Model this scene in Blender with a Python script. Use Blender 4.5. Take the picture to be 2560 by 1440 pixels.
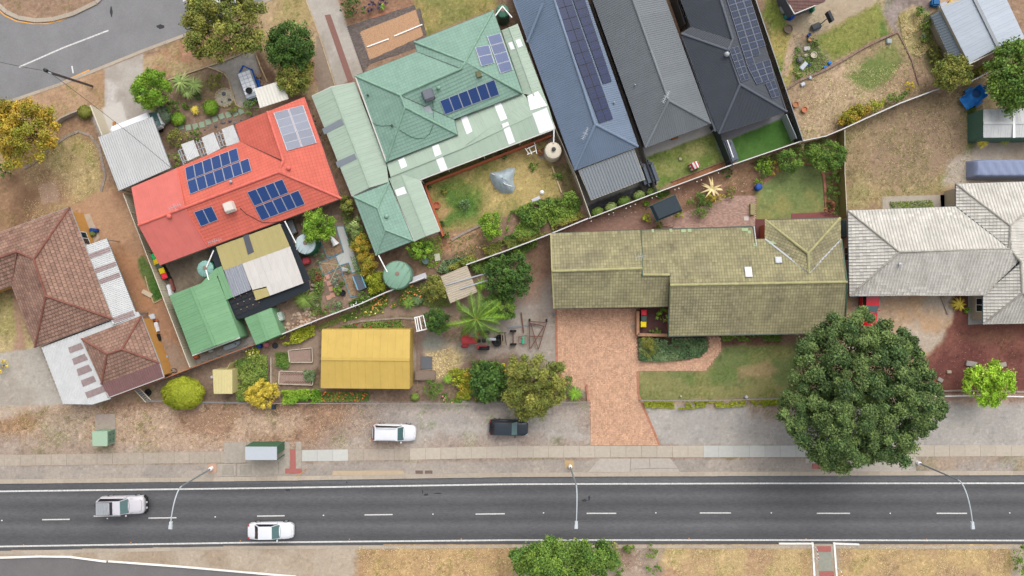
import bpy, bmesh, math, random
import numpy as np
from mathutils import Vector, Matrix
from mathutils.geometry import tessellate_polygon

random.seed(11)
RNG = np.random.default_rng(11)
S = bpy.context.scene
for o in list(bpy.data.objects):
    bpy.data.objects.remove(o)

# ------------------------------------------------------------------ camera, sky, sun, exposure
CAM_H = 76.0            # drone height in metres, looking straight down
PPM = 22.5              # photo pixels per metre on the ground
cam = bpy.data.cameras.new('camera')
cam.sensor_width = 36.0
cam.lens = 18.0 * CAM_H / (1280 / PPM)
cam.clip_start = 0.5
cam.clip_end = 2000
camo = bpy.data.objects.new('camera', cam)
S.collection.objects.link(camo)
camo.location = (0, 0, CAM_H)
S.camera = camo

SUN_EL, SUN_AZ = math.radians(52), math.radians(68)     # azimuth from +X towards +Y
world = bpy.data.worlds.new('World')
S.world = world
world.use_nodes = True
wn, wl = world.node_tree.nodes, world.node_tree.links
wn.clear()
wo = wn.new('ShaderNodeOutputWorld'); wb = wn.new('ShaderNodeBackground')
hs = wn.new('ShaderNodeHueSaturation'); sk = wn.new('ShaderNodeTexSky')
sk.sky_type = 'NISHITA'; sk.sun_disc = False
sk.sun_elevation = SUN_EL; sk.sun_rotation = math.pi / 2 - SUN_AZ
sk.air_density = 1.0; sk.dust_density = 4.0; sk.ozone_density = 1.0
hs.inputs['Saturation'].default_value = 0.22        # cloud cover: nearly white light
wb.inputs['Strength'].default_value = 0.15
wl.new(sk.outputs[0], hs.inputs['Color']); wl.new(hs.outputs[0], wb.inputs[0]); wl.new(wb.outputs[0], wo.inputs[0])
sun = bpy.data.lights.new('sun', 'SUN'); sun.energy = 0.8; sun.angle = math.radians(60); sun.color = (1, .96, .9)
suno = bpy.data.objects.new('sun', sun); S.collection.objects.link(suno)
sd = Vector((math.cos(SUN_EL) * math.cos(SUN_AZ), math.cos(SUN_EL) * math.sin(SUN_AZ), math.sin(SUN_EL)))
suno.rotation_euler = sd.to_track_quat('Z', 'Y').to_euler()
suno.location = sd * 60
S.view_settings.view_transform = 'Standard'
S.view_settings.look = 'None'
S.view_settings.exposure = 0.68
S.view_settings.gamma = 1.0
S.view_settings.use_curve_mapping = False
S.render.engine = 'CYCLES'

# ------------------------------------------------------------------ helpers
def G(px, py, z=0.0):
    """photo pixel + height -> point in the world"""
    k = (1 - z / CAM_H) / PPM
    return Vector(((px - 1280) * k, (720 - py) * k, z))

KCOL = 0.60
def lin(c, k=KCOL):
    r = []
    for v in c[:3]:
        v = v / 255.0
        r.append(min(.9, (v / 12.92 if v <= .04045 else ((v + .055) / 1.055) ** 2.4) * k))
    return tuple(r)

MATS = {}
def mat(name, col, rough=.65, metal=0.0, var=.10, scale=2.5, bump=0.0, tint=False, col2=None, orand=0.0,
        k=KCOL, fine=0.0, fscale=40.0, stretch=None, attr=False, spec=.3, coat=0.0, alpha=None):
    if name in MATS: return MATS[name]
    m = bpy.data.materials.new(name); m.use_nodes = True
    nt = m.node_tree; N, L = nt.nodes, nt.links
    p = N['Principled BSDF']
    p.inputs['Roughness'].default_value = rough; p.inputs['Metallic'].default_value = metal
    p.inputs['Specular IOR Level'].default_value = spec
    p.inputs['Coat Weight'].default_value = coat
    c = lin(col, k)
    tc = N.new('ShaderNodeTexCoord'); src = tc.outputs['Object']
    if stretch:
        mp = N.new('ShaderNodeMapping'); mp.inputs['Scale'].default_value = stretch[:3]
        if len(stretch) > 3: mp.inputs['Rotation'].default_value = (0, 0, math.radians(stretch[3]))
        L.new(src, mp.inputs[0]); src = mp.outputs[0]
    def mul(a, b_socket=None, b_val=None):
        x = N.new('ShaderNodeMix'); x.data_type = 'RGBA'; x.blend_type = 'MULTIPLY'; x.inputs[0].default_value = 1
        L.new(a, x.inputs[6])
        if b_socket is not None: L.new(b_socket, x.inputs[7])
        return x.outputs[2]
    if attr:
        a = N.new('ShaderNodeAttribute'); a.attribute_name = 'Col'; out = a.outputs['Color']
        spk = a.outputs['Alpha']
    else:
        rgb = N.new('ShaderNodeRGB'); rgb.outputs[0].default_value = (*c, 1); out = rgb.outputs[0]; spk = None
        if col2 is not None:
            x = N.new('ShaderNodeMix'); x.data_type = 'RGBA'
            if tint:
                a2 = N.new('ShaderNodeAttribute'); a2.attribute_name = 'hue'; L.new(a2.outputs['Fac'], x.inputs[0])
            else:
                n2 = N.new('ShaderNodeTexNoise'); n2.inputs['Scale'].default_value = scale * .45; n2.inputs['Detail'].default_value = 5
                r2 = N.new('ShaderNodeMapRange'); r2.inputs[1].default_value = .4; r2.inputs[2].default_value = .62
                L.new(src, n2.inputs[0]); L.new(n2.outputs['Fac'], r2.inputs[0]); L.new(r2.outputs[0], x.inputs[0])
            x.inputs[6].default_value = (*c, 1); x.inputs[7].default_value = (*lin(col2, k), 1); out = x.outputs[2]
    def noisemul(out, sc, amt, det=4, amt_sock=None):
        n = N.new('ShaderNodeTexNoise'); n.inputs['Scale'].default_value = sc; n.inputs['Detail'].default_value = det
        n.inputs['Roughness'].default_value = .65
        L.new(src, n.inputs[0])
        r = N.new('ShaderNodeMapRange'); r.inputs[1].default_value = .25; r.inputs[2].default_value = .75
        r.inputs[3].default_value = -1; r.inputs[4].default_value = 1
        L.new(n.outputs['Fac'], r.inputs[0])
        q = N.new('ShaderNodeMath'); q.operation = 'MULTIPLY_ADD'; q.inputs[1].default_value = amt; q.inputs[2].default_value = 1
        L.new(r.outputs[0], q.inputs[0])
        if amt_sock is not None:
            q2 = N.new('ShaderNodeMath'); q2.operation = 'MULTIPLY'; q2.inputs[1].default_value = amt
            L.new(amt_sock, q2.inputs[0]); L.new(q2.outputs[0], q.inputs[1])
        cb = N.new('ShaderNodeCombineColor')
        for i in range(3): L.new(q.outputs[0], cb.inputs[i])
        return mul(out, cb.outputs[0]), n
    nn = None
    if attr:
        out, _ = noisemul(out, .6, .18, 6, spk)
        out, _ = noisemul(out, 3.3, .42, 6, spk)
        out, nn = noisemul(out, 14.0, .55, 4, spk)
    else:
        if var: out, nn = noisemul(out, scale, var)
        if fine: out, nn = noisemul(out, fscale, fine, 3)
    if tint:
        a = N.new('ShaderNodeAttribute'); a.attribute_name = 'tint'
        cb = N.new('ShaderNodeCombineColor')
        for i in range(3): L.new(a.outputs['Fac'], cb.inputs[i])
        out = mul(out, cb.outputs[0])
    if orand:
        oi = N.new('ShaderNodeObjectInfo'); r = N.new('ShaderNodeMapRange')
        r.inputs[3].default_value = 1 - orand; r.inputs[4].default_value = 1 + orand
        L.new(oi.outputs['Random'], r.inputs[0]); cb = N.new('ShaderNodeCombineColor')
        for i in range(3): L.new(r.outputs[0], cb.inputs[i])
        out = mul(out, cb.outputs[0])
    L.new(out, p.inputs['Base Color'])
    if bump and nn:
        b = N.new('ShaderNodeBump'); b.inputs['Strength'].default_value = min(1, bump); b.inputs['Distance'].default_value = .03
        L.new(nn.outputs['Fac'], b.inputs['Height']); L.new(b.outputs[0], p.inputs['Normal'])
    if alpha is not None: p.inputs['Alpha'].default_value = alpha
    MATS[name] = m
    return m

ORG = {}
def tag(o, label=None, cat=None, group=None, kind=None):
    if label: o['label'] = label
    if cat: o['category'] = cat
    if group: o['group'] = group
    if kind: o['kind'] = kind
    return o
def thing(name, label, cat, loc=(0, 0, 0), group=None):
    o = bpy.data.objects.new(name, None); S.collection.objects.link(o)
    o.empty_display_size = .3; o.location = loc; ORG[o.name] = Vector(loc)
    return tag(o, label, cat, group)
def link_mesh(name, me, parent=None, loc=None):
    o = bpy.data.objects.new(name, me); S.collection.objects.link(o)
    if parent is not None:
        o.parent = parent; ORG[o.name] = ORG[parent.name]
    else:
        o.location = loc if loc is not None else (0, 0, 0); ORG[o.name] = Vector(o.location)
    return o
def copy_tree(o, parent=None):
    c = o.copy(); S.collection.objects.link(c)
    if parent is not None: c.parent = parent
    ORG[c.name] = ORG.get(o.name, Vector())
    for ch in list(o.children): copy_tree(ch, c)
    return c
def place(o, px, py, z=0.0, ang=0.0, hz=0.0):
    """put a thing built about the origin: pixel seen at height hz, standing on z"""
    p = G(px, py, z + hz); o.location = (p.x, p.y, z); o.rotation_euler = (0, 0, math.radians(ang)); return o

class MB:
    def __init__(s): s.v = []; s.f = []; s.m = []; s.t = []; s.smooth = False
    def face(s, pts, mi=0, t=1.0):
        i = len(s.v); s.v.extend([tuple(p) for p in pts]); s.f.append(tuple(range(i, i + len(pts)))); s.m.append(mi); s.t.append(t)
    def mesh(s, vs, fs, mi=0, t=1.0):
        i = len(s.v); s.v.extend([tuple(p) for p in vs])
        for f in fs: s.f.append(tuple(i + a for a in f)); s.m.append(mi); s.t.append(t)
    def box(s, c, size, ang=0.0, mi=0, t=1.0, tilt=0.0, M=None, taper=1.0):
        hx, hy, hz = size[0] / 2, size[1] / 2, size[2] / 2
        R = M if M is not None else Matrix.Rotation(math.radians(ang), 3, 'Z') @ Matrix.Rotation(math.radians(tilt), 3, 'Y')
        c = Vector(c); vs = []
        for z in (-1, 1):
            k = taper if z > 0 else 1
            for x, y in ((-1, -1), (1, -1), (1, 1), (-1, 1)): vs.append(c + R @ Vector((x * hx * k, y * hy * k, z * hz)))
        s.mesh(vs, [(3, 2, 1, 0), (4, 5, 6, 7), (0, 1, 5, 4), (1, 2, 6, 5), (2, 3, 7, 6), (3, 0, 4, 7)], mi, t)
    def bar(s, a, b, w, h=None, mi=0, t=1.0):
        a, b = Vector(a), Vector(b); d = b - a; l = d.length
        if l < 1e-5: return
        h = h or w; x = d / l; up = Vector((0, 0, 1)) if abs(x.z) < .95 else Vector((1, 0, 0))
        y = up.cross(x).normalized(); z = x.cross(y)
        s.box((a + b) / 2, (l, w, h), M=Matrix((x, y, z)).transposed(), mi=mi, t=t)
    def tube(s, path, r, n=8, mi=0, r2=None, cap=True):
        P = [Vector(p) for p in path]; rings = []
        for i, p in enumerate(P):
            d = (P[min(i + 1, len(P) - 1)] - P[max(i - 1, 0)]).normalized()
            up = Vector((0, 0, 1)) if abs(d.z) < .95 else Vector((1, 0, 0))
            y = up.cross(d).normalized(); z = d.cross(y)
            rr = r if r2 is None else r + (r2 - r) * i / (len(P) - 1)
            rings.append([p + (y * math.cos(2 * math.pi * k / n) + z * math.sin(2 * math.pi * k / n)) * rr for k in range(n)])
        vs = [q for ring in rings for q in ring]; fs = []
        for i in range(len(P) - 1):
            for k in range(n): fs.append((i * n + k, i * n + (k + 1) % n, (i + 1) * n + (k + 1) % n, (i + 1) * n + k))
        if cap: fs.append(tuple(range(n))[::-1]); fs.append(tuple((len(P) - 1) * n + k for k in range(n)))
        s.mesh(vs, fs, mi)
    def lathe(s, c, prof, n=24, mi=0, a0=0, sx=1.0, sy=1.0):
        c = Vector(c); vs = []; fs = []
        for r, z in prof:
            for k in range(n):
                a = 2 * math.pi * k / n + a0; vs.append(c + Vector((r * sx * math.cos(a), r * sy * math.sin(a), z)))
        m = len(prof)
        for i in range(m - 1):
            for k in range(n): fs.append((i * n + k, i * n + (k + 1) % n, (i + 1) * n + (k + 1) % n, (i + 1) * n + k))
        fs.append(tuple(range(n))[::-1]); fs.append(tuple((m - 1) * n + k for k in range(n)))
        s.mesh(vs, fs, mi)
    def prism(s, poly, z0, z1, mi=0, t=1.0):
        """poly: world xy points"""
        P = [Vector((p[0], p[1])) for p in poly]
        if sum(P[i].x * P[(i + 1) % len(P)].y - P[(i + 1) % len(P)].x * P[i].y for i in range(len(P))) < 0: P.reverse()
        n = len(P); vs = [(p.x, p.y, z1) for p in P] + [(p.x, p.y, z0) for p in P]
        tri = tessellate_polygon([[Vector((p.x, p.y, 0)) for p in P]])
        fs = []
        for a, b, c in tri:
            if (P[b] - P[a]).cross(P[c] - P[a]) < 0: a, c = c, a
            fs.append((a, b, c))
        for i in range(n): fs.append((i, i + n, (i + 1) % n + n, (i + 1) % n))
        s.mesh(vs, fs, mi, t)
    def build(s, name, mats, parent=None, smooth=False, loc=None):
        if not isinstance(mats, (list, tuple)): mats = [mats]
        me = bpy.data.meshes.new(name)
        if parent is not None: off = ORG[parent.name]
        else:
            if loc is None:
                a = np.array(s.v); loc = ((a[:, 0].min() + a[:, 0].max()) / 2, (a[:, 1].min() + a[:, 1].max()) / 2, a[:, 2].min())
            off = Vector(loc)
        a = np.array(s.v, dtype=np.float64) - np.array(off[:])
        me.from_pydata(a.tolist(), [], s.f)
        for m in mats: me.materials.append(m)
        if len(mats) > 1: me.polygons.foreach_set('material_index', s.m)
        me.attributes.new('tint', 'FLOAT', 'FACE').data.foreach_set('value', s.t)
        if smooth: me.polygons.foreach_set('use_smooth', [True] * len(me.polygons))
        me.update()
        return link_mesh(name, me, parent, loc)

def struct(o): o['kind'] = 'structure'; return o
def pxy(poly, z=0): return [G(x, y, z).xy for x, y in poly]
def sheet(name, poly, col, z=.02, z0=-.05, mname=None, **kw):
    b = MB(); b.prism(pxy(poly), z0, z)
    return struct(b.build(name, mat(mname or name + '_%d_%d_%d' % tuple(col), col, **kw)))
def inpoly(x, y, P):
    r = False; n = len(P)
    for i in range(n):
        x1, y1 = P[i][0], P[i][1]; x2, y2 = P[i - 1][0], P[i - 1][1]
        if (y1 > y) != (y2 > y) and x < (x2 - x1) * (y - y1) / (y2 - y1) + x1: r = not r
    return r
def inset(P, d):
    """offset a simple polygon inwards (counter-clockwise result)"""
    P = [Vector((p[0], p[1])) for p in P]
    if sum(P[i].x * P[(i + 1) % len(P)].y - P[(i + 1) % len(P)].x * P[i].y for i in range(len(P))) < 0: P.reverse()
    n = len(P); out = []
    for i in range(n):
        a, b, c = P[i - 1], P[i], P[(i + 1) % n]
        d1 = (b - a).normalized(); d2 = (c - b).normalized()
        n1 = Vector((-d1.y, d1.x)); n2 = Vector((-d2.y, d2.x))
        den = 1 + n1.dot(n2)
        out.append(b + (n1 + n2) * (d / max(den, .35)))
    return out
def clip(poly, tri):
    """Sutherland-Hodgman: poly of (x,y) clipped by ccw triangle"""
    out = poly
    for i in range(3):
        ax, ay = tri[i]; bx, by = tri[(i + 1) % 3]; ex, ey = bx - ax, by - ay
        inp = out; out = []
        if not inp: return out
        pv = inp[-1]; pd = ex * (pv[1] - ay) - ey * (pv[0] - ax)
        for q in inp:
            qd = ex * (q[1] - ay) - ey * (q[0] - ax)
            if qd >= 0:
                if pd < 0: t = pd / (pd - qd); out.append((pv[0] + (q[0] - pv[0]) * t, pv[1] + (q[1] - pv[1]) * t))
                out.append(q)
            elif pd >= 0:
                t = pd / (pd - qd); out.append((pv[0] + (q[0] - pv[0]) * t, pv[1] + (q[1] - pv[1]) * t))
            pv, pd = q, qd
    return out

class Plane:
    """a roof plane through three or more pixel points with heights"""
    def __init__(s, pts, flat_dir=None):
        s.P = [G(*p) for p in pts]; n = Vector()
        for i in range(len(s.P)):
            a, b = s.P[i], s.P[(i + 1) % len(s.P)]
            n += Vector(((a.y - b.y) * (a.z + b.z), (a.z - b.z) * (a.x + b.x), (a.x - b.x) * (a.y + b.y)))
        n.normalize()
        if n.z < 0: n = -n
        s.n = n; s.o = sum(s.P, Vector()) / len(s.P)
        u = Vector((0, 0, 1)) - n * n.z
        if flat_dir is not None:
            a = math.radians(flat_dir); u = Vector((math.cos(a), math.sin(a), 0)); u = u - n * u.dot(n)
        if u.length < 1e-4: e = s.P[1] - s.P[0]; u = n.cross(e)
        s.u = u.normalized(); s.h = s.u.cross(n).normalized()
        s.Q = [((p - s.o).dot(s.h), (p - s.o).dot(s.u)) for p in s.P]
        s.tris = []
        for t in tessellate_polygon([[Vector((q[0], q[1], 0)) for q in s.Q]]):
            a, b, c = [s.Q[i] for i in t]
            cr = (b[0] - a[0]) * (c[1] - a[1]) - (b[1] - a[1]) * (c[0] - a[0])
            if abs(cr) < 1e-6: continue
            s.tris.append((a, b, c) if cr > 0 else (a, c, b))
    def W(s, a, b, d=0.0): return s.o + s.h * a + s.u * b + s.n * d
    def at(s, px, py, d=0.0):
        c = Vector((0, 0, CAM_H)); r = G(px, py) - c
        t = (s.o + s.n * d - c).dot(s.n) / r.dot(s.n); return c + r * t

def plane_cells(pl, b, cells, hb):
    """cells: list of (a0,a1,b0,b1,h00,h10,h01,h11,tint): clipped quads with heights above the plane"""
    for tri in pl.tris:
        ax0 = min(q[0] for q in tri); ax1 = max(q[0] for q in tri); by0 = min(q[1] for q in tri); by1 = max(q[1] for q in tri)
        for (a0, a1, b0, b1, h00, h10, h01, h11, t) in cells:
            if a1 <= ax0 or a0 >= ax1 or b1 <= by0 or b0 >= by1: continue
            c = clip([(a0, b0), (a1, b0), (a1, b1), (a0, b1)], tri)
            if len(c) < 3: continue
            def H(q):
                x = (q[0] - a0) / (a1 - a0); y = (q[1] - b0) / (b1 - b0)
                return (h00 * (1 - x) + h10 * x) * (1 - y) + (h01 * (1 - x) + h11 * x) * y
            b.face([pl.W(q[0], q[1], H(q)) for q in c], 0, t)
            if hb:
                for i in range(len(c)):
                    p, q = c[i], c[(i + 1) % len(c)]
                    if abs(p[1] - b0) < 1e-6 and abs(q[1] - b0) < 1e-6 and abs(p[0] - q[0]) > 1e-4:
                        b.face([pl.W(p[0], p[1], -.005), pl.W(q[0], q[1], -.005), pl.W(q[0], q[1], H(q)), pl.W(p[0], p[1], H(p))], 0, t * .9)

TILE_ME = {}
def tiles(parent, pl, m, ch=.32, tw=.30, t0=.05, t1=.008, stagger=.5, vary=.16, roll=0.0, single=0, edge=1.0, gap=.012):
    """a tiled roof plane; 'single' whole tiles become objects of their own"""
    A = [q[0] for q in pl.Q]; B = [q[1] for q in pl.Q]; b = MB(); cells = []; singles = []
    j0, j1 = int(math.floor(min(B) / ch)), int(math.ceil(max(B) / ch)); by = min(B)
    rj = random.Random(len(A) * 7 + int(min(A) * 10))
    for j in range(0, j1 - j0 + 1):
        b0 = by + j * ch; off = (j % 2) * tw * stagger
        i0 = int((min(A) - off) / tw) - 1; i1 = int((max(A) - off) / tw) + 1
        for i in range(i0, i1 + 1):
            a0 = i * tw + off
            if a0 > max(A) or a0 + tw < min(A): continue
            t = 1 + rj.uniform(-vary, vary)
            if rj.random() < .06: t *= 1 - vary
            g = gap
            if single and len(singles) < single:
                cs = [(a0, b0), (a0 + tw, b0), (a0 + tw, b0 + ch), (a0, b0 + ch)]
                if all(inpoly(x, y, pl.Q) for x, y in cs): singles.append((a0, b0, t)); continue
            if roll:
                sg = [(0, .5, 0, 0), (.5, .72, 0, roll), (.72, .94, roll, 0)]
                for f0, f1, h0, h1 in sg:
                    cells.append((a0 + f0 * tw, a0 + f1 * tw, b0, b0 + ch, t0 + h0, t0 + h1, t1 + h0, t1 + h1, t))
            else:
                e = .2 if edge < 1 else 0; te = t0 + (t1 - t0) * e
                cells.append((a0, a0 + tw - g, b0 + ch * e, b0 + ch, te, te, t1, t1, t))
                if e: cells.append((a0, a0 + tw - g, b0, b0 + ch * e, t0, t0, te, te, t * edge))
    if cells: plane_cells(pl, b, cells, True)
    # the battens and sarking below the tiles
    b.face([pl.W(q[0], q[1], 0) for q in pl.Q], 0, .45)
    o = b.build('roof_tiles', m, parent); o['kind'] = 'stuff'
    if singles:
        key = (m.name, ch, tw, roll, t0)
        if key not in TILE_ME:
            k = MB()
            if roll:
                xs = [0, .5, .72, .94]; hh = [0, 0, roll, 0]
            else: xs = [0, (tw - gap) / tw]; hh = [0, 0]
            for q in range(len(xs) - 1):
                x0, x1 = xs[q] * tw, xs[q + 1] * tw
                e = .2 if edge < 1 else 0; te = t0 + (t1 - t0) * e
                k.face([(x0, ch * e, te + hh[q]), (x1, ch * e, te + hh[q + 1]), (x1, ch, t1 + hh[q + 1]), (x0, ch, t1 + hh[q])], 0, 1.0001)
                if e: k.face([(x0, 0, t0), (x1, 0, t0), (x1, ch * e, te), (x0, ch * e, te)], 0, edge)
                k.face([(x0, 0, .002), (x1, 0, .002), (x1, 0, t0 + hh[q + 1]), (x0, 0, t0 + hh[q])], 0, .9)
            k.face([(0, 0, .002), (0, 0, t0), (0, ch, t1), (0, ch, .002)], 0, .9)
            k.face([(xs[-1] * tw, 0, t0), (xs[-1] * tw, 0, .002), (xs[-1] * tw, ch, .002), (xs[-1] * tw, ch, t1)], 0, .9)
            me = bpy.data.meshes.new('roof_tile'); me.from_pydata(k.v, [], k.f)
            me.attributes.new('tint', 'FLOAT', 'FACE').data.foreach_set('value', k.t)
            me.materials.append(MATS[m.name + '_single'])
            TILE_ME[key] = me
        org = ORG[parent.name]
        R = Matrix((pl.h, pl.u, pl.n)).transposed().to_4x4()
        for a0, b0, t in singles:
            q = bpy.data.objects.new('roof_tile', TILE_ME[key]); S.collection.objects.link(q); q.parent = parent
            q.matrix_local = Matrix.Translation(pl.W(a0, b0, 0) - org) @ R
    return o

def sheets(parent, pl, m, w=.76, period=None, prof=None, each=True, name='roof_sheet', lift=0.0, vary=.03, stuffname=None):
    """metal sheeting laid up the slope; prof = [(offset, height)] across one sheet"""
    A = [q[0] for q in pl.Q]; B = [q[1] for q in pl.Q]
    if prof is None:
        prof = [(0, .035), (.03, .035), (.05, .004), (w - .02, .004), (w, .035)]
    i0 = int(math.floor(min(A) / w)); i1 = int(math.ceil(max(A) / w)); allb = MB()
    for i in range(i0, i1 + 1):
        b = MB() if each else allb; t = 1 + random.uniform(-vary, vary); cells = []
        for k in range(len(prof) - 1):
            x0, h0 = prof[k]; x1, h1 = prof[k + 1]; x1 = max(x1, x0 + .004)
            cells.append((i * w + x0, i * w + x1, min(B) - .01, max(B) + .01, h0 + lift, h1 + lift, h0 + lift, h1 + lift, t))
        plane_cells(pl, b, cells, False)
        if each and b.f:
            b.t[0] += .0001; b.build(name, m, parent)
    if not each and allb.f:
        allb.t[0] += .0001; allb.build(name, m, parent)
def corr(w, n, amp):
    return [(w * i / (n * 4), amp * (.5 - .5 * math.cos(i * math.pi / 2))) for i in range(n * 4 + 1)]

def caps(parent, a, b, m, w=.26, h=.09, step=.42, name='ridge_cap'):
    """overlapping ridge or hip caps along a line"""
    a, b = Vector(a), Vector(b); d = b - a; L = d.length; x = d / L
    y = Vector((0, 0, 1)).cross(x).normalized(); z = x.cross(y); k = MB(); n = max(1, int(round(L / step)))
    for i in range(n):
        p, q = a + x * (L * i / n), a + x * (L * (i + 1) / n + .03)
        pr = [(-w / 2, -h * .5), (-w * .3, h * .45), (0, h * .8), (w * .3, h * .45), (w / 2, -h * .5)]
        t = random.uniform(.9, 1.1); g = .02
        r0 = [p + y * (u * 1.0) + z * (v + .03 + g) for u, v in pr]; r1 = [q + y * (u * .92) + z * (v + .03) for u, v in pr]
        k.mesh(r0 + r1, [(j, j + 1, j + 6, j + 5) for j in range(4)] + [(4, 3, 2, 1, 0)], 0, t)
    return k.build(name, m, parent)
def ridge(parent, p, q, m, off=.05, **kw):
    a, b = G(*p), G(*q); a.z += off; b.z += off; return caps(parent, a, b, m, **kw)

def gutter(parent, P, z, m, w=.11, h=.1, name='gutter'):
    n = len(P)
    for i in range(n):
        a, b = Vector((P[i][0], P[i][1], z - h * .6)), Vector((P[(i + 1) % n][0], P[(i + 1) % n][1], z - h * .6))
        if (b - a).length < .3: continue
        k = MB(); k.bar(a, b, w, h); k.build(name, m, parent)
def walls(parent, P, z1, m, ins=.45, windows=True, name='wall'):
    Q = inset(P, ins); n = len(Q)
    for i in range(n):
        a, b = Q[i], Q[(i + 1) % n]
        if (b - a).length < .4: continue
        k = MB(); d = (b - a).normalized()
        A, Bv = Vector((a.x, a.y, z1 / 2)), Vector((b.x, b.y, z1 / 2))
        k.bar(A + Vector((d.x, d.y, 0)) * .003, Bv - Vector((d.x, d.y, 0)) * .003, .12, z1); w = k.build(name, m, parent)
        L = (b - a).length
        if windows and L > 3:
            nw = max(1, int(L / 4.2)); nrm = Vector((d.y, -d.x))
            for j in range(nw):
                c = a + d * (L * (j + .5) / nw) + nrm * .07
                f = MB(); Mx = Matrix(((d.x, nrm.x, 0), (d.y, nrm.y, 0), (0, 0, 1)))
                for dx, dz, sx, sz in ((0, .55, 1.5, .06), (0, -.55, 1.5, .06), (-.72, 0, .06, 1.04), (.72, 0, .06, 1.04), (0, 0, .05, 1.04)):
                    f.box(Vector((c.x, c.y, 1.5)) + Mx @ Vector((dx, 0, dz)), (sx, .05, sz), M=Mx)
                wo_ = f.build('window', M_('white_paint'), w)
                g = MB(); g.box(Vector((c.x, c.y, 1.5)), (1.38, .02, 1.04), M=Mx); g.build('pane', M_('glass'), w)
def M_(n): return MATS[n]

def cen(poly, z=0):
    w = [G(x, y, z) for x, y in poly]; c = sum(w, Vector()) / len(w); c.z = 0; return c

def solar(parent, pl, quad, nc, nr, skip=(), frame='solar_frame', cell='solar_cell', cx=6, cy=10, d=.12):
    c = [pl.at(x, y, d) for x, y in quad]
    def bil(u, v): return (c[0] * (1 - u) + c[1] * u) * (1 - v) + (c[3] * (1 - u) + c[2] * u) * v
    for i in range(nc):
        for j in range(nr):
            if (i, j) in skip: continue
            k = MB(); e = .012
            u0, u1, v0, v1 = (i + e * 1.2) / nc, (i + 1 - e * 1.2) / nc, (j + e) / nr, (j + 1 - e) / nr
            top = [bil(u0, v0), bil(u1, v0), bil(u1, v1), bil(u0, v1)]
            lo = [p - pl.n * .045 for p in top]
            k.mesh([*lo, *top], [(4, 5, 6, 7), (0, 1, 5, 4), (1, 2, 6, 5), (2, 3, 7, 6), (3, 0, 4, 7), (3, 2, 1, 0)], 0)
            b = MB(); t = random.uniform(.88, 1.12)
            mu, mv = (u1 - u0) * .035, (v1 - v0) * .025
            fu, fv = (u1 - u0 - 2 * mu) / cx, (v1 - v0 - 2 * mv) / cy
            b.face([bil(u0 + mu, v0 + mv) + pl.n * .0015, bil(u1 - mu, v0 + mv) + pl.n * .0015, bil(u1 - mu, v1 - mv) + pl.n * .0015, bil(u0 + mu, v1 - mv) + pl.n * .0015], 2)
            for a in range(cx):
                for q in range(cy):
                    x0 = u0 + mu + a * fu; y0 = v0 + mv + q * fv
                    p = [bil(x0 + fu * .04, y0 + fv * .04), bil(x0 + fu * .96, y0 + fv * .04), bil(x0 + fu * .96, y0 + fv * .96), bil(x0 + fu * .04, y0 + fv * .96)]
                    b.face([z + pl.n * .003 for z in p], 1, t)
            k.v.extend(b.v); base = 8
            for f in b.f: k.f.append(tuple(x + base for x in f))
            k.m += b.m; k.t += b.t
            k.build('solar_panel', [M_(frame), M_(cell), M_('cell_gap_dark' if 'navy' in cell else 'cell_gap')], parent)

# ------------------------------------------------------------------ materials
mat('white_paint', (238, 238, 235), .5, var=.04, k=.85)
mat('glass', (45, 55, 60), .08, var=0, spec=.6, k=.5)
mat('dark_metal', (52, 54, 58), .5, var=.08)
mat('grey_metal', (150, 155, 160), .4, .3, var=.06)
mat('galv', (195, 200, 205), .45, .2, var=.08)
mat('cream_paint', (232, 222, 196), .55, var=.05)
mat('concrete', (198, 188, 175), .9, var=.10, fine=.08, tint=True)
mat('black_rubber', (34, 34, 36), .8, var=.1)
mat('rust', (128, 84, 68), .85, var=.25, scale=8)
mat('timber', (178, 150, 120), .8, var=.2, scale=5, tint=True)
mat('orange_wall', (226, 168, 92), .8, var=.08)
mat('brick_wall', (190, 108, 78), .85, var=.15, scale=9)
mat('grey_wall', (178, 174, 170), .8, var=.06)
mat('cream_wall', (205, 190, 165), .8, var=.08)
mat('solar_frame', (205, 208, 215), .4, .2, var=0)
mat('solar_cell', (30, 68, 130), .18, var=.10, scale=.7, tint=True, spec=.5)
mat('cell_gap', (70, 96, 148), .3, var=0)
mat('cell_gap_dark', (56, 70, 112), .3, var=0)
mat('solar_cell_reflection_tint', (146, 150, 165), .2, var=.05, tint=True)  # grey reflection on the panels, painted into the cell colour
mat('solar_cell_black', (44, 50, 64), .2, var=.12, tint=True, spec=.4)
mat('solar_cell_navy', (28, 42, 84), .2, var=.12, tint=True, spec=.4)
mat('blue_plastic', (28, 92, 180), .45, var=.05)
mat('red_paint', (205, 30, 45), .3, var=.04, coat=.4, spec=.5)
mat('pink_red', (225, 70, 85), .4, var=.1)
mat('terracotta', (200, 120, 85), .8, var=.1)
mat('bark', (120, 100, 82), .9, var=.25, scale=8)

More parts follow.
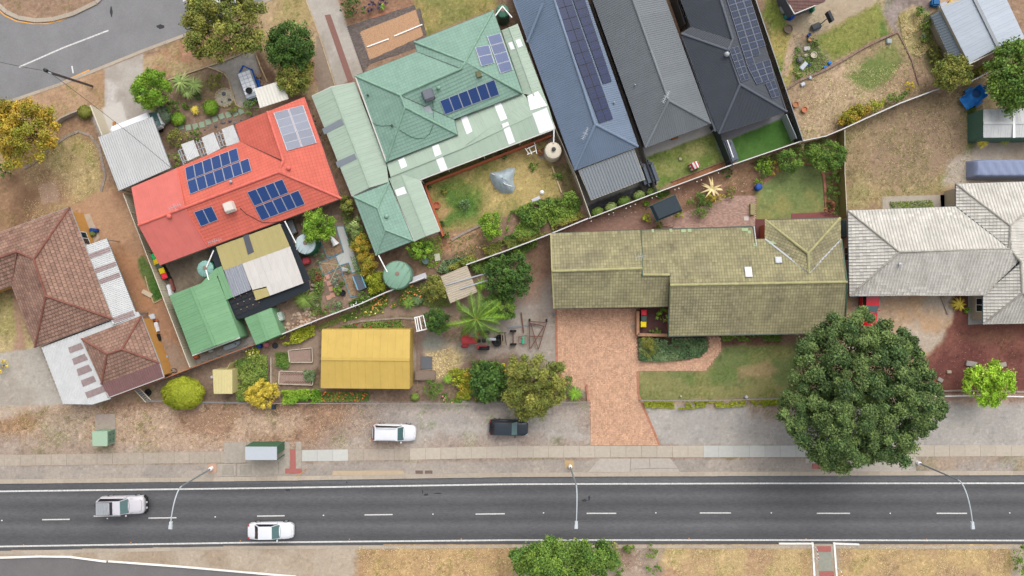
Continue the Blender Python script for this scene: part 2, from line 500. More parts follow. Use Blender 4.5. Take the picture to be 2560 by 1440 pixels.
# ------------------------------------------------------------------ ground: one colour field of real surface colours
def vnoise(x, y, sc, seed):
    r = np.random.default_rng(seed); T = r.random((256, 256)).astype(np.float32)
    x = x / sc; y = y / sc; xi = np.floor(x).astype(int); yi = np.floor(y).astype(int); fx = x - xi; fy = y - yi
    fx = fx * fx * (3 - 2 * fx); fy = fy * fy * (3 - 2 * fy)
    a = T[xi & 255, yi & 255]; b = T[(xi + 1) & 255, yi & 255]; c = T[xi & 255, (yi + 1) & 255]; d = T[(xi + 1) & 255, (yi + 1) & 255]
    return (a * (1 - fx) + b * fx) * (1 - fy) + (c * (1 - fx) + d * fx) * fy
def fbm(x, y, sc, seed, o=4):
    v = 0; a = .5; t = 0
    for i in range(o):
        v = v + a * vnoise(x, y, sc / 2 ** i, seed + i); t += a; a *= .55
    return v / t
def pip(x, y, P):
    r = np.zeros(x.shape, bool); n = len(P)
    for i in range(n):
        x1, y1 = P[i]; x2, y2 = P[i - 1]
        if y1 == y2: continue
        c = ((y1 > y) != (y2 > y)) & (x < (x2 - x1) * (y - y1) / (y2 - y1) + x1); r ^= c
    return r
def pdist(x, y, P):
    d = np.full(x.shape, 1e9); n = len(P)
    for i in range(n):
        x1, y1 = P[i]; x2, y2 = P[i - 1]; dx, dy = x2 - x1, y2 - y1; L = dx * dx + dy * dy + 1e-9
        t = np.clip(((x - x1) * dx + (y - y1) * dy) / L, 0, 1); d = np.minimum(d, np.hypot(x - x1 - t * dx, y - y1 - t * dy))
    return d
W0, W1, V0, V1 = -140, 2700, -140, 1580
# (object name or None, polygon in photo pixels, colour, second colour, softness px, edge wander px, speckle, opacity)
LAY = [
 ('verge', [(W0, 255), (0, 268), (120, 212), (262, 172), (268, 250), (262, 300), (228, 288), (180, 285), (135, 310), (W0, 330)], (206, 166, 128), (190, 150, 110), 4, 3, .55, 1),
 ('verge', [(356, 150), (470, 92), (560, 60), (650, 15), (700, W0), (765, W0), (800, 90), (836, 215), (780, 250), (700, 200), (660, 130), (465, 180), (358, 215)], (196, 146, 112), (205, 175, 130), 4, 4, .6, 1),
 (None, [(700, W0), (765, W0), (790, 60), (740, 90), (690, 60)], (192, 170, 110), (205, 170, 125), 14, 10, .7, .8),
 ('dry_lawn', [(W0, 330), (130, 312), (228, 290), (262, 440), (310, 480), (345, 600), (240, 620), (175, 515), (0, 580), (W0, 620)], (206, 170, 120), (180, 140, 105), 6, 6, .7, 1),
 (None, [(120, 360), (200, 335), (245, 360), (250, 460), (200, 490), (130, 440), (100, 400)], (214, 186, 128), (188, 168, 100), 16, 12, .8, .9),
 (None, [(205, 400), (235, 380), (252, 440), (238, 490), (190, 510)], (150, 150, 80), (200, 175, 115), 10, 10, .8, .6),
 (None, [(W0, 430), (60, 430), (120, 480), (90, 560), (0, 600), (W0, 640)], (150, 112, 84), (175, 135, 100), 24, 12, .6, .9),
 (None, [(95, 462), (138, 452), (152, 500), (108, 512)], (206, 168, 142), None, 2, 1, .2, .9),
 ('bare_earth', [(240, 480), (310, 470), (480, 920), (425, 950), (395, 905), (340, 790), (262, 600), (175, 515), (200, 500)], (204, 158, 118), (188, 140, 104), 6, 5, .45, 1),
 (None, [(262, 600), (330, 640), (390, 760), (350, 800), (300, 700)], (200, 142, 96), (186, 130, 90), 18, 10, .4, .8),
 (None, [(395, 850), (440, 860), (470, 915), (425, 935)], (172, 148, 128), None, 10, 6, .4, .8),
 ('green_strip', [(341, 648), (352, 640), (366, 643), (390, 690), (405, 745), (384, 757), (372, 725), (350, 685)], (84, 128, 48), (108, 130, 62), 3, 3, 1, 1),
 ('front_lawn', [(W0, 735), (34, 735), (70, 830), (98, 868), (40, 900), (W0, 925)], (208, 184, 128), (180, 165, 100), 6, 5, .8, 1),
 (None, [(28, 728), (42, 730), (62, 840), (60, 890), (30, 925), (18, 900), (44, 840)], (188, 142, 118), (200, 160, 130), 5, 3, .4, .95),
 ('nature_strip', [(W0, 1012), (160, 1010), (350, 1003), (700, 1006), (1100, 1003), (1475, 1003), (2700, 990), (2700, 1130), (W0, 1155)], (176, 138, 110), (202, 170, 142), 4, 3, .95, 1),
 (None, [(W0, 1075), (150, 1080), (260, 1110), (560, 1128), (900, 1118), (900, 1150), (W0, 1160)], (190, 172, 156), (182, 160, 140), 18, 8, .6, .8),
 (None, [(W0, 1015), (140, 1012), (60, 1040), (W0, 1065)], (208, 186, 164), None, 10, 6, .4, .9),
 (None, [(0, 1055), (70, 1030), (90, 1060), (60, 1090), (0, 1095)], (156, 112, 78), (180, 140, 100), 14, 10, .9, .8),
 (None, [(85, 1040), (210, 1020), (200, 1100), (120, 1110)], (196, 176, 152), (170, 150, 120), 16, 12, .9, .7),
 (None, [(930, 990), (1475, 1003), (1477, 1118), (860, 1126), (900, 1090)], (180, 174, 168), (196, 188, 178), 80, 14, .45, 1),
 (None, [(1010, 1085), (1200, 1062), (1470, 1078), (1470, 1092), (1200, 1078), (1020, 1098)], (204, 196, 186), None, 8, 8, .3, .6),
 (None, [(1660, 1082), (1900, 1062), (2500, 1058), (2560, 1068), (1900, 1080)], (204, 198, 192), None, 8, 8, .3, .6),
 (None, [(1000, 1012), (1300, 1010), (1460, 1020), (1200, 1028)], (160, 152, 146), None, 12, 10, .4, .7),
 (None, [(930, 1060), (1010, 1062), (1000, 1110), (930, 1106)], (188, 150, 120), None, 14, 8, .5, .6),
 (None, [(1605, 1015), (2700, 1003), (2700, 1135), (1650, 1118)], (196, 188, 178), (186, 179, 171), 10, 6, .4, 1),
 (None, [(1850, 1005), (2000, 1000), (2000, 1040), (1880, 1045)], (172, 140, 118), None, 18, 10, .6, .7),
 ('verge_gravel', [(W0, 1165), (2700, 1138), (2700, 1190), (W0, 1206)], (190, 176, 162), (178, 166, 154), 4, 3, .4, 1),
 (None, [(2180, 1145), (2700, 1140), (2700, 1178), (2300, 1180), (2230, 1176)], (186, 160, 134), (176, 166, 158), 8, 8, .7, .8),
 ('median', [(W0, 1370), (2700, 1355), (2700, 1580), (W0, 1580)], (202, 184, 160), (188, 166, 140), 3, 2, .4, 1),
 ('median_grass', [(888, 1362), (1290, 1360), (1290, 1580), (888, 1580)], (214, 174, 118), (196, 156, 112), 8, 8, .75, 1),
 ('median_grass', [(1650, 1362), (2031, 1360), (2031, 1580), (1640, 1580)], (216, 184, 126), (200, 160, 120), 12, 10, .75, 1),
 ('median_grass', [(2095, 1362), (2530, 1360), (2540, 1580), (2095, 1580)], (216, 182, 122), (198, 162, 118), 8, 8, .75, 1),
 (None, [(1530, 1362), (1660, 1362), (1650, 1580), (1530, 1580)], (192, 168, 146), (172, 140, 118), 12, 10, .8, .9),
 (None, [(2000, 1380), (2034, 1370), (2040, 1450), (2000, 1450)], (208, 160, 120), None, 10, 6, .5, .7),
 ('yard', [(475, 922), (790, 795), (1380, 582), (1392, 770), (1395, 930), (1470, 1004), (345, 1004), (400, 960)], (166, 138, 116), (148, 122, 100), 4, 3, .75, 1),
 (None, [(1000, 870), (1150, 860), (1240, 740), (1300, 700), (1385, 690), (1400, 930), (1300, 895), (1200, 885), (1050, 940)], (186, 172, 158), (176, 158, 142), 16, 8, .35, 1),
 (None, [(1290, 610), (1378, 600), (1382, 690), (1340, 740), (1290, 760)], (178, 138, 112), (158, 122, 98), 18, 10, .5, .9),
 ('garden_path', [(640, 900), (720, 852), (800, 812), (890, 785), (1000, 768), (1090, 762), (1200, 735), (1250, 720), (1270, 745), (1150, 790), (1060, 797), (980, 792), (890, 805), (800, 825), (800, 920), (740, 930)], (178, 152, 130), (166, 140, 118), 6, 4, .35, 1),
 (None, [(1060, 882), (1120, 868), (1160, 892), (1140, 935), (1085, 955), (1062, 925)], (220, 190, 140), (206, 176, 126), 12, 8, .8, .9),
 (None, [(1050, 830), (1090, 832), (1120, 862), (1085, 872), (1050, 868)], (150, 162, 150), None, 10, 8, .3, .7),
 (None, [(1045, 820), (1058, 820), (1058, 930), (1045, 930)], (150, 122, 110), None, 4, 1, .3, .9),
 (None, [(800, 945), (1100, 955), (1190, 900), (1290, 890), (1470, 1000), (700, 1000)], (140, 114, 96), (156, 128, 106), 10, 6, .8, .8),
 ('back_yard', [(560, 640), (700, 560), (860, 490), (880, 560), (960, 690), (1010, 720), (800, 800), (640, 862), (480, 920), (420, 740)], (168, 140, 118), (150, 124, 102), 4, 3, .7, 1),
 (None, [(700, 830), (770, 780), (860, 770), (800, 815), (720, 850), (650, 870)], (176, 132, 104), (140, 106, 86), 8, 6, 1, .9),
 ('back_patio', [(395, 650), (545, 600), (562, 660), (556, 690), (425, 740), (400, 700)], (172, 156, 134), (140, 122, 104), 6, 2, .5, 1),
 (None, [(480, 905), (600, 850), (700, 815), (710, 830), (600, 880), (482, 915)], (190, 178, 168), None, 3, 2, .5, 1),
 ('garden', [(780, 240), (880, 490), (960, 700), (1020, 720), (1380, 582), (1460, 545), (1380, 330), (1300, 60), (1100, 200), (900, 240)], (164, 132, 106), (144, 114, 90), 4, 3, .7, 1),
 ('lawn', [(1062, 450), (1160, 400), (1330, 345), (1375, 365), (1398, 470), (1400, 500), (1330, 500), (1250, 545), (1210, 565), (1115, 585), (1095, 560)], (186, 164, 96), (150, 150, 76), 5, 5, .8, 1),
 (None, [(1090, 465), (1150, 435), (1200, 470), (1210, 545), (1110, 572), (1100, 550), (1140, 530), (1120, 500)], (104, 140, 58), (134, 148, 68), 12, 10, .9, 1),
 (None, [(1200, 440), (1260, 400), (1340, 395), (1360, 480), (1310, 510), (1230, 525)], (218, 188, 118), (200, 172, 104), 18, 12, .6, .9),
 (None, [(1095, 545), (1100, 515), (1130, 520), (1125, 530), (1112, 545), (1104, 556)], (206, 166, 112), None, 5, 4, .6, .8),
 (None, [(1225, 350), (1350, 340), (1340, 380), (1230, 385)], (164, 124, 88), (190, 154, 104), 10, 8, .8, .7),
 (None, [(1384, 415), (1420, 405), (1452, 500), (1410, 495)], (122, 110, 70), (92, 124, 52), 5, 4, .9, 1),
 (None, [(1100, 590), (1210, 568), (1215, 600), (1130, 640), (1095, 630)], (178, 128, 92), (196, 156, 116), 6, 6, 1, .9),
 ('driveway', [(765, W0), (835, W0), (848, 0), (908, 185), (838, 218), (798, 90), (765, 0)], (204, 194, 182), (192, 180, 166), 2, 1, .22, 1),
 (None, [(790, 85), (798, 90), (840, 216), (800, 240), (785, 180)], (170, 148, 128), None, 3, 2, .3, 1),
 ('front_garden', [(850, W0), (1045, W0), (1040, 12), (870, 64), (848, 10)], (170, 128, 98), (150, 110, 84), 4, 3, .8, 1),
 (None, [(925, 42), (1035, 12), (1040, 22), (940, 52)], (204, 128, 92), None, 2, 2, .4, .9),
 ('front_lawn', [(1040, W0), (1275, W0), (1240, 20), (1062, 92), (1036, 14)], (150, 148, 80), (178, 160, 92), 4, 4, .8, 1),
 ('driveway', [(262, 172), (358, 133), (358, 205), (372, 262), (392, 340), (250, 340), (228, 290), (262, 300)], (206, 197, 186), (190, 178, 165), 2, 1, .22, 1),
 (None, [(256, 270), (303, 253), (322, 320), (335, 340), (262, 345)], (224, 217, 208), None, 2, 0, .1, 1),
 (None, [(262, 200), (290, 210), (285, 262), (262, 262)], (222, 214, 206), None, 6, 4, .3, .8),
 (None, [(W0, 900), (98, 868), (110, 890), (160, 1012), (W0, 1020)], (202, 192, 178), (186, 174, 158), 3, 2, .35, 1),
 ('garden', [(360, 215), (465, 183), (520, 165), (562, 172), (574, 205), (590, 265), (640, 250), (690, 320), (440, 420), (400, 330)], (172, 140, 116), (160, 130, 108), 4, 3, .6, 1),
 ('parking_pad', [(516, 166), (632, 120), (655, 210), (640, 268), (594, 268), (576, 215), (560, 180)], (196, 188, 176), (182, 172, 160), 2, 1, .3, 1),
 ('garden', [(640, 130), (700, 200), (780, 250), (770, 260), (700, 240), (652, 180)], (150, 116, 90), (130, 98, 76), 4, 3, .7, 1),
 (None, [(1483, W0), (1530, W0), (1640, 385), (1620, 460), (1598, 400)], (158, 150, 138), (140, 130, 120), 3, 1, .3, 1),
 ('side_path', [(1655, W0), (1735, W0), (1735, 70), (1800, 330), (1830, 400), (1800, 400)], (176, 178, 182), (160, 160, 160), 3, 1, .2, 1),
 ('side_lawn', [(1612, 385), (1785, 330), (1818, 410), (1640, 478)], (122, 148, 62), (170, 168, 88), 6, 6, .8, 1),
 (None, [(1650, 400), (1760, 350), (1790, 380), (1700, 440), (1650, 440)], (190, 176, 108), (140, 148, 76), 14, 12, .7, .7),
 (None, [(1600, 372), (1778, 306), (1786, 330), (1618, 392)], (200, 194, 186), None, 2, 1, .15, 1),
 (None, [(1792, 332), (1965, 276), (1970, 297), (1803, 356)], (156, 154, 158), None, 2, 0, .15, 1),
 ('red_soil_bed', [(1678, 456), (1812, 404), (1818, 424), (1690, 478)], (164, 104, 66), (180, 120, 80), 3, 2, .6, 1),
 ('green_turf', [(1815, 352), (1955, 296), (1990, 355), (1845, 412)], (84, 132, 52), (96, 140, 60), 2, 1, .35, 1),
 ('rear_path', [(1437, 420), (1460, 500), (1470, 540), (1640, 475), (1620, 460), (1595, 370)], (158, 152, 142), (146, 140, 132), 3, 1, .3, 1),
 ('black_gravel', [(1465, 514), (1602, 462), (1612, 486), (1472, 538)], (62, 62, 66), (84, 84, 88), 3, 1, 1, 1),
 ('side_yard', [(1468, 548), (1640, 485), (2108, 318), (2112, 545), (2000, 600), (1380, 585)], (178, 134, 106), (160, 120, 94), 4, 3, .6, 1),
 (None, [(1380, 585), (1470, 550), (1560, 520), (1640, 540), (1700, 560), (1640, 580)], (164, 128, 110), (150, 116, 98), 6, 4, .3, 1),
 ('side_lawn', [(1890, 482), (1930, 446), (1975, 420), (2012, 408), (2048, 414), (2062, 442), (2066, 534), (2000, 546), (1888, 550)], (162, 160, 90), (136, 152, 86), 4, 3, .5, 1),
 ('dry_lawn', [(1890, W0), (2420, W0), (2470, 200), (2110, 322), (2005, 356), (1960, 240)], (186, 154, 122), (204, 174, 138), 4, 4, .9, 1),
 (None, [(1880, W0), (1962, W0), (1975, 60), (1995, 150), (1962, 225), (1930, 130)], (150, 162, 66), (190, 172, 92), 10, 10, .8, 1),
 (None, [(2040, 88), (2195, 5), (2212, 40), (2230, 90), (2080, 160), (2050, 130)], (152, 154, 74), (112, 140, 56), 8, 6, .8, 1),
 (None, [(2105, 190), (2205, 125), (2240, 100), (2265, 160), (2210, 210), (2170, 230), (2130, 215)], (128, 144, 74), (150, 152, 86), 10, 8, .5, 1),
 ('concrete_yard', [(1958, 50), (1980, W0), (2220, W0), (2195, 4), (2040, 84), (2000, 86)], (206, 186, 156), (194, 172, 142), 3, 2, .3, 1),
 (None, [(1984, 80), (2002, 84), (1996, 120), (1980, 150), (1966, 192), (1952, 185), (1962, 140)], (220, 188, 156), (206, 170, 138), 4, 3, .4, 1),
 (None, [(1990, 90), (2030, 95), (2070, 150), (2060, 170), (1990, 190), (1985, 150)], (116, 130, 84), (150, 136, 112), 8, 8, 1, .9),
 ('long_dry_grass', [(2240, 40), (2262, 18), (2300, 20), (2318, 60), (2322, 120), (2300, 150), (2262, 130), (2245, 80)], (196, 176, 120), (168, 158, 96), 8, 6, .9, 1),
 (None, [(2300, 20), (2325, 30), (2345, 130), (2365, 190), (2330, 190), (2310, 120)], (104, 122, 52), (130, 134, 66), 8, 8, 1, .8),
 (None, [(2208, 30), (2215, 0), (2262, W0), (2330, W0), (2325, 30), (2285, 14), (2250, 30), (2240, 60), (2252, 84), (2236, 78)], (172, 156, 148), (150, 132, 122), 4, 3, .6, 1),
 ('dry_lawn', [(2106, 322), (2300, 250), (2480, 185), (2700, 130), (2700, 460), (2440, 462), (2108, 530)], (188, 162, 118), (172, 144, 108), 4, 4, .85, 1),
 (None, [(2180, 285), (2380, 262), (2425, 330), (2360, 450), (2220, 470), (2180, 390)], (172, 142, 114), (186, 156, 124), 30, 16, .7, .9),
 (None, [(2160, 460), (2300, 470), (2400, 430), (2440, 462), (2110, 530), (2108, 480)], (184, 172, 110), (190, 160, 110), 20, 12, .7, .7),
 (None, [(2412, 262), (2444, 262), (2436, 370), (2400, 392), (2424, 350)], (96, 122, 48), (124, 132, 66), 6, 5, .8, 1),
 ('gravel_drive', [(2362, 440), (2372, 395), (2432, 372), (2445, 330), (2700, 330), (2700, 465), (2360, 465)], (208, 190, 170), (194, 174, 152), 8, 6, .4, 1),
 ('gravel_drive', [(2112, 730), (2460, 730), (2458, 760), (2382, 800), (2365, 850), (2300, 900), (2110, 880)], (208, 188, 166), (214, 174, 132), 6, 6, .5, 1),
 ('scoria_bed', [(2384, 735), (2458, 735), (2470, 805), (2700, 800), (2700, 985), (2290, 990), (2300, 900), (2360, 856), (2384, 790)], (128, 76, 68), (148, 92, 78), 5, 4, .6, 1),
 (None, [(2400, 840), (2550, 820), (2540, 850), (2440, 856)], (156, 110, 84), None, 14, 8, .5, .7),
 (None, [(2290, 985), (2700, 972), (2700, 998), (2290, 1000)], (172, 140, 120), None, 4, 2, .6, .9),
 ('lawn', [(1596, 928), (1766, 928), (1812, 866), (1990, 860), (2000, 994), (1598, 1000)], (126, 140, 78), (154, 150, 88), 4, 2, .55, 1),
 (None, [(1840, 920), (1875, 915), (1925, 900), (1945, 925), (1925, 945), (1870, 935), (1850, 950)], (184, 156, 108), None, 6, 5, .5, .8),
 (None, [(1598, 955), (1700, 950), (1800, 965), (1940, 975), (1990, 995), (1600, 1000)], (160, 152, 92), None, 12, 8, .6, .7),
 ('flower_bed', [(1594, 840), (1770, 840), (1772, 872), (1748, 896), (1598, 904)], (104, 92, 70), (120, 100, 76), 3, 2, .8, 1),
 (None, [(1800, 836), (1950, 834), (1955, 862), (1805, 868)], (120, 88, 68), (140, 104, 80), 5, 3, .8, 1),
]
ROADS = [
 [(-1500, 1226), (0, 1207), (640, 1200), (1280, 1190), (1920, 1187), (4200, 1185), (4200, 1364), (1920, 1362), (1280, 1362), (640, 1366), (0, 1379), (-1500, 1400)],
 [(W0, 1390), (0, 1393), (170, 1392), (265, 1402), (640, 1431), (760, 1443), (900, 1580), (W0, 1580)],
 [(W0, W0), (760, W0), (700, -10), (646, 10), (560, 44), (470, 84), (358, 127), (262, 167), (150, 215), (0, 264), (W0, 300)],
]
ISLAND = [(W0, -10), (-40, 0), (0, 14), (20, 32), (50, 44), (90, 50), (130, 48), (180, 34), (240, 4), (300, W0), (W0, W0)]
ZROAD = -.10
def field(X, Y):
    px = X * PPM + 1280; py = 720 - Y * PPM
    n = X.shape; C = np.zeros(n + (4,), np.float32)
    base = np.array([*lin((176, 142, 114)), .7]); C[...] = base
    zone = np.zeros(n, int)
    wx = fbm(X, Y, 1.6, 5) - .5; wy = fbm(X, Y, 1.6, 25) - .5; rag = RNG.random(n) - .5
    for li, (nm, P, c1, c2, soft, wan, spk, op) in enumerate(LAY):
        xs = [p[0] for p in P]; ys = [p[1] for p in P]; mg = soft + wan * 3 + 4
        rr = np.where((py[:, 0] > min(ys) - mg) & (py[:, 0] < max(ys) + mg))[0]; cc = np.where((px[0] > min(xs) - mg) & (px[0] < max(xs) + mg))[0]
        if len(rr) == 0 or len(cc) == 0: continue
        sl = (slice(rr[0], rr[-1] + 1), slice(cc[0], cc[-1] + 1))
        x = px[sl] + wx[sl] * wan * 4 + rag[sl] * min(soft, 4) * .8; y = py[sl] + wy[sl] * wan * 4
        ins = pip(x, y, P); d = pdist(x, y, P); sdn = np.where(ins, d, -d)
        w = np.clip(.5 + sdn / max(soft, .5) * .5, 0, 1) * op
        a = np.array([*lin(c1), spk]); col = np.broadcast_to(a, w.shape + (4,))
        if c2 is not None:
            f = fbm(X[sl], Y[sl], 3.0, 60 + li, 5); f = np.clip((f - .42) * 5, 0, 1)[..., None]
            col = col * (1 - f) + np.array([*lin(c2), spk]) * f
        C[sl] = C[sl] * (1 - w[..., None]) + col * w[..., None]
        if nm: z = zone[sl]; z[w > .5 * op] = li + 1; zone[sl] = z
    # litter: small pale and dark flecks on bare earth
    fl = vnoise(X, Y, .42, 91) * vnoise(X, Y, .23, 92); m = (fl > .52)
    C[..., :3] = np.where(m[..., None], C[..., :3] * (1 + .35 * C[..., 3:4]), C[..., :3])
    fl = vnoise(X, Y, .5, 95) * vnoise(X, Y, .3, 96); m = (fl > .5)
    C[..., :3] = np.where(m[..., None], C[..., :3] * (1 - .32 * C[..., 3:4]), C[..., :3])
    # tufts of green in dry places
    g = (fbm(X, Y, 2.4, 120, 4) > .60) & (rag > .1) & (C[..., 3] > .5)
    C[..., :3] = np.where(g[..., None], C[..., :3] * np.array([.74, .88, .62]), C[..., :3])
    lum = C[..., :3].mean(-1, keepdims=True); C[..., :3] = C[..., :3] * .86 + lum * .14
    return C, zone, px, py
STEP = .16
gx = np.arange((W0 - 1280) / PPM, (W1 - 1280) / PPM, STEP); gy = np.arange((720 - V1) / PPM, (720 - V0) / PPM, STEP)
GX, GY = np.meshgrid(gx, gy)
FC, ZONE, PXG, PYG = field(GX, GY)
inroad = np.zeros(GX.shape, bool)
for P in ROADS: inroad |= pip(PXG, PYG, P)
inroad &= ~pip(PXG, PYG, ISLAND)
GZ = (fbm(GX, GY, 2.2, 200) - .5) * .03
zq = ZONE[:-1, :-1]; rq = inroad[:-1, :-1] & inroad[1:, :-1] & inroad[:-1, 1:] & inroad[1:, 1:]
H_, W_ = GX.shape
idx = np.arange(H_ * W_).reshape(H_, W_)
quads = np.stack([idx[:-1, :-1], idx[:-1, 1:], idx[1:, 1:], idx[1:, :-1]], -1)
GM = mat('ground_surface', (0, 0, 0), .95, attr=True, bump=.6, spec=.1)
def gridmesh(name, mask, material=GM):
    q = quads[mask]
    if len(q) == 0: return None
    u, inv = np.unique(q.ravel(), return_inverse=True)
    co = np.stack([GX.ravel()[u], GY.ravel()[u], GZ.ravel()[u]], -1).astype(np.float32)
    me = bpy.data.meshes.new(name); me.vertices.add(len(u)); me.vertices.foreach_set('co', co.ravel())
    me.loops.add(q.size); me.loops.foreach_set('vertex_index', inv.astype(np.int32).ravel())
    me.polygons.add(len(q)); me.polygons.foreach_set('loop_start', np.arange(0, q.size, 4, dtype=np.int32))
    me.update(); me.validate()
    a = me.attributes.new('Col', 'FLOAT_COLOR', 'POINT'); a.data.foreach_set('color', FC.reshape(-1, 4)[u].astype(np.float32).ravel())
    me.polygons.foreach_set('use_smooth', [True] * len(me.polygons)); me.materials.append(material)
    return struct(link_mesh(name, me))
named = {0: 'ground'}
for li, L_ in enumerate(LAY):
    if L_[0]: named[li + 1] = L_[0]
for zi, nm in named.items():
    gridmesh(nm, (zq == zi) & ~rq)
b = MB(); b.face([(-900, -900, -.16), (900, -900, -.16), (900, 900, -.16), (-900, 900, -.16)])
struct(b.build('terrain', mat('terrain_soil', (182, 152, 118), .95, var=.2, scale=.08, col2=(150, 140, 96), fine=.2, fscale=2)))

# ------------------------------------------------------------------ roads
def strip_mesh(name, P, z, m):
    b = MB(); b.prism(pxy(P), z - .2, z); return struct(b.build(name, m))
def road_mat(name, col, bands):
    m = mat(name, col, .85, var=.12, scale=.22, fine=.2, fscale=7, bump=.2, stretch=(.35, 1, 1))
    nt = m.node_tree; N, L = nt.nodes, nt.links; p = N['Principled BSDF']
    src = p.inputs['Base Color'].links[0].from_socket
    g = N.new('ShaderNodeNewGeometry'); sp = N.new('ShaderNodeSeparateXYZ'); L.new(g.outputs['Position'], sp.inputs[0])
    wv = N.new('ShaderNodeMath'); wv.operation = 'MULTIPLY_ADD'; wv.inputs[1].default_value = bands[0]
    L.new(sp.outputs[0], wv.inputs[0]); L.new(sp.outputs[1], wv.inputs[2])
    mr = N.new('ShaderNodeMapRange'); mr.inputs[1].default_value = bands[1]; mr.inputs[2].default_value = bands[2]; L.new(wv.outputs[0], mr.inputs[0])
    cr = N.new('ShaderNodeValToRGB'); e = cr.color_ramp.elements
    for i, (f, v) in enumerate(bands[3]):
        x = e[i] if i < 2 else e.new(f); x.position = f; x.color = (v, v, v * .985, 1)
    L.new(mr.outputs[0], cr.inputs[0])
    x = N.new('ShaderNodeMix'); x.data_type = 'RGBA'; x.blend_type = 'MULTIPLY'; x.inputs[0].default_value = 1
    L.new(src, x.inputs[6]); L.new(cr.outputs[0], x.inputs[7]); L.new(x.outputs[2], p.inputs['Base Color'])
    return m
yb, yt = (720 - 1365) / PPM, (720 - 1188) / PPM
def yf(y): return (1365 - y) / (1365 - 1188)
bands = sorted([(yf(1362), .95), (yf(1340), .86), (yf(1314), 1.32), (yf(1299), .86), (yf(1282), 1.14), (yf(1262), .84), (yf(1241), 1.26), (yf(1224), .82), (yf(1209), 1.0), (yf(1205), 1.3), (yf(1190), 1.24)])
asph = road_mat('asphalt_dark', (101, 101, 104), (-.003, yb, yt, bands))
MR = strip_mesh('road', ROADS[0], ZROAD, asph)
strip_mesh('road', ROADS[1], ZROAD, mat('asphalt_grey', (128, 124, 124), .9, var=.12, scale=.35, fine=.14, fscale=9, bump=.2))
strip_mesh('road', ROADS[2], ZROAD, mat('asphalt_old', (148, 147, 148), .9, var=.13, scale=.3, fine=.14, fscale=8, bump=.2))
# kerbs: single long castings with joints
def interp(P, n):
    out = []
    for i in range(len(P) - 1):
        for k in range(n): out.append((P[i][0] + (P[i + 1][0] - P[i][0]) * k / n, P[i][1] + (P[i + 1][1] - P[i][1]) * k / n))
    out.append(P[-1]); return out
def kerb(P, w, m, z1=.03, z0=-.25, name='kerb', seg=2.4, off=0):
    """kerb stones of equal length along a pixel line, each a piece of its own"""
    Q = [G(x, y) for x, y in P]; root = thing(name, None, None, Q[0]); root['kind'] = 'structure'
    Q2 = [Q[0]]; acc = []
    pts = []; 
    for i in range(len(Q) - 1):
        d = Q[i + 1] - Q[i]; n = max(1, int(round(d.length / seg)))
        for k in range(n): pts.append(Q[i] + d * k / n)
    pts.append(Q[-1])
    for i in range(len(pts) - 1):
        a, c = pts[i], pts[i + 1]; d = (c - a).normalized(); nr = Vector((-d.y, d.x, 0)); b = MB(); t = random.uniform(.92, 1.08)
        b.bar(a + d * .006 + Vector((0, 0, (z0 + z1) / 2)), c - d * .006 + Vector((0, 0, (z0 + z1) / 2)), w, z1 - z0, t=t)
        b.build('kerb_stone', m, root)
    return root
KM = mat('kerb_concrete', (198, 184, 166), .9, var=.12, fine=.12, fscale=12, tint=True)
kerb([(W0, 1207), (0, 1204), (640, 1197), (1280, 1187), (1920, 1184), (2700, 1182)], .48, KM)
kerb([(W0, 1386), (0, 1382), (640, 1369), (1280, 1366), (1920, 1367), (2700, 1368)], .36, KM)
KW = mat('kerb_white', (240, 238, 232), .7, var=.08, tint=True, k=.8)
kerb([(W0, 1391), (0, 1394), (100, 1391), (175, 1392), (266, 1404)], .2, KW, z1=.05)
kerb([(271, 1403), (460, 1417), (640, 1433), (740, 1441), (800, 1500)], .2, KW, z1=.05)
kerb([(W0, 298), (0, 262), (150, 211), (262, 166), (358, 127), (470, 85), (560, 45), (646, 10), (700, -12), (760, W0)], .34, KM)
kerb([(W0, -12), (-40, -2), (-4, 12), (16, 30), (46, 44), (90, 51), (132, 48), (182, 34), (240, 6), (300, -60), (320, W0)], .45, KM)
# painted markings, 4 mm above the asphalt
PM = mat('road_paint', (222, 220, 216), .7, var=.2, scale=3, fine=.25, fscale=6, k=.68)
PY = mat('road_paint_yellow', (238, 170, 76), .7, var=.12, scale=3, fine=.12, k=.75)
def painted(P, w, m=PM, name='lane_marking', z=ZROAD + .004):
    b = MB(); Q = [G(x, y).xy for x, y in P]; L_, R_ = [], []
    for i, p in enumerate(Q):
        d = (Q[min(i + 1, len(Q) - 1)] - Q[max(i - 1, 0)]).normalized(); n = Vector((-d.y, d.x)) * w / 2; L_.append(p + n); R_.append(p - n)
    for i in range(len(Q) - 1): b.face([(*R_[i], z), (*R_[i + 1], z), (*L_[i + 1], z), (*L_[i], z)])
    o = b.build(name, m); o['kind'] = 'structure'; return o
painted([(-1500, 1249), (0, 1229), (640, 1221), (1280, 1211), (1920, 1209), (4200, 1208)], .17)
painted([(-1500, 1390), (0, 1367), (640, 1357), (1280, 1351), (1920, 1351), (4200, 1355)], .17)
for x0, x1, y0, y1 in [(-164, -98, 1306, 1305), (104, 173, 1300, 1299), (233, 300, 1291, 1290), (370, 440, 1296, 1295), (642, 711, 1291, 1290), (911, 981, 1288, 1287), (1189, 1262, 1286, 1285), (1467, 1541, 1284, 1284), (1750, 1828, 1283, 1283), (2043, 2126, 1284, 1284), (2343, 2419, 1284, 1284), (2640, 2720, 1285, 1285)]:
    painted([(x0, y0), (x1, y1)], .13)
painted([(46, 167), (158, 118), (270, 75)], .16)
painted([(456, 2), (464, -2), (560, -42)], .16)
painted([(W0, 300), (0, 275), (110, 225), (222, 174)], .14, PY)
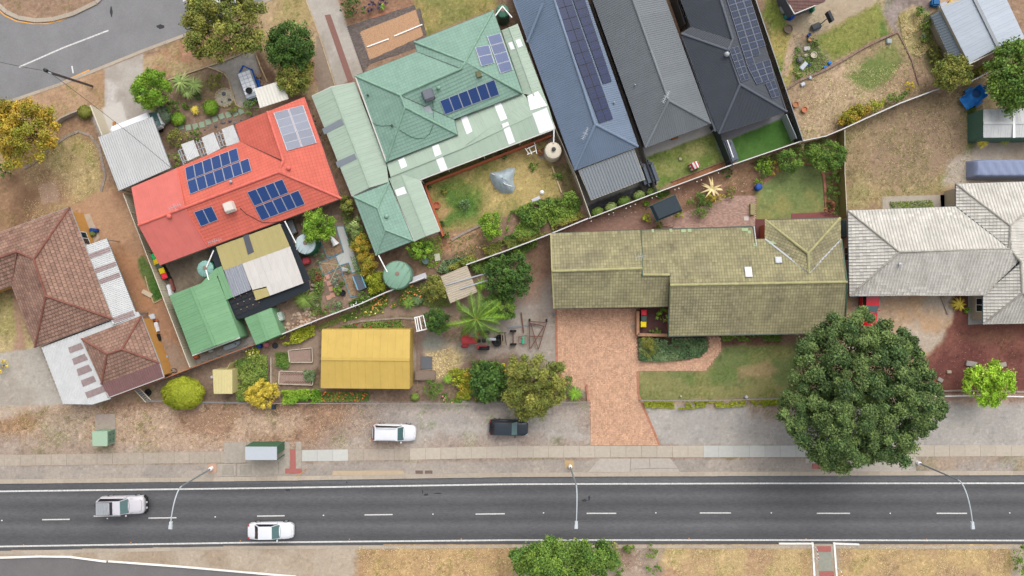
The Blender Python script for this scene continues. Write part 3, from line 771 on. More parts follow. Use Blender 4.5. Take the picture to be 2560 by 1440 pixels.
painted([(W0, 0), (-40, 6), (-12, 18), (10, 38), (40, 52), (80, 58), (115, 58), (150, 50), (211, 22)], .14, PY)
for i, (x, y) in enumerate([(3, 1302), (267, 1297), (537, 1293), (808, 1289), (1082, 1286), (1359, 1283), (1640, 1283), (1929, 1283), (2227, 1284), (2526, 1283)]):
    b = MB(); b.box(G(x, y) + Vector((0, 0, ZROAD + .012)), (.14, .11, .025), taper=.7)
    struct(b.build('road_stud', M_('white_paint')))
for x, y in [(57, 1363), (326, 1357), (600, 1353), (873, 1349), (1153, 1348), (1436, 1347), (1723, 1347), (2016, 1348), (2318, 1349)]:
    b = MB(); b.box(G(x, y) + Vector((0, 0, ZROAD + .012)), (.12, .12, .025), taper=.7)
    struct(b.build('road_stud', mat('amber', (230, 160, 90), .5, var=.05)))
# tar stains and repairs, real marks in the road
TAR = mat('tar_stain', (62, 62, 68), .7, var=.2)
def blob(name, px, py, rx, ry, m, z, n=16, seed=0, kind='structure'):
    r = random.Random(seed or int(px * 7 + py)); b = MB(); c = G(px, py)
    P = [(c.x + rx * math.cos(a) * r.uniform(.55, 1.1), c.y + ry * math.sin(a) * r.uniform(.55, 1.1)) for a in [2 * math.pi * k / n for k in range(n)]]
    b.face([(x, y, z) for x, y in P]); o = b.build(name, m); o['kind'] = kind; return o
for x, y, rx, ry in [(1462, 1252, .35, .2), (1473, 1246, .14, .4), (1065, 1237, .35, .15), (1095, 1234, .6, .08), (719, 1226, .3, .15), (277, 28, .18, .7), (400, 66, .5, .3), (1056, 1230, .08, .3), (866, 1206, .1, .1)]:
    blob('tar_stain', x, y, rx, ry, TAR, ZROAD + .003)

# ------------------------------------------------------------------ houses
def tmat(name, col, col2=None, **kw):
    ms = mat(name + '_single', col, tint=False, orand=.17, col2=col2, **kw)
    m = mat(name, col, col2=None, tint=True, **kw)
    if col2 is not None:       # noise blend of moss or wear
        nt = m.node_tree; N, L = nt.nodes, nt.links
        src = MATS[name + '_single'].node_tree
        MATS.pop(name); bpy.data.materials.remove(m)
        m = MATS[name + '_single'].copy(); m.name = name; MATS[name] = m
        nt = m.node_tree; N, L = nt.nodes, nt.links; p = N['Principled BSDF']
        for n in list(N):
            if n.bl_idname == 'ShaderNodeObjectInfo':
                mr = n.outputs['Random'].links[0].to_node
                a = N.new('ShaderNodeAttribute'); a.attribute_name = 'tint'
                for l in list(mr.outputs[0].links):
                    t = l.to_socket; L.remove(l); L.new(a.outputs['Fac'], t)
    N, L = ms.node_tree.nodes, ms.node_tree.links; p = N['Principled BSDF']; src = p.inputs['Base Color'].links[0].from_socket
    a = N.new('ShaderNodeAttribute'); a.attribute_name = 'tint'; x = N.new('ShaderNodeMix'); x.data_type = 'RGBA'; x.blend_type = 'MULTIPLY'; x.inputs[0].default_value = 1
    L.new(src, x.inputs[6]); L.new(a.outputs['Fac'], x.inputs[7]); L.new(x.outputs[2], p.inputs['Base Color'])
    return m
def house(name, label, cat, outline, z, wallm=None, gut=None, ins=.45, windows=True, group=None):
    r = thing(name, label, cat, cen(outline), group)
    P = [G(x, y, z).xy for x, y in outline]
    if wallm: walls(r, P, z - .08, wallm, ins, windows)
    if gut: gutter(r, P, z, gut)
    return r
def Z(pts, z): return [(x, y, z) for x, y in pts]

# --- olive tiled house
TO = tmat('tile_olive', (176, 168, 128), (160, 152, 120), rough=.9, var=.24, scale=.8, fine=.14, fscale=12)
CO = mat('cap_olive', (188, 182, 132), .85, var=.12, tint=True)
GO = mat('gutter_green', (96, 108, 96), .6, var=.1)
oh = house('tiled_house', 'large house with mossy olive green tiled roof behind the brick driveway', 'house',
           [(1377, 584), (1602, 575), (1880, 566), (1888, 598), (1912, 597), (1912, 550), (2100, 545), (2103, 598), (2117, 705), (2112, 832), (1671, 840), (1671, 766), (1385, 771), (1380, 678)], 2.6, M_('brick_wall'), None)
oA = Plane([(1377, 584, 2.75), (1603, 575, 2.75), (1605, 671, 4.3), (1380, 678, 4.3)])
oB = Plane([(1380, 678, 4.3), (1605, 671, 4.3), (1607, 686, 4.08), (1673, 686, 4.08), (1671, 766, 2.7), (1385, 771, 2.7)])
oC = Plane([(1605, 575, 2.6), (1880, 566, 2.6), (1888, 598, 3.0), (1912, 597, 3.0), (2022, 683, 4.12), (2103, 598, 3.0), (2117, 705, 4.45), (1675, 713, 4.45), (1674, 688, 4.12), (1607, 688, 4.12)])
oD = Plane([(1675, 713, 4.45), (2117, 705, 4.45), (2112, 832, 2.6), (1671, 840, 2.6)])
oE = Plane([(1912, 550, 2.6), (2100, 545, 2.6), (2020, 634, 4.15)])
oF = Plane([(1912, 550, 2.6), (2020, 634, 4.15), (2022, 683, 4.15), (1912, 597, 3.0)])
oG = Plane([(2100, 545, 2.6), (2103, 598, 3.0), (2022, 683, 4.15), (2020, 634, 4.15)])
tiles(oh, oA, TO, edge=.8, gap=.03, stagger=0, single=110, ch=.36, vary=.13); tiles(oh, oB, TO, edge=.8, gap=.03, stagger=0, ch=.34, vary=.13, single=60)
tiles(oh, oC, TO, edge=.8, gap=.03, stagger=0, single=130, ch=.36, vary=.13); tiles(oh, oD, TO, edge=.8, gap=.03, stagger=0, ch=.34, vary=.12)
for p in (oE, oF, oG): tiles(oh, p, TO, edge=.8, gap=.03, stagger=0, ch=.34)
for a, c in [((1380, 678, 4.3), (1605, 671, 4.3)), ((1607, 687, 4.12), (1673, 687, 4.12)), ((1675, 713, 4.45), (2117, 705, 4.45)),
             ((1912, 550, 2.6), (2020, 634, 4.15)), ((2100, 545, 2.6), (2020, 634, 4.15)), ((2020, 634, 4.15), (2022, 683, 4.15))]: ridge(oh, a, c, CO, w=.3)
def flash(parent, a, c, m, w=.12, h=.1, off=.06, name='flashing'):
    A, B = G(*a), G(*c); k = MB(); k.bar(A + Vector((0, 0, off)), B + Vector((0, 0, off)), w, h); k.build(name, m, parent)
DG = mat('flashing_green', (70, 104, 84), .6, var=.1)
flash(oh, (1603, 575, 2.75), (1606, 690, 4.25), DG, .1, .16); flash(oh, (1674, 688, 4.15), (1674, 766, 2.85), DG, .08, .12); flash(oh, (1674, 714, 4.45), (1671, 840, 2.65), DG, .08, .1)
for a, c in [((1912, 597, 3.0), (2022, 683, 4.12)), ((2103, 598, 3.0), (2022, 683, 4.12))]: flash(oh, a, c, M_('galv'), .16, .02, .07, 'valley')
flash(oh, (2103, 598, 2.98), (2117, 705, 4.45), DG, .1, .1); flash(oh, (2117, 705, 4.45), (2112, 832, 2.65), DG, .1, .1)
for a, c in [((1377, 584), (1603, 575)), ((1605, 575), (1880, 566)), ((1912, 550), (2100, 545)), ((2112, 832), (1671, 840)), ((1671, 766), (1385, 771)), ((1880, 566), (1886, 598))]:
    A, B = G(*a, 2.6), G(*c, 2.6); k = MB(); k.bar(A, B, .13, .12); k.build('gutter', GO, oh)
for a, c in [((1377, 584, 2.75), (1380, 678, 4.3)), ((1380, 678, 4.3), (1385, 771, 2.7))]: flash(oh, a, c, CO, .14, .06, .03, 'verge_cap')
def skylight(parent, pl, px, py, w, h, ang, col='white_paint'):
    c = pl.at(px, py, .09); k = MB(); R = Matrix((pl.h, pl.u, pl.n)).transposed() @ Matrix.Rotation(math.radians(ang), 3, 'Z')
    k.box(c, (w + .12, h + .12, .12), M=R); f = k.build('skylight', M_('galv'), parent)
    k = MB(); k.box(c + pl.n * .07, (w, h, .03), M=R); k.build('pane', M_(col), f)
skylight(oh, oC, 1871, 680, .62, 1.0, 0); skylight(oh, oC, 1946, 650, .55, .55, 0, 'galv')
MOSS = mat('tile_pale', (176, 196, 150), .9, var=.12)
for x, y, w in [(1632, 577, .25), (1677, 576, .3), (1709, 577, .5), (1724, 576, .4), (1862, 574, .7), (1873, 580, .35), (1888, 612, .4), (1932, 606, .9)]:
    c = oC.at(x, y, .07); k = MB(); k.box(c, (w, .36, .02), M=Matrix((oC.h, oC.u, oC.n)).transposed()); k.build('patched_tile', MOSS, oh)
def antenna(parent, base, ang, L=1.3, n=7, h=1.3, span=.5, m='galv'):
    k = MB(); k.tube([base, base + Vector((0, 0, h))], .02, 6)
    t = base + Vector((0, 0, h)); d = Vector((math.cos(math.radians(ang)), math.sin(math.radians(ang)), 0)); s = Vector((-d.y, d.x, 0))
    k.bar(t - d * L / 2, t + d * L / 2, .035)
    o = k.build('tv_antenna', M_(m), parent); e = MB()
    for i in range(n):
        p = t + d * (L * (i / (n - 1) - .5)); w = span * (1 - .45 * i / n); e.bar(p - s * w / 2, p + s * w / 2, .022)
    e.bar(t - s * .3 + Vector((0, 0, .05)), t + s * .3 + Vector((0, 0, .05)), .03); e.build('element', M_(m), o)
antenna(oh, oA.at(1598, 642, 0), 10, 1.0, 4, .9, .7)
flash(oh, (1885, 566, 2.7), (1890, 612, 3.3), M_('galv'), .07, .07, .05, 'downpipe')

# --- white tiled house on the right
TW = tmat('tile_white', (236, 231, 221), (222, 217, 207), rough=.85, var=.08, scale=1.5, fine=.10, fscale=16)
CW = mat('cap_white', (190, 184, 174), .85, var=.25, scale=1.2, tint=True, col2=(140, 128, 116))
GW = mat('gutter_blue_grey', (120, 138, 148), .5, var=.1)
wh = house('tiled_house', 'house with pale grey-white ribbed tile roof at the right edge', 'house',
           [(2120, 527), (2390, 517), (2390, 460), (2660, 452), (2660, 806), (2458, 810), (2458, 737), (2124, 740)], 2.6, M_('cream_wall'), GW)
WP = [Plane([(2120, 527, 2.6), (2248, 630, 4.5), (2124, 740, 2.6)]),
      Plane([(2120, 527, 2.6), (2390, 517, 2.6), (2523, 622, 4.5), (2248, 630, 4.5)]),
      Plane([(2124, 740, 2.6), (2248, 630, 4.5), (2523, 622, 4.5), (2552, 655, 4.5), (2458, 737, 2.6)]),
      Plane([(2390, 517, 2.6), (2390, 460, 2.6), (2525, 565, 4.5), (2523, 622, 4.5)]),
      Plane([(2390, 460, 2.6), (2660, 452, 2.6), (2525, 565, 4.5)]),
      Plane([(2458, 737, 2.6), (2552, 655, 4.5), (2555, 733, 4.5), (2458, 810, 2.6)]),
      Plane([(2458, 810, 2.6), (2555, 733, 4.5), (2660, 806, 2.6)]),
      Plane([(2660, 452, 2.6), (2525, 565, 4.5), (2523, 622, 4.5), (2552, 655, 4.5), (2555, 733, 4.5), (2660, 806, 2.6)])]
for i, p in enumerate(WP): tiles(wh, p, TW, ch=.34, tw=.34, stagger=0, roll=.055, vary=.06, single=[100, 100, 100, 0, 0, 0, 0, 0][i])
for a, c in [((2120, 527, 2.6), (2248, 630, 4.5)), ((2124, 740, 2.6), (2248, 630, 4.5)), ((2248, 630, 4.5), (2523, 622, 4.5)), ((2390, 460, 2.6), (2525, 565, 4.5)),
             ((2660, 452, 2.6), (2525, 565, 4.5)), ((2525, 565, 4.5), (2523, 622, 4.5)), ((2523, 622, 4.5), (2552, 655, 4.5)), ((2552, 655, 4.5), (2555, 733, 4.5)),
             ((2555, 733, 4.5), (2458, 810, 2.6)), ((2555, 733, 4.5), (2660, 806, 2.6))]: ridge(wh, a, c, CW, w=.24)
VD = mat('valley_dark', (84, 98, 100), .6, var=.1)
for a, c in [((2390, 517, 2.6), (2523, 622, 4.5)), ((2458, 737, 2.6), (2552, 655, 4.5))]: flash(wh, a, c, VD, .1, .03, .05, 'valley')
k = MB(); k.lathe(WP[2].at(2247, 661, .0), [(.14, 0), (.14, .25), (.2, .27), (.2, .36), (.02, .42)], 10); k.build('vent', M_('galv'), wh)

# --- brown tiled house on the left, with its garage wing
TB = tmat('tile_brown', (176, 140, 122), (160, 122, 106), rough=.85, var=.12, scale=1.4, fine=.14, fscale=14)
CB = mat('cap_brown', (150, 98, 84), .85, var=.15, tint=True)
GB = mat('gutter_pale', (196, 190, 186), .5, var=.08)
bh = house('tiled_house', 'house with mottled brown concrete tile roof at the left edge', 'house',
           [(175, 518), (281, 797), (88, 868), (30, 712), (-150, 777), (-150, 635)], 2.6, M_('orange_wall'), GB, ins=.35)
BP = [Plane([(175, 518, 2.6), (281, 797, 2.6), (115, 740, 4.7), (85, 648, 4.7)]), Plane([(281, 797, 2.6), (88, 868, 2.6), (115, 740, 4.7)]),
      Plane([(88, 868, 2.6), (30, 712, 2.6), (43, 630, 4.1), (85, 648, 4.7), (115, 740, 4.7)]),
      Plane([(175, 518, 2.6), (85, 648, 4.7), (43, 629, 4.1), (-150, 698, 4.1), (-150, 635, 2.6)]),
      Plane([(43, 630, 4.1), (30, 712, 2.6), (-150, 777, 2.6), (-150, 698, 4.1)])]
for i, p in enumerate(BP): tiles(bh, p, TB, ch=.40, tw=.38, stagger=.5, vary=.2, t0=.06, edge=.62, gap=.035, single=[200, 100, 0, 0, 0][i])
for a, c in [((175, 518, 2.6), (85, 648, 4.7)), ((85, 648, 4.7), (115, 740, 4.7)), ((115, 740, 4.7), (281, 797, 2.6)), ((115, 740, 4.7), (88, 868, 2.6)),
             ((43, 629, 4.1), (-150, 698, 4.1)), ((85, 648, 4.7), (43, 629, 4.1))]: ridge(bh, a, c, CB, w=.24)
flash(bh, (43, 630, 4.1), (30, 712, 2.65), CB, .1, .03, .06, 'valley')
gh = house('tiled_garage', 'small brown tiled garage wing beside the white metal carport', 'garage',
           [(205, 847), (353, 790), (398, 905), (410, 943), (272, 994), (254, 958)], 2.5, M_('orange_wall'), GB, ins=.3, windows=False)
for p in [Plane([(205, 847, 2.5), (353, 790, 2.5), (305, 873, 3.9), (268, 885, 3.9)]), Plane([(353, 790, 2.5), (398, 907, 2.5), (305, 873, 3.9)]),
          Plane([(205, 847, 2.5), (268, 885, 3.9), (254, 958, 2.6)]), Plane([(268, 885, 3.9), (305, 873, 3.9), (398, 907, 2.5), (254, 959, 2.6)])]:
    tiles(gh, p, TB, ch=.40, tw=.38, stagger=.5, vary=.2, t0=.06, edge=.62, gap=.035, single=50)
for a, c in [((205, 847, 2.5), (268, 885, 3.9)), ((353, 790, 2.5), (305, 873, 3.9)), ((268, 885, 3.9), (305, 873, 3.9)), ((305, 873, 3.9), (398, 907, 2.5)), ((268, 885, 3.9), (254, 960, 2.6))]: ridge(gh, a, c, CB, w=.24)
MBR = mat('metal_brown', (134, 98, 96), .5, var=.10, tint=True)
sheets(gh, Plane([(254, 958, 2.58), (397, 907, 2.58), (411, 944, 2.4), (270, 995, 2.4)]), MBR, w=.5, prof=corr(.5, 2, .03))
MWH = mat('metal_white', (222, 223, 222), .5, var=.09, scale=1.4, tint=True, k=.6)
MST = mat('sheet_brown_clear', (168, 148, 146), .35, var=.2, scale=3, tint=True)
def canopy(label, cat, name, poly, zs, m, w=.5, prof=None, strips=(), posts=True, stripm=None, flat=None, pm='grey_metal', each=True, group=None, rim=None, striplift=.035):
    """flat open roof: sheets, frame, posts, and lighter or darker sheets laid in it"""
    pts = [(x, y, z) for (x, y), z in zip(poly, zs)]
    r = thing(name, label, cat, cen(poly), group); pl = Plane(pts, flat)
    sheets(r, pl, m, w=w, prof=prof or corr(w, 3, .028), each=each)
    for i in range(len(pts)):
        a, b_ = G(*pts[i]), G(*pts[(i + 1) % len(pts)]); k = MB(); k.bar(a - Vector((0, 0, .06)), b_ - Vector((0, 0, .06)), .07, .1); k.build('beam', rim or M_(pm), r)
        if posts:
            k = MB(); c = a.lerp(sum([G(*p) for p in pts], Vector()) / len(pts), .04); k.bar((c.x, c.y, 0), (c.x, c.y, c.z - .05), .08); k.build('post', M_(pm), r)
    for q in strips:
        k = MB(); sp = [pl.at(x, y) for x, y in q]
        sub = Plane.__new__(Plane); sub.__dict__.update(pl.__dict__)
        sub.P = sp; sub.Q = [((p - pl.o).dot(pl.h), (p - pl.o).dot(pl.u)) for p in sp]; sub.tris = []
        for t in tessellate_polygon([[Vector((v[0], v[1], 0)) for v in sub.Q]]):
            a, b2, c = [sub.Q[i] for i in t]; cr = (b2[0] - a[0]) * (c[1] - a[1]) - (b2[1] - a[1]) * (c[0] - a[0])
            if abs(cr) > 1e-6: sub.tris.append((a, b2, c) if cr > 0 else (a, c, b2))
        sheets(r, sub, stripm or MST, w=w, prof=prof or corr(w, 3, .028), each=False, lift=striplift, name='clear_sheet')
    return r, pl
canopy('white corrugated verandah roof with brown clear strips along the brown tiled house', 'verandah', 'verandah',
       [(215, 614), (267, 596), (343, 790), (282, 812)], [2.5, 2.35, 2.35, 2.5], MWH, w=.6, prof=corr(.6, 3, .04), flat=160,
       strips=[[(222, 636), (274, 617), (278, 628), (227, 647)], [(237, 672), (288, 654), (292, 664), (241, 683)], [(245, 700), (298, 681), (302, 692), (250, 711)], [(281, 795), (333, 776), (338, 789), (286, 808)]])
canopy('long white ribbed carport roof with short brown strips below the brown tiled house', 'carport', 'carport',
       [(104, 869), (283, 801), (345, 779), (352, 790), (206, 848), (255, 960), (277, 997), (232, 1011), (158, 1010)], [2.35] * 9, MWH, w=.6, prof=corr(.6, 2, .05), flat=70,
       strips=[[(171, 869), (203, 857), (210, 871), (176, 883)], [(181, 897), (212, 884), (221, 899), (186, 912)], [(192, 923), (222, 911), (232, 926), (197, 940)], [(203, 951), (234, 939), (242, 953), (208, 967)], [(213, 981), (261, 963), (266, 978), (219, 996)]])

# --- red house
RED = (228, 116, 98)
TR = tmat('tile_red', RED, rough=.7, var=.1, scale=.8, fine=.07, fscale=14, k=.66)
MRD = mat('metal_red', (222, 120, 110), .6, var=.09, scale=.8, tint=True, k=.66)
CR = mat('cap_red', (238, 122, 108), .7, var=.06, tint=True, k=.66)
GR = mat('gutter_red', (120, 84, 78), .6, var=.1)
rh = house('tiled_house', 'house with bright coral red roof and blue solar panels', 'house',
           [(329, 469), (602, 356), (588, 311), (761, 243), (853, 496), (400, 663)], 2.6, M_('cream_wall'), GR)
Rup = Plane([(443, 420, 2.6), (602, 355, 2.6), (705, 402, 4.15), (697, 430, 4.15), (462, 517, 4.15)])
Rlow = Plane([(462, 517, 4.15), (697, 430, 4.15), (853, 496, 2.6), (521, 618, 2.6)])
Re = Plane([(761, 243, 2.6), (853, 496, 2.6), (697, 430, 4.15), (708, 402, 4.15), (668, 279, 4.15)])
Rnw = Plane([(588, 311, 2.6), (668, 279, 4.15), (708, 402, 4.15), (602, 355, 2.6)])
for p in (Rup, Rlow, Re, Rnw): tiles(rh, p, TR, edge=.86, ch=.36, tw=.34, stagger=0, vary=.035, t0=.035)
for q in ([(329, 469, 2.6), (443, 420, 2.6), (462, 517, 4.15), (346, 563, 4.15)], [(346, 563, 4.15), (462, 517, 4.15), (521, 618, 2.6), (400, 663, 2.6)]):
    sheets(rh, Plane(q), MRD, w=.76, prof=[(0, .05), (.02, .05), (.03, .035), (.74, .035), (.76, .05)])
for a, c in [((346, 563, 4.15), (697, 430, 4.15)), ((697, 430, 4.15), (853, 496, 2.6)), ((697, 430, 4.15), (708, 402, 4.15)), ((708, 402, 4.15), (668, 279, 4.15))]: ridge(rh, a, c, CR, w=.3)
flash(rh, (602, 355, 2.62), (708, 402, 4.15), GR, .05, .02, .06, 'valley')
flash(rh, (443, 420, 2.62), (462, 517, 4.17), CR, .08, .08, .05); flash(rh, (462, 517, 4.17), (521, 618, 2.62), CR, .08, .08, .05)
solar(rh, Re, [(683, 282), (758, 262), (792, 357), (717, 377)], 2, 5, cell='solar_cell_reflection_tint', cx=10, cy=6)
solar(rh, Rup, [(462, 419), (592, 369), (599, 401), (467, 452)], 6, 1)
solar(rh, Rup, [(467, 453), (621, 395), (629, 427), (475, 486)], 7, 1)
solar(rh, Rlow, [(617, 480), (706, 447), (722, 482), (636, 516)], 4, 1)
solar(rh, Rlow, [(636, 518), (746, 475), (763, 511), (654, 552)], 5, 1)
solar(rh, Rlow, [(484, 530), (529, 515), (546, 550), (502, 567)], 2, 1)
def cooler(parent, c, s, ang, m, h=.75, legs=True):
    k = MB(); R = Matrix.Rotation(math.radians(ang), 3, 'Z'); c = Vector(c)
    bm = bmesh.new(); bmesh.ops.create_cube(bm, size=1)
    for v in bm.verts:
        kx = .82 if v.co.z > 0 else 1; v.co = Vector((v.co.x * s * kx, v.co.y * s * kx, v.co.z * h))
    bmesh.ops.bevel(bm, geom=bm.edges[:], offset=.07, segments=2, affect='EDGES')
    bm.verts.ensure_lookup_table()
    k.mesh([R @ v.co + c + Vector((0, 0, h / 2 + .15)) for v in bm.verts], [[v.index for v in f.verts] for f in bm.faces]); bm.free()
    k.box(c + Vector((0, 0, .05)), (s * .5, s * .5, .5), ang)
    o = k.build('cooler', m, parent)
    k = MB()
    for i in range(4): k.box(R @ Vector((0, -s * .5 + .0, 0)) + c + Vector((0, 0, .3 + i * .13)), (s * .7, .03, .05), ang)
    k.build('louvre', m, o)
cooler(rh, Rlow.at(578, 519, 0), 1.15, 20, mat('cooler_cream', (226, 216, 206), .6, var=.06, k=.7))
def vent(parent, c, r, m, dome=True):
    k = MB(); k.lathe(c, [(r * .7, -.1), (r * .7, .12), (r, .14), (r, .26), (r * .8, .36), (r * .3, .42)], 14); k.build('vent', m, parent, smooth=False)
vent(rh, Re.at(723, 421), .24, CR); vent(rh, Rlow.at(425, 541), .26, CR); vent(rh, Rup.at(579, 455), .17, M_('galv'))
antenna(rh, Rup.at(452, 520), 25, 1.2, 6); antenna(rh, Rlow.at(545, 604), 15, 1.4, 7, .8, .5)
k = MB(); k.tube([Rlow.at(x, y, .06) for x, y in [(600, 520), (615, 535), (635, 545), (655, 556), (680, 557), (700, 553)]], .025, 5); k.build('cable', M_('dark_metal'), rh)
sheets(rh, Plane([(636, 222, 2.7), (706, 200, 2.7), (722, 247, 2.5), (650, 270, 2.5)]), mat('metal_cream', (240, 236, 224), .5, var=.04, tint=True, k=.7), w=.7, prof=corr(.7, 2, .03), name='porch_sheet')

# --- grey corrugated carport, pergola slats
MGR = mat('metal_grey', (206, 207, 206), .5, var=.06, scale=1, tint=True)
canopy('square light grey corrugated carport roof over the parked white van', 'carport', 'carport', [(246, 343), (381, 292), (428, 419), (297, 477)], [2.5, 2.5, 2.5, 2.5], MGR, w=.75, prof=corr(.75, 3, .045), flat=110)
PG = thing('pergola', 'open steel pergola with three white roof panels on the red house', 'pergola', cen([(445, 410), (600, 350)]))
pz = 2.45
for i, q in enumerate([[(453, 361), (484, 350), (499, 389), (469, 403)], [(504, 344), (534, 331), (551, 372), (519, 388)], [(554, 323), (583, 312), (599, 355), (567, 366)]]):
    sheets(PG, Plane(Z(q, pz + .06), 110), MWH, w=.5, prof=corr(.5, 3, .03), each=False, name='roof_panel')
for a, c in [((446, 377), (580, 325)), ((452, 391), (592, 338)), ((457, 405), (598, 350)), ((446, 377), (460, 412)), ((450, 372), (464, 408)), ((491, 352), (506, 392)), ((499, 350), (512, 388)), ((541, 333), (553, 370)), ((548, 330), (560, 366)), ((578, 322), (600, 372)), ((585, 320), (602, 358))]:
    k = MB(); k.bar(G(*a, pz), G(*c, pz), .07, .12); k.build('rafter', M_('galv'), PG)
for a in [(446, 377), (500, 356), (545, 340), (580, 325)]:
    p = G(*a, pz); k = MB(); k.bar((p.x, p.y, 0), p, .09); k.build('post', M_('galv'), PG)

# --- green house and its annexes
GT = (152, 188, 170)
TG = tmat('tile_green', GT, (146, 182, 165), rough=.75, var=.06, scale=1, fine=.05, fscale=14)
CG = mat('cap_green', (150, 188, 166), .7, var=.07, tint=True)
MG = mat('metal_pale_green', (184, 204, 184), .5, var=.05, scale=.7, tint=True)
GG = mat('gutter_white', (226, 224, 216), .5, var=.06)
GD = mat('gutter_dark_green', (88, 106, 96), .5, var=.06)
grh = house('tiled_house', 'large house with sea green tiled roof, grey cooler and blue solar panels', 'house',
            [(888, 190), (1043, 130), (1036, 105), (1233, 27), (1306, 233), (1135, 298), (1144, 336), (966, 405)], 2.8, M_('brick_wall'), GD)
flash(grh, (888, 190, 2.85), (966, 405, 2.85), GG, .14, .1, 0, 'white_gutter')
r_ = 4.35
GP = {'tl': Plane([(888, 190, 2.8), (1043, 130, 2.8), (1153, 172, r_), (1000, 238, r_)]), 's': Plane([(1306, 233, 2.8), (1135, 298, 2.8), (1003, 240, r_), (1153, 172, r_), (1163, 155, r_)]),
      'g2': Plane([(1036, 105, 2.8), (1163, 155, r_), (1153, 172, r_), (1043, 130, 2.8)]), 'n': Plane([(1036, 105, 2.8), (1233, 27, 2.8), (1163, 155, r_)]),
      'e': Plane([(1233, 27, 2.8), (1306, 233, 2.8), (1163, 155, r_)]), 'g6': Plane([(1135, 298, 2.8), (1144, 336, 2.8), (1012, 268, r_), (1002, 239, r_)]),
      'g7': Plane([(1144, 336, 2.8), (966, 405, 2.8), (1012, 268, r_)]), 'w': Plane([(888, 190, 2.8), (1001, 238, r_), (1012, 268, r_), (966, 405, 2.8)])}
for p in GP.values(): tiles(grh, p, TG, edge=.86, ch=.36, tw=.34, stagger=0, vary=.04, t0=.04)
for a, c in [((888, 190, 2.8), (1000, 238, r_)), ((1000, 238, r_), (1153, 172, r_)), ((1153, 172, r_), (1163, 155, r_)), ((1036, 105, 2.8), (1163, 155, r_)), ((1233, 27, 2.8), (1163, 155, r_)),
             ((1163, 155, r_), (1306, 233, 2.8)), ((1001, 238, r_), (1012, 268, r_)), ((1012, 268, r_), (1144, 336, 2.8)), ((1012, 268, r_), (966, 405, 2.8))]: ridge(grh, a, c, CG, w=.26)
for a, c in [((1043, 130, 2.8), (1153, 172, r_)), ((1135, 298, 2.8), (1003, 240, r_))]: flash(grh, a, c, GD, .06, .02, .06, 'valley')
solar(grh, GP['s'], [(1099, 252), (1236, 198), (1249, 237), (1113, 287)], 6, 1)
solar(grh, GP['e'], [(1217, 91), (1252, 82), (1283, 174), (1251, 184)], 1, 4, cx=6, cy=4); solar(grh, GP['e'], [(1187, 118), (1223, 112), (1237, 157), (1203, 166)], 1, 2, cx=6, cy=4)
cooler(grh, GP['s'].at(1072, 240, 0), 1.25, 20, mat('cooler_grey', (120, 124, 134), .6, var=.06), .6)
vent(grh, GP['s'].at(1097, 221), .2, CG); vent(grh, GP['w'].at(980, 315), .13, GD); vent(grh, GP['w'].at(920, 239), .12, GD)
skylight(grh, GP['s'], 1069, 277, .75, .8, 0, 'galv')
c = GP['s'].at(1197, 186, .1); k = MB(); k.box(c, (.5, .6, .3), 20); k.build('roof_box', mat('dull_olive', (120, 118, 84), .7), grh)
def on(planes, x, y, d=.05): return max((p.at(x, y, d) for p in planes), key=lambda v: v.z)
def onroof(x, y):
    best = None
    for p in GP.values():
        v = p.at(x, y, .07); q = ((v - p.o).dot(p.h), (v - p.o).dot(p.u))
        if inpoly(q[0], q[1], p.Q): return v
        if best is None: best = v
    return best
k = MB(); k.tube([onroof(x, y) for x, y in [(929, 305), (940, 312), (955, 315), (980, 313), (1000, 326), (1025, 341), (1045, 347), (1062, 345), (1075, 333), (1082, 315), (1084, 290), (1083, 270), (1082, 252)]], .022, 5); k.build('cable', GD, grh)

MW2 = mat('sheet_white', (244, 244, 246), .4, var=.02, tint=True, k=.75)
MDK = mat('sheet_smoke', (142, 150, 158), .35, var=.05, tint=True)
FL = [(0, .004), (.25, .004), (.26, .02), (.28, .02), (.29, .004), (.75, .004), (.76, .02)]
def mono(root, pts, m=None, w=.76, flat=None, strips=(), sm=None, lift=.03):
    pl = Plane(pts, flat); sheets(root, pl, m or MG, w=w, prof=FL if w == .76 else corr(w, 3, .03), each=True)
    for q in strips:
        sp = [pl.at(x, y, lift) for x, y in q]; k = MB(); k.mesh(sp + [p - pl.n * .03 for p in sp], [(0, 1, 2, 3), (4, 7, 6, 5), (0, 4, 5, 1), (1, 5, 6, 2), (2, 6, 7, 3), (3, 7, 4, 0)]); k.build('clear_panel', sm or MW2, root)
    return pl
cp = house('carport', 'pale green metal carport with grey strips on the left of the green house', 'carport', [(780, 240), (828, 217), (888, 206), (968, 456), (880, 490)], 2.3, None, GG)
mono(cp, [(780, 240, 2.35), (829, 218, 2.75), (925, 469, 2.75), (880, 490, 2.35)], strips=[[(805, 322), (853, 297), (860, 311), (811, 336)], [(839, 405), (886, 384), (892, 398), (845, 420)]], sm=MDK)
mono(cp, [(829, 218, 2.75), (886, 206, 2.5), (965, 404, 2.5), (972, 455, 2.5), (925, 469, 2.75)])
flash(cp, (829, 218, 2.76), (925, 469, 2.76), MG, .16, .05, .03, 'ridge_cap')
for a in [(784, 243), (828, 355), (878, 484), (830, 222), (925, 464)]: p = G(*a, 2.3); k = MB(); k.bar((p.x, p.y, 0), p, .09); k.build('post', GG, cp)
flash(cp, (880, 490, 2.3), (968, 456, 2.3), GG, .1, .1, .02, 'beam')
vr = thing('verandah', 'pale green metal verandah with white clear panels wrapping the green house', 'verandah', cen([(1050, 450), (1388, 322), (1290, 60)]))
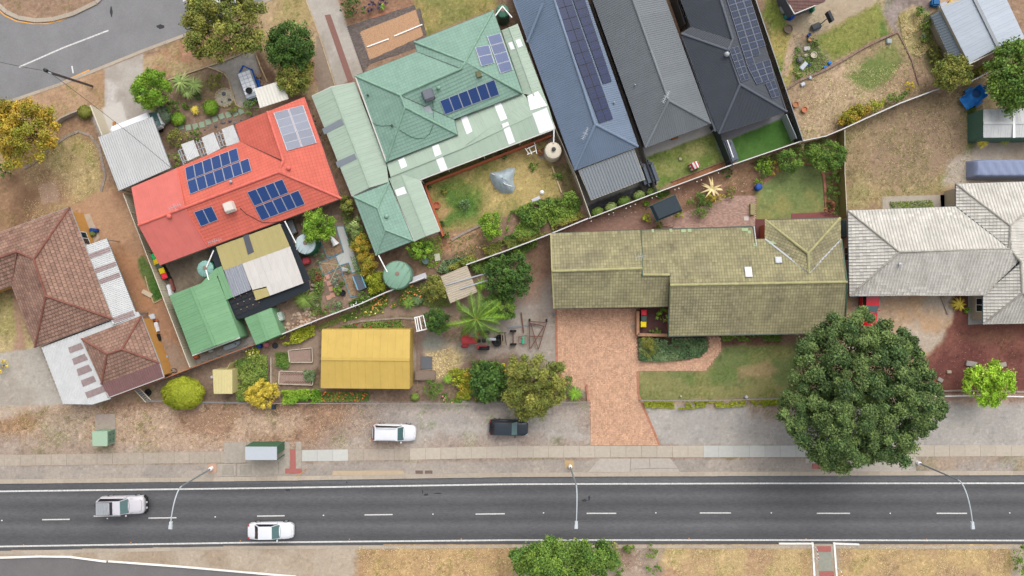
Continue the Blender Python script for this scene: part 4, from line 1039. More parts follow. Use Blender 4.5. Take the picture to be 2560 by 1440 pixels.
mono(vr, [(967, 408, 2.5), (1144, 338, 2.5), (1136, 300, 2.5), (1308, 234, 2.5), (1322, 249, 2.66), (1155, 370, 2.68), (976, 441, 2.68)],
     strips=[[(995, 400), (1010, 393), (1018, 415), (1003, 422)], [(1080, 366), (1096, 360), (1104, 385), (1088, 392)], [(1151, 293), (1167, 289), (1181, 328), (1167, 336)], [(1235, 262), (1252, 256), (1268, 296), (1252, 303)]])
mono(vr, [(976, 441, 2.68), (1155, 370, 2.68), (1372, 268, 2.68), (1388, 322, 2.4), (1050, 450, 2.4), (1005, 466, 2.4), (980, 460, 2.45)],
     strips=[[(1089, 397), (1107, 391), (1119, 422), (1102, 430)], [(1254, 310), (1270, 304), (1288, 355), (1272, 362)], [(1331, 284), (1367, 269), (1386, 321), (1349, 334)]])
mono(vr, [(1322, 249, 2.66), (1335, 240, 2.7), (1371, 268, 2.68), (1155, 370, 2.68)], strips=[[(1318, 240), (1345, 228), (1368, 264), (1326, 276)]], lift=.05)
mono(vr, [(1254, 76, 2.5), (1308, 234, 2.5), (1335, 240, 2.72), (1273, 68, 2.72)], strips=[[(1270, 107), (1280, 104), (1287, 122), (1277, 125)]])
mono(vr, [(1273, 68, 2.72), (1335, 240, 2.72), (1372, 268, 2.5), (1293, 60, 2.5)], strips=[[(1289, 101), (1300, 97), (1307, 114), (1296, 119)]])
mono(vr, [(972, 446, 2.46), (1004, 436, 2.66), (1066, 590, 2.66), (1036, 602, 2.46)], strips=[[(987, 475), (1010, 466), (1017, 483), (993, 491)]])
mono(vr, [(1004, 436, 2.66), (1050, 450, 2.46), (1100, 577, 2.46), (1066, 590, 2.66)])
for a, c in [((976, 441, 2.69), (1155, 370, 2.69)), ((1155, 370, 2.69), (1372, 268, 2.69)), ((1273, 68, 2.73), (1335, 240, 2.73)), ((1004, 436, 2.67), (1066, 590, 2.67))]: flash(vr, a, c, MG, .14, .04, .03, 'ridge_cap')
for a, c in [((1388, 322), (1050, 450)), ((1050, 450), (1100, 577)), ((1100, 577), (1036, 602)), ((1293, 60), (1388, 322)), ((972, 456), (1036, 604))]: flash(vr, (*a, 2.42), (*c, 2.42), GG, .1, .1, 0, 'gutter')
for a in [(1385, 320), (1300, 353), (1210, 388), (1120, 422), (1054, 452), (1096, 574)]:
    p = G(*a, 2.4); k = MB(); k.bar((p.x, p.y, 0), p, .09); k.build('post', GG, vr)
ORB = mat('brick_orange', (206, 116, 80), .9, var=.12, scale=8)
for a, c in [((1062, 462), (1380, 338)), ((1062, 462), (1108, 590))]:       # low brick verandah wall
    A, B = G(*a, .7), G(*c, .7); A.z = B.z = .35; k = MB(); k.bar(A, B, .22, .7); k.build('dwarf_wall', ORB, vr)
sg = house('tiled_annexe', 'small sea green hip roofed annexe with round vent above the big tank', 'annexe', [(884, 492), (972, 457), (1033, 602), (940, 638)], 2.5, M_('grey_wall'), GD, windows=False)
sgp = [Plane([(884, 492, 2.5), (972, 457, 2.5), (944, 520, 3.45)]), Plane([(972, 457, 2.5), (1033, 602, 2.5), (963, 575, 3.45), (944, 520, 3.45)]), Plane([(1033, 602, 2.5), (940, 638, 2.5), (963, 575, 3.45)]), Plane([(940, 638, 2.5), (884, 492, 2.5), (944, 520, 3.45), (963, 575, 3.45)])]
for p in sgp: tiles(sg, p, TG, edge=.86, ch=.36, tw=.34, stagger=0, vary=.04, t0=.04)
for a, c in [((884, 492, 2.5), (944, 520, 3.45)), ((972, 457, 2.5), (944, 520, 3.45)), ((944, 520, 3.45), (963, 575, 3.45)), ((1033, 602, 2.5), (963, 575, 3.45)), ((940, 638, 2.5), (963, 575, 3.45))]: ridge(sg, a, c, CG, w=.22)
vent(sg, sgp[1].at(967, 541), .24, CG)

# --- three long metal roofed houses
GAP = [(0, .035), (.03, .035), (.05, .006), (.54, .008), (.56, .028), (.58, .008), (1.12, .006), (1.15, .035)]
def ribs(w, n, h=.03): 
    o = []
    for i in range(n): a = w * i / n; s = w / n; o += [(a, h), (a + .025, h), (a + .04, 0), (a + s - .012, 0)]
    return o + [(w, h)]
def metal_house(label, planes, ridges, col, outline, z, n=5, w=1.14, capcol=None, wall=None):
    r = house('metal_roofed_house', label, 'house', outline, z, wall or M_('grey_wall'), mat('gutter_%d_%d' % (col[0], col[2]), tuple(int(c * .9) for c in col), .5, var=.05))
    m = mat('metal_' + '_'.join(map(str, col)), col, .48, var=.06, scale=.6, tint=True, fine=.04, fscale=10); P = []
    for p in planes:
        pl = Plane(p); sheets(r, pl, m, w=w, prof=ribs(w, n), vary=.035); P.append(pl)
    cm = mat('capm_%d_%d' % (col[0], col[2]), capcol or tuple(min(255, int(c * 1.03)) for c in col), .5, var=.05, tint=True)
    for a, c in ridges: ridge(r, a, c, cm, w=.26, h=.035, step=3.0)
    return r, P
zr = 4.3
mat('solar_frame_mid', (150, 154, 166), .4, var=0)
h1, P1 = metal_house('long blue-grey metal roofed house with two rows of dark solar panels', [
    [(1262, -60, 2.7), (1437, 425, 2.7), (1488, 311, zr), (1366, -60, zr)], [(1437, 425, 2.7), (1595, 366, 2.7), (1488, 311, zr)], [(1595, 366, 2.7), (1447, -60, 2.7), (1366, -60, zr), (1488, 311, zr)]],
    [((1366, -60, zr), (1488, 311, zr)), ((1488, 311, zr), (1437, 425, 2.7)), ((1488, 311, zr), (1595, 366, 2.7)), ((1357, 8, 4.2), (1318, 105, 3.0))], (126, 143, 166), [(1262, -60), (1437, 425), (1595, 366), (1447, -60)], 2.7)
solar(h1, P1[2], [(1373, -35), (1413, -45), (1533, 297), (1498, 308)], 2, 12, cell='solar_cell_navy', frame='solar_frame_dark' if False else 'dark_metal', cx=5, cy=3)
solar(h1, P1[2], [(1427, -15), (1455, -24), (1530, 203), (1508, 210)], 1, 11, cell='solar_cell_navy', frame='dark_metal', cx=8, cy=2)
antenna(h1, P1[0].at(1460, 340), 65, 1.3, 8, 1.2, .45); vent(h1, P1[2].at(1535, 258), .1, M_('galv'))
h2, P2 = metal_house('long mid grey metal roofed house between the blue-grey and charcoal houses', [
    [(1462, -60, 2.7), (1614, 368, 2.7), (1672, 251, zr), (1561, -60, zr)], [(1614, 368, 2.7), (1776, 308, 2.7), (1672, 251, zr)], [(1776, 308, 2.7), (1642, -60, 2.7), (1561, -60, zr), (1672, 251, zr)]],
    [((1561, -60, zr), (1672, 251, zr)), ((1672, 251, zr), (1614, 368, 2.7)), ((1672, 251, zr), (1776, 308, 2.7))], (128, 134, 139), [(1462, -60), (1614, 368), (1776, 308), (1642, -60)], 2.7)
antenna(h2, P2[0].at(1659, 250), 60, 1.3, 8, 1.2, .45); vent(h2, P2[0].at(1586, 214), .1, M_('galv'))
h3, P3 = metal_house('long charcoal metal roofed house with silver-lined solar panels by the dark fence', [
    [(1703, 84, 2.7), (1820, 125, zr), (1850, 211, zr), (1797, 334, 2.7)], [(1797, 334, 2.7), (1850, 211, zr), (1967, 279, 2.7)],
    [(1967, 279, 2.7), (1850, 211, zr), (1820, 125, zr), (1832, 98, zr), (1783, -60, zr), (1855, -60, 2.7)], [(1703, 84, 2.7), (1728, 68, 2.7), (1832, 98, zr), (1820, 125, zr)], [(1728, 68, 2.7), (1682, -60, 2.7), (1783, -60, zr), (1832, 98, zr)]],
    [((1703, 84, 2.7), (1820, 125, zr)), ((1820, 125, zr), (1850, 211, zr)), ((1850, 211, zr), (1797, 334, 2.7)), ((1850, 211, zr), (1967, 279, 2.7)), ((1832, 98, zr), (1783, -60, zr)), ((1820, 125, zr), (1832, 98, zr))],
    (82, 87, 96), [(1703, 84), (1728, 68), (1682, -60), (1855, -60), (1967, 279), (1797, 334)], 2.7, n=8, w=1.2, capcol=(96, 102, 113))
solar(h3, P3[2], [(1806, -36), (1861, -52), (1925, 147), (1868, 163)], 3, 12, cell='solar_cell_black', frame='solar_frame_mid', cx=3, cy=2, skip=[(2, 10), (2, 11), (1, 11)])
solar(h3, P3[2], [(1868, 165), (1925, 148), (1937, 197), (1892, 211)], 3, 3, cell='solar_cell_black', frame='solar_frame_mid', cx=3, cy=2)
solar(h3, P3[2], [(1914, 208), (1936, 199), (1951, 240), (1930, 246)], 2, 2, cell='solar_cell_black', frame='solar_frame_mid', cx=3, cy=2)
solar(h3, P3[2], [(1823, 122), (1846, 115), (1874, 197), (1853, 205)], 2, 5, cell='solar_cell_black', frame='solar_frame_mid', cx=3, cy=2)
k = MB(); k.lathe(P3[0].at(1815, 138), [(.14, -.1), (.14, .2), (.26, .22), (.28, .3), (.2, .5), (.05, .58)], 16); k.build('vent', M_('galv'), h3)
AW = mat('awning_grey', (140, 148, 154), .5, var=.05, tint=True)
canopy('ribbed grey patio awning at the end of the blue-grey house', 'awning', 'awning', [(1447, 426), (1585, 374), (1612, 448), (1478, 500)], [2.45, 2.45, 2.35, 2.35], AW, w=.62, prof=[(0, .06), (.1, .06), (.14, 0), (.31, 0), (.31, .06), (.41, .06), (.45, 0), (.62, 0)], rim=M_('cream_paint'))
canopy('narrow white gutter roof strip between the grey and charcoal houses', 'lean-to', 'lean_to', [(1703, 90), (1714, 84), (1800, 322), (1788, 328)], [2.3] * 4, mat('metal_sky', (176, 192, 208), .3, var=.05, tint=True), w=.6, each=False, pm='galv')

# --- sheds and outbuildings
MY = mat('metal_yellow', (222, 188, 98), .6, var=.08, scale=.6, tint=True, fine=.03, col2=(220, 186, 96))
def shed(name, label, eave, zE, ridge_line, zR, m, ins=.03, w=.76, prof=None, cat='shed', wallm=None, each=True):
    """eave: 4 pixel corners (a,b on one side; c,d on the other); ridge from between a,d to between b,c"""
    r = thing(name, label, cat, cen(eave)); P = [G(x, y, zE).xy for x, y in eave]
    walls(r, P, zE, wallm or m, ins, False)
    a, b_, c, d = [(*p, zE) for p in eave]; r0, r1 = (*ridge_line[0], zR), (*ridge_line[1], zR)
    A = Plane([a, b_, r1, r0]); B = Plane([r0, r1, c, d])
    for p in (A, B): sheets(r, p, m, w=w, prof=prof or FL, each=each, lift=.02)
    for t in ((a, r0, d), (b_, r1, c)):
        k = MB(); k.face([G(*q) for q in t]); k.build('gable', wallm or m, r)
    flash(r, r0, r1, m, .3, .04, .05, 'ridge_cap')
    return r, A, B
ysh, yA, yB = shed('metal_shed', 'big yellow metal shed in the middle of the vegetable garden', [(805, 824), (1025, 824), (1024, 972), (802, 970)], 2.4, [(803, 897), (1024, 899)], 3.1, MY, w=1.6, prof=[(0, .03), (.03, .03), (.04, .004), (.8, .004), (.82, .02), (.84, .004), (1.57, .004), (1.6, .03)])
k = MB(); p = G(1026, 948, 1.8); k.box(p, (.12, .2, .2)); k.build('lamp', M_('galv'), ysh)
MGN = mat('metal_green', (132, 180, 134), .55, var=.08, scale=.9, tint=True, fine=.05, col2=(140, 188, 138), stretch=(1, 1, 1))
gs, _, _ = shed('metal_shed', 'large green metal garage beside the long cream fence', [(481, 888), (424, 739), (543, 694), (600, 843)], 2.5, [(538, 864), (478, 718)], 3.0, MGN)
flash(gs, (481, 889, 2.5), (600, 844, 2.5), GG, .12, .1, 0, 'gutter')
r2 = thing('lean_to', 'narrow green metal lean-to joining the garage to the patio roof', 'lean-to', cen([(540, 680), (575, 750)]))
mono(r2, [(538, 672, 2.5), (554, 665, 2.5), (583, 742, 2.4), (566, 750, 2.4)], MGN); mono(r2, [(500, 711, 2.52), (543, 694, 2.52), (544, 680, 2.5), (538, 672, 2.5), (566, 750, 2.4), (543, 694, 2.5)][:4], MGN)
for a in [(541, 680), (566, 748), (583, 742)]: p = G(*a, 2.35); k = MB(); k.bar((p.x, p.y, 0), p, .08); k.build('post', GG, r2)
s2, _, _ = shed('metal_shed', 'small green metal garden shed against the white fence', [(640, 862), (612, 796), (678, 770), (702, 836)], 2.0, [(670, 850), (645, 783)], 2.25, MGN)
# patio roof in several sheet types
pr = thing('patio_roof', 'patio roof of olive, smoke grey and white sheets behind the red house', 'patio roof', cen([(540, 630), (720, 570), (760, 700), (640, 750)]))
MOL = mat('metal_olive', (196, 182, 122), .6, var=.05, tint=True); MWX = mat('sheet_white_worn', (230, 224, 218), .6, var=.06, scale=2, tint=True, stretch=(1, .25, 1, 20), fine=.04)
MCL = mat('sheet_clear_grey', (160, 164, 174), .3, var=.14, scale=4, tint=True)
mono(pr, [(540, 617, 2.5), (700, 559, 2.5), (725, 616, 2.45), (559, 676, 2.45)], MOL, strips=[[(607, 590), (621, 585), (635, 630), (620, 637)]], sm=mat('sheet_charcoal', (96, 98, 106), .4, var=.05))
mono(pr, [(560, 676, 2.43), (606, 659, 2.43), (628, 724, 2.38), (583, 743, 2.38)], MCL, w=.75)
mono(pr, [(606, 659, 2.44), (725, 616, 2.44), (740, 655, 2.4), (620, 698, 2.4)], MWX, w=.76); mono(pr, [(620, 698, 2.41), (740, 655, 2.41), (751, 684, 2.38), (631, 725, 2.38)], MWX)
mono(pr, [(631, 725, 2.39), (751, 684, 2.39), (759, 708, 2.36), (675, 739, 2.36), (666, 716, 2.38)], MWX); mono(pr, [(632, 727, 2.37), (668, 719, 2.37), (675, 739, 2.34), (640, 751, 2.34)], MOL)
for x in (.36, .72): a = G(560 + 46 * x, 676 - 17 * x, 2.46); c = G(583 + 45 * x, 743 - 19 * x, 2.41); k = MB(); k.bar(a, c, .06, .05); k.build('batten', M_('galv'), pr)
for a in [(543, 620), (560, 676), (583, 743), (638, 749), (757, 706), (724, 618), (702, 562)]: p = G(*a, 2.35); k = MB(); k.bar((p.x, p.y, 0), p, .08); k.build('post', M_('galv'), pr)
sc = thing('shade_cloth', 'black shade cloth and solar heating mat below the patio roof', 'shade cloth', cen([(600, 770)]))
BK = mat('black_cloth', (40, 48, 56), .8, var=.12, scale=3)
k = MB(); k.face([G(*p) for p in [(566, 748, 2.0), (628, 726, 2.0), (638, 752, 2.0), (700, 730, 2.0), (772, 702, 2.0), (776, 722, 1.9), (680, 768, 1.9), (610, 795, 1.9), (584, 798, 1.9)]]); k.build('cloth', BK, sc)
k = MB(); k.face([G(*p) for p in [(524, 622, 2.2), (540, 616, 2.2), (556, 664, 2.2), (540, 672, 2.2)]]); k.build('cloth', BK, sc)
k = MB(); k.face([G(*p) for p in [(700, 560, 2.1), (712, 556, 2.1), (776, 700, 2.1), (757, 706, 2.1)]]); k.build('cloth', BK, sc)
for i in range(4):
    for j in range(3):
        a = G(580 + i * 15 + j * 8, 752 - i * 6 + j * 14, 2.03 - j * .03); k = MB(); k.box(a, (.56, .52, .02), 20); k.build('mat_panel', mat('mat_black', (46, 46, 52), .6, var=.1, tint=True), sc)
        k = MB(); k.box(a + Vector((.3, .28, .03)), (.1, .1, .04), 20); k.build('clip', M_('timber'), sc)
for x, y in [(566, 750), (610, 792), (700, 758), (772, 718), (540, 618), (710, 560)]: p = G(x, y, 1.9); k = MB(); k.bar((p.x, p.y, 0), p, .06); k.build('pole', M_('dark_metal'), sc)
MCR = mat('metal_straw', (226, 212, 152), .6, var=.06, tint=True, col2=(214, 198, 136))
cs, cpl = canopy('small straw yellow garden shed with flat roof and open door', 'shed', 'garden_shed', [(532, 925), (580, 925), (580, 984), (535, 984)], [2.0, 2.0, 2.0, 2.0], MCR, w=.5, posts=False, rim=MCR)
walls(cs, [G(x, y, 2).xy for x, y in [(532, 925), (580, 925), (580, 984), (535, 984)]], 1.95, MCR, .03, False)
k = MB(); a, c = G(583, 921, 0), G(592, 903, 0); k.bar(a + Vector((0, 0, .95)), c + Vector((0, 0, .95)), .04, 1.85); k.build('door', MCR, cs)
MRU = mat('metal_rusty', (204, 190, 168), .7, var=.15, scale=3, tint=True, stretch=(.3, 1.5, 1, 20), col2=(176, 150, 124))
ol, _ = canopy('old rusty corrugated lean-to by the fence above the palm', 'lean-to', 'lean_to', [(1102, 691), (1167, 664), (1193, 730), (1126, 758)], [2.2, 2.2, 2.0, 2.0], MRU, w=.7, flat=20, pm='timber')
for a, c in [((1115, 712), (1216, 683)), ((1150, 722), (1220, 700))]: flash(ol, (*a, 2.25), (*c, 2.2), M_('galv'), .12, .06, 0, 'loose_rail')
gz = thing('gazebo', 'dark slate garden shelter with hipped fabric roof beside the paving', 'gazebo', cen([(1662, 518)]))
SL = mat('slate_fabric', (56, 68, 76), .8, var=.06); TQ = mat('teal_trim', (40, 140, 120), .6, var=.05)
q = [(1624, 515), (1688, 487), (1706, 527), (1642, 553)]
q2 = [(1638, 520), (1690, 494), (1694, 517), (1648, 540)]
R4 = [G(x, y, 2.1) for x, y in q]; T4 = [R4[i].lerp(sum(R4, Vector()) / 4, .16) + Vector((0, 0, .35)) for i in range(4)]
k = MB(); k.mesh(R4 + T4, [(4, 5, 6, 7), (0, 1, 5, 4), (1, 2, 6, 5), (2, 3, 7, 6), (3, 0, 4, 7), (3, 2, 1, 0)]); k.build('canopy', SL, gz)
for i in range(4):
    k = MB(); a, c = R4[i], R4[(i + 1) % 4]; k.bar(a - Vector((0, 0, .1)), c - Vector((0, 0, .1)), .05, .14); k.build('trim', TQ, gz)
    k = MB(); p = a.lerp(sum(R4, Vector()) / 4, .06); k.bar((p.x, p.y, 0), (p.x, p.y, 2.05), .07); k.build('post', TQ, gz)
# north-east outbuildings
MLG = mat('metal_light_blue', (196, 206, 218), .45, var=.05, scale=.5, tint=True, fine=.05, stretch=(1, 2.5, 1, 20))
bs, _, _ = shed('metal_garage', 'large pale blue-grey metal garage in the top right corner', [(2422, 158), (2352, 18), (2489, -60), (2560, 92)], 2.8, [(2495, 118), (2432, -10)], 3.4, MLG, ins=.05, wallm=M_('cream_wall'), cat='garage')
flash(bs, (2422, 160, 2.8), (2560, 94, 2.8), GG, .14, .12, 0, 'gutter'); flash(bs, (2432, -10, 3.45), (2495, 118, 3.45), M_('grey_metal'), .35, .05, .05, 'ridge_flashing')
ld, _ = canopy('dark grey ribbed lean-to on the side of the pale blue garage', 'lean-to', 'lean_to', [(2328, 40), (2350, 28), (2405, 138), (2375, 142)], [2.2, 2.5, 2.5, 2.2], mat('metal_slate', (108, 120, 130), .5, var=.06, tint=True), w=.6, prof=[(0, .05), (.12, .05), (.15, 0), (.3, 0), (.3, .05), (.42, .05), (.45, 0), (.6, 0)], flat=20)
ws, _, _ = shed('metal_garage', 'white metal garage with green side wall above the covered vehicle', [(2458, 273), (2640, 270), (2640, 343), (2458, 344)], 2.5, [(2458, 308), (2640, 306)], 2.7, MWH, wallm=mat('wall_green', (84, 122, 106), .6, var=.05), cat='garage')
flash(ws, (2536, 271, 2.8), (2536, 344, 2.8), M_('white_paint'), .25, .05, -.05, 'cover_strip')
e1 = thing('tiled_house', 'corner of a dark red-brown tiled roof at the top right', 'house', cen([(1960, 30)]))
TD = tmat('tile_dark_red', (136, 102, 96), rough=.85, var=.12, fine=.1, fscale=14)
walls(e1, [G(x, y, 2.5).xy for x, y in [(1966, 0), (1986, 35), (2064, 3), (2040, -60), (1945, -60)]], 2.4, mat('wall_blue_grey', (110, 114, 128), .8), .3, False)
tiles(e1, Plane([(1940, -60, 3.3), (1966, 0, 2.5), (1986, 35, 2.5), (2062, 4, 2.5), (2062, -60, 3.3)]), TD, stagger=0, vary=.08)
flash(e1, (1966, 0, 2.5), (1986, 35, 2.5), GG, .1, .1, 0, 'gutter'); flash(e1, (1986, 35, 2.5), (2062, 4, 2.5), GG, .1, .1, 0, 'gutter')
st = thing('sheltered_court', 'narrow grey courtyard roof edge beside the charcoal house', 'wall', cen([(1700, 40)]))
k = MB(); k.bar(G(1668, -20, 0) + Vector((0, 0, 1)), G(1702, 78, 0) + Vector((0, 0, 1)), .12, 2); k.build('wall', M_('dark_metal'), st)

# ------------------------------------------------------------------ plants
def fmat(name, c1, c2, k=.9, rough=.75):
    m = mat('leaf_' + name, c1, rough, var=0, tint=True, col2=c2, k=k, spec=.25); return m
FM = {
 'elm': ((72, 98, 56), (116, 136, 76)), 'dark': ((58, 88, 40), (88, 118, 50)), 'green': ((84, 118, 50), (120, 146, 60)), 'bright': ((104, 146, 44), (140, 172, 56)),
 'lime': ((144, 188, 46), (172, 206, 70)), 'yellow': ((196, 176, 60), (222, 200, 84)), 'golden': ((142, 146, 52), (196, 160, 60)), 'olive': ((110, 122, 56), (148, 146, 68)),
 'ygreen': ((140, 150, 40), (166, 172, 52)), 'grey': ((108, 128, 104), (138, 152, 124)), 'red': ((136, 80, 60), (156, 110, 74)), 'purple': ((84, 68, 96), (104, 88, 110)),
 'straw': ((206, 188, 132), (226, 206, 156)), 'blue': ((92, 120, 78), (122, 144, 98)), 'vari': ((118, 146, 74), (158, 172, 106)), 'mid': ((98, 130, 58), (134, 152, 70))}
for n_, (a_, b_) in FM.items(): fmat(n_, a_, b_)
def quads_mesh(name, V, tint, hue, m, parent=None, loc=(0, 0, 0)):
    """V: (n,4,3) leaf quads"""
    n = len(V); me = bpy.data.meshes.new(name); me.vertices.add(n * 4)
    off = np.array(ORG[parent.name][:] if parent is not None else loc)
    me.vertices.foreach_set('co', (V - off).astype(np.float32).ravel())
    me.loops.add(n * 4); me.loops.foreach_set('vertex_index', np.arange(n * 4, dtype=np.int32))
    me.polygons.add(n); me.polygons.foreach_set('loop_start', np.arange(0, n * 4, 4, dtype=np.int32)); me.update()
    me.attributes.new('tint', 'FLOAT', 'FACE').data.foreach_set('value', tint.astype(np.float32))
    me.attributes.new('hue', 'FLOAT', 'FACE').data.foreach_set('value', hue.astype(np.float32))
    me.materials.append(m); return link_mesh(name, me, parent, loc)
def leaves(P, N, size, rng, aspect=.55):
    n = len(P); N = N / (np.linalg.norm(N, axis=1, keepdims=True) + 1e-9)
    T = rng.normal(size=(n, 3)); T -= N * (T * N).sum(1, keepdims=True); T /= np.linalg.norm(T, axis=1, keepdims=True) + 1e-9
    B = np.cross(N, T); s = size * rng.uniform(.65, 1.35, (n, 1))
    return np.stack([P - T * s, P + B * s * aspect, P + T * s, P - B * s * aspect], 1)
def crown_pts(c, R, n, rng, nclump, rc, flat=.35):
    """leaf positions on many overlapping clumps that fill an uneven crown"""
    R = np.array(R); th = rng.uniform(0, 2 * np.pi, nclump); rho = np.sqrt(rng.uniform(0, 1.12, nclump)); p1, p2 = rng.uniform(0, 6, 2)
    lob = 1.04 + .06 * np.sin(th * 3 + p1) + .05 * np.sin(th * 7 + p2); zz = np.sqrt(np.maximum(.1, 1 - rho ** 2 * .9)) * rng.uniform(.2, 1.1, nclump) * 1.3 - .25
    U = np.stack([np.cos(th) * rho * lob, np.sin(th) * rho * lob, zz], 1)
    CC = U * (R * np.array([1 - rc * .55, 1 - rc * .55, 1])) + np.array(c)
    k = rng.integers(0, nclump, n); rr = (R.min() * .5 + R.max() * .5) * rc * rng.uniform(.6, 1.3, nclump)
    D = rng.normal(size=(n, 3)); D /= np.linalg.norm(D, axis=1, keepdims=True); D[:, 2] = np.where(D[:, 2] < -.2, -D[:, 2], D[:, 2])
    spk = 1 + .28 * np.sin(D[:, :1] * 9 + k[:, None]) * np.sin(D[:, 1:2] * 9 + k[:, None] * 1.7)
    P = CC[k] + D * rr[k][:, None] * (rng.uniform(.3, 1.2, (n, 1)) * spk) * np.array([1, 1, .85])
    q = rng.random(n) < .09; f = np.sqrt(rng.uniform(0, .8, n)); tq = rng.uniform(0, 6.283, n)
    P[q] = (np.stack([np.cos(tq) * f, np.sin(tq) * f, rng.uniform(-.5, .2, n)], 1) * R + np.array(c))[q]
    N = D * .8 + np.array([0, 0, flat]) + rng.normal(size=(n, 3)) * .7
    ct = rng.uniform(.7, 1.24, nclump); chh = rng.uniform(0, 1, nclump)
    return P, N, ct[k] * rng.uniform(.74, 1.2, n), np.clip(chh[k] + rng.normal(size=n) * .22, 0, 1)
def bush(px, py, r, h, col, label, cat='bush', name='bush', n=None, leaf=.11, nclump=None, rc=.3, ry=None, trunk=None, z0=0.0, group=None, ang=0, aspect=.6, kind=None, core=True):
    """px,py: middle of the crown as seen; r,ry radii in photo px; h height in metres"""
    rng = np.random.default_rng(int(px * 31 + py * 17)); zc = z0 + h * (.55 if trunk is None else .68)
    k = (1 - zc / CAM_H) / PPM; rx = r * k; ry_ = (ry or r) * k; c = G(px, py, zc)
    rz = h * .45 if trunk is None else h * .32
    area = rx * ry_ * 3.14; leaf *= .85; n = int(n * 1.5) if n else int(min(60000, max(250, area * 3.0 * (.11 / leaf) ** 2 * 32)))
    nclump = nclump or int(max(9, min(200, area * 5)))
    P, N, t, hu = crown_pts((0, 0, 0), (rx, ry_, rz), n, rng, nclump, rc)
    if ang: a = math.radians(ang); ca, sa = math.cos(a), math.sin(a); P = np.stack([P[:, 0] * ca - P[:, 1] * sa, P[:, 0] * sa + P[:, 1] * ca, P[:, 2]], 1)
    P += np.array(c[:]); P[:, 2] = np.maximum(P[:, 2], z0 + .04)
    V = leaves(P, N, leaf, rng, aspect); loc = (c.x, c.y, z0)
    if h < 1.0:
        o = quads_mesh(name, V, t, hu, MATS['leaf_' + col], None, loc); tag(o, label, cat, group, kind); return o
    root = thing(name, label, cat, loc, group)
    if kind: root['kind'] = kind
    quads_mesh('crown' if trunk is not None else 'foliage', V, t, hu, MATS['leaf_' + col], root)
    tr = trunk if trunk is not None else max(.03, min(.1, h * .03)); b = MB()
    b.tube([(c.x + .05, c.y, z0 - .05), (c.x, c.y + .05, z0 + h * .25), (c.x, c.y, z0 + h * .6)], tr * 1.25, 8, r2=tr * .55); b.build('trunk', M_('bark'), root)
    nb = 5 if trunk is None else 9; b = MB()
    for i in range(nb):
        a = 2 * math.pi * i / nb + rng.uniform(-.4, .4); q = rng.uniform(.45, .75)
        b.tube([(c.x, c.y, z0 + h * rng.uniform(.2, .45)), (c.x + math.cos(a) * rx * q * .5, c.y + math.sin(a) * ry_ * q * .5, z0 + h * .52), (c.x + math.cos(a) * rx * q, c.y + math.sin(a) * ry_ * q, z0 + h * .62)], tr * .5, 5, r2=tr * .15)
    b.build('branches', M_('bark'), root)
    return root
def clipped(px, py, r, h, col, label, ry=None, n=2600, leaf=.06, name='clipped_shrub', ang=0, z0=0, cat='shrub', group=None, strands=False):
    """a sheared bush: leaves on one even rounded surface"""
    rng = np.random.default_rng(int(px * 13 + py * 7)); zc = z0 + h * .5; k = (1 - zc / CAM_H) / PPM; rx, ry_ = r * k, (ry or r) * k; c = G(px, py, zc)
    n = int(max(n, rx * ry_ * 900)); D = rng.normal(size=(n, 3)); D /= np.linalg.norm(D, axis=1, keepdims=True); D[:, 2] = np.where(D[:, 2] < -.3, -D[:, 2], D[:, 2])
    bumps = 1 + .05 * np.sin(D[:, 0] * 7 + 1) * np.sin(D[:, 1] * 8) + rng.normal(size=n) * .025
    P = D * np.array([rx, ry_, h * .5]) * bumps[:, None] * rng.choice([1, .93, .8], (n, 1), p=[.6, .3, .1])
    if ang: a = math.radians(ang); ca, sa = math.cos(a), math.sin(a); P = np.stack([P[:, 0] * ca - P[:, 1] * sa, P[:, 0] * sa + P[:, 1] * ca, P[:, 2]], 1)
    P += np.array(c[:]); t = rng.uniform(.8, 1.2, n); hu = np.clip(fbm(P[:, 0], P[:, 1], .9, 7) * 1.6 - .3 + rng.normal(size=n) * .15, 0, 1)
    V = leaves(P, D + rng.normal(size=(n, 3)) * .35, leaf * (1.8 if strands else 1), rng, .2 if strands else .6)
    loc = (c.x, c.y, z0); root = thing(name, label, cat, loc, group)
    quads_mesh('foliage', V, t, hu, MATS['leaf_' + col], root)
    b = MB(); b.lathe((c.x, c.y, z0), [(rx * .5, 0), (rx * .86, h * .3), (rx * .88, h * .55), (rx * .6, h * .85), (rx * .1, h * .93)], 14, sy=ry_ / rx if not ang else 1); b.build('branch_core', mat('twigs', (74, 78, 48), .9, var=.3, scale=9), root)
    return root
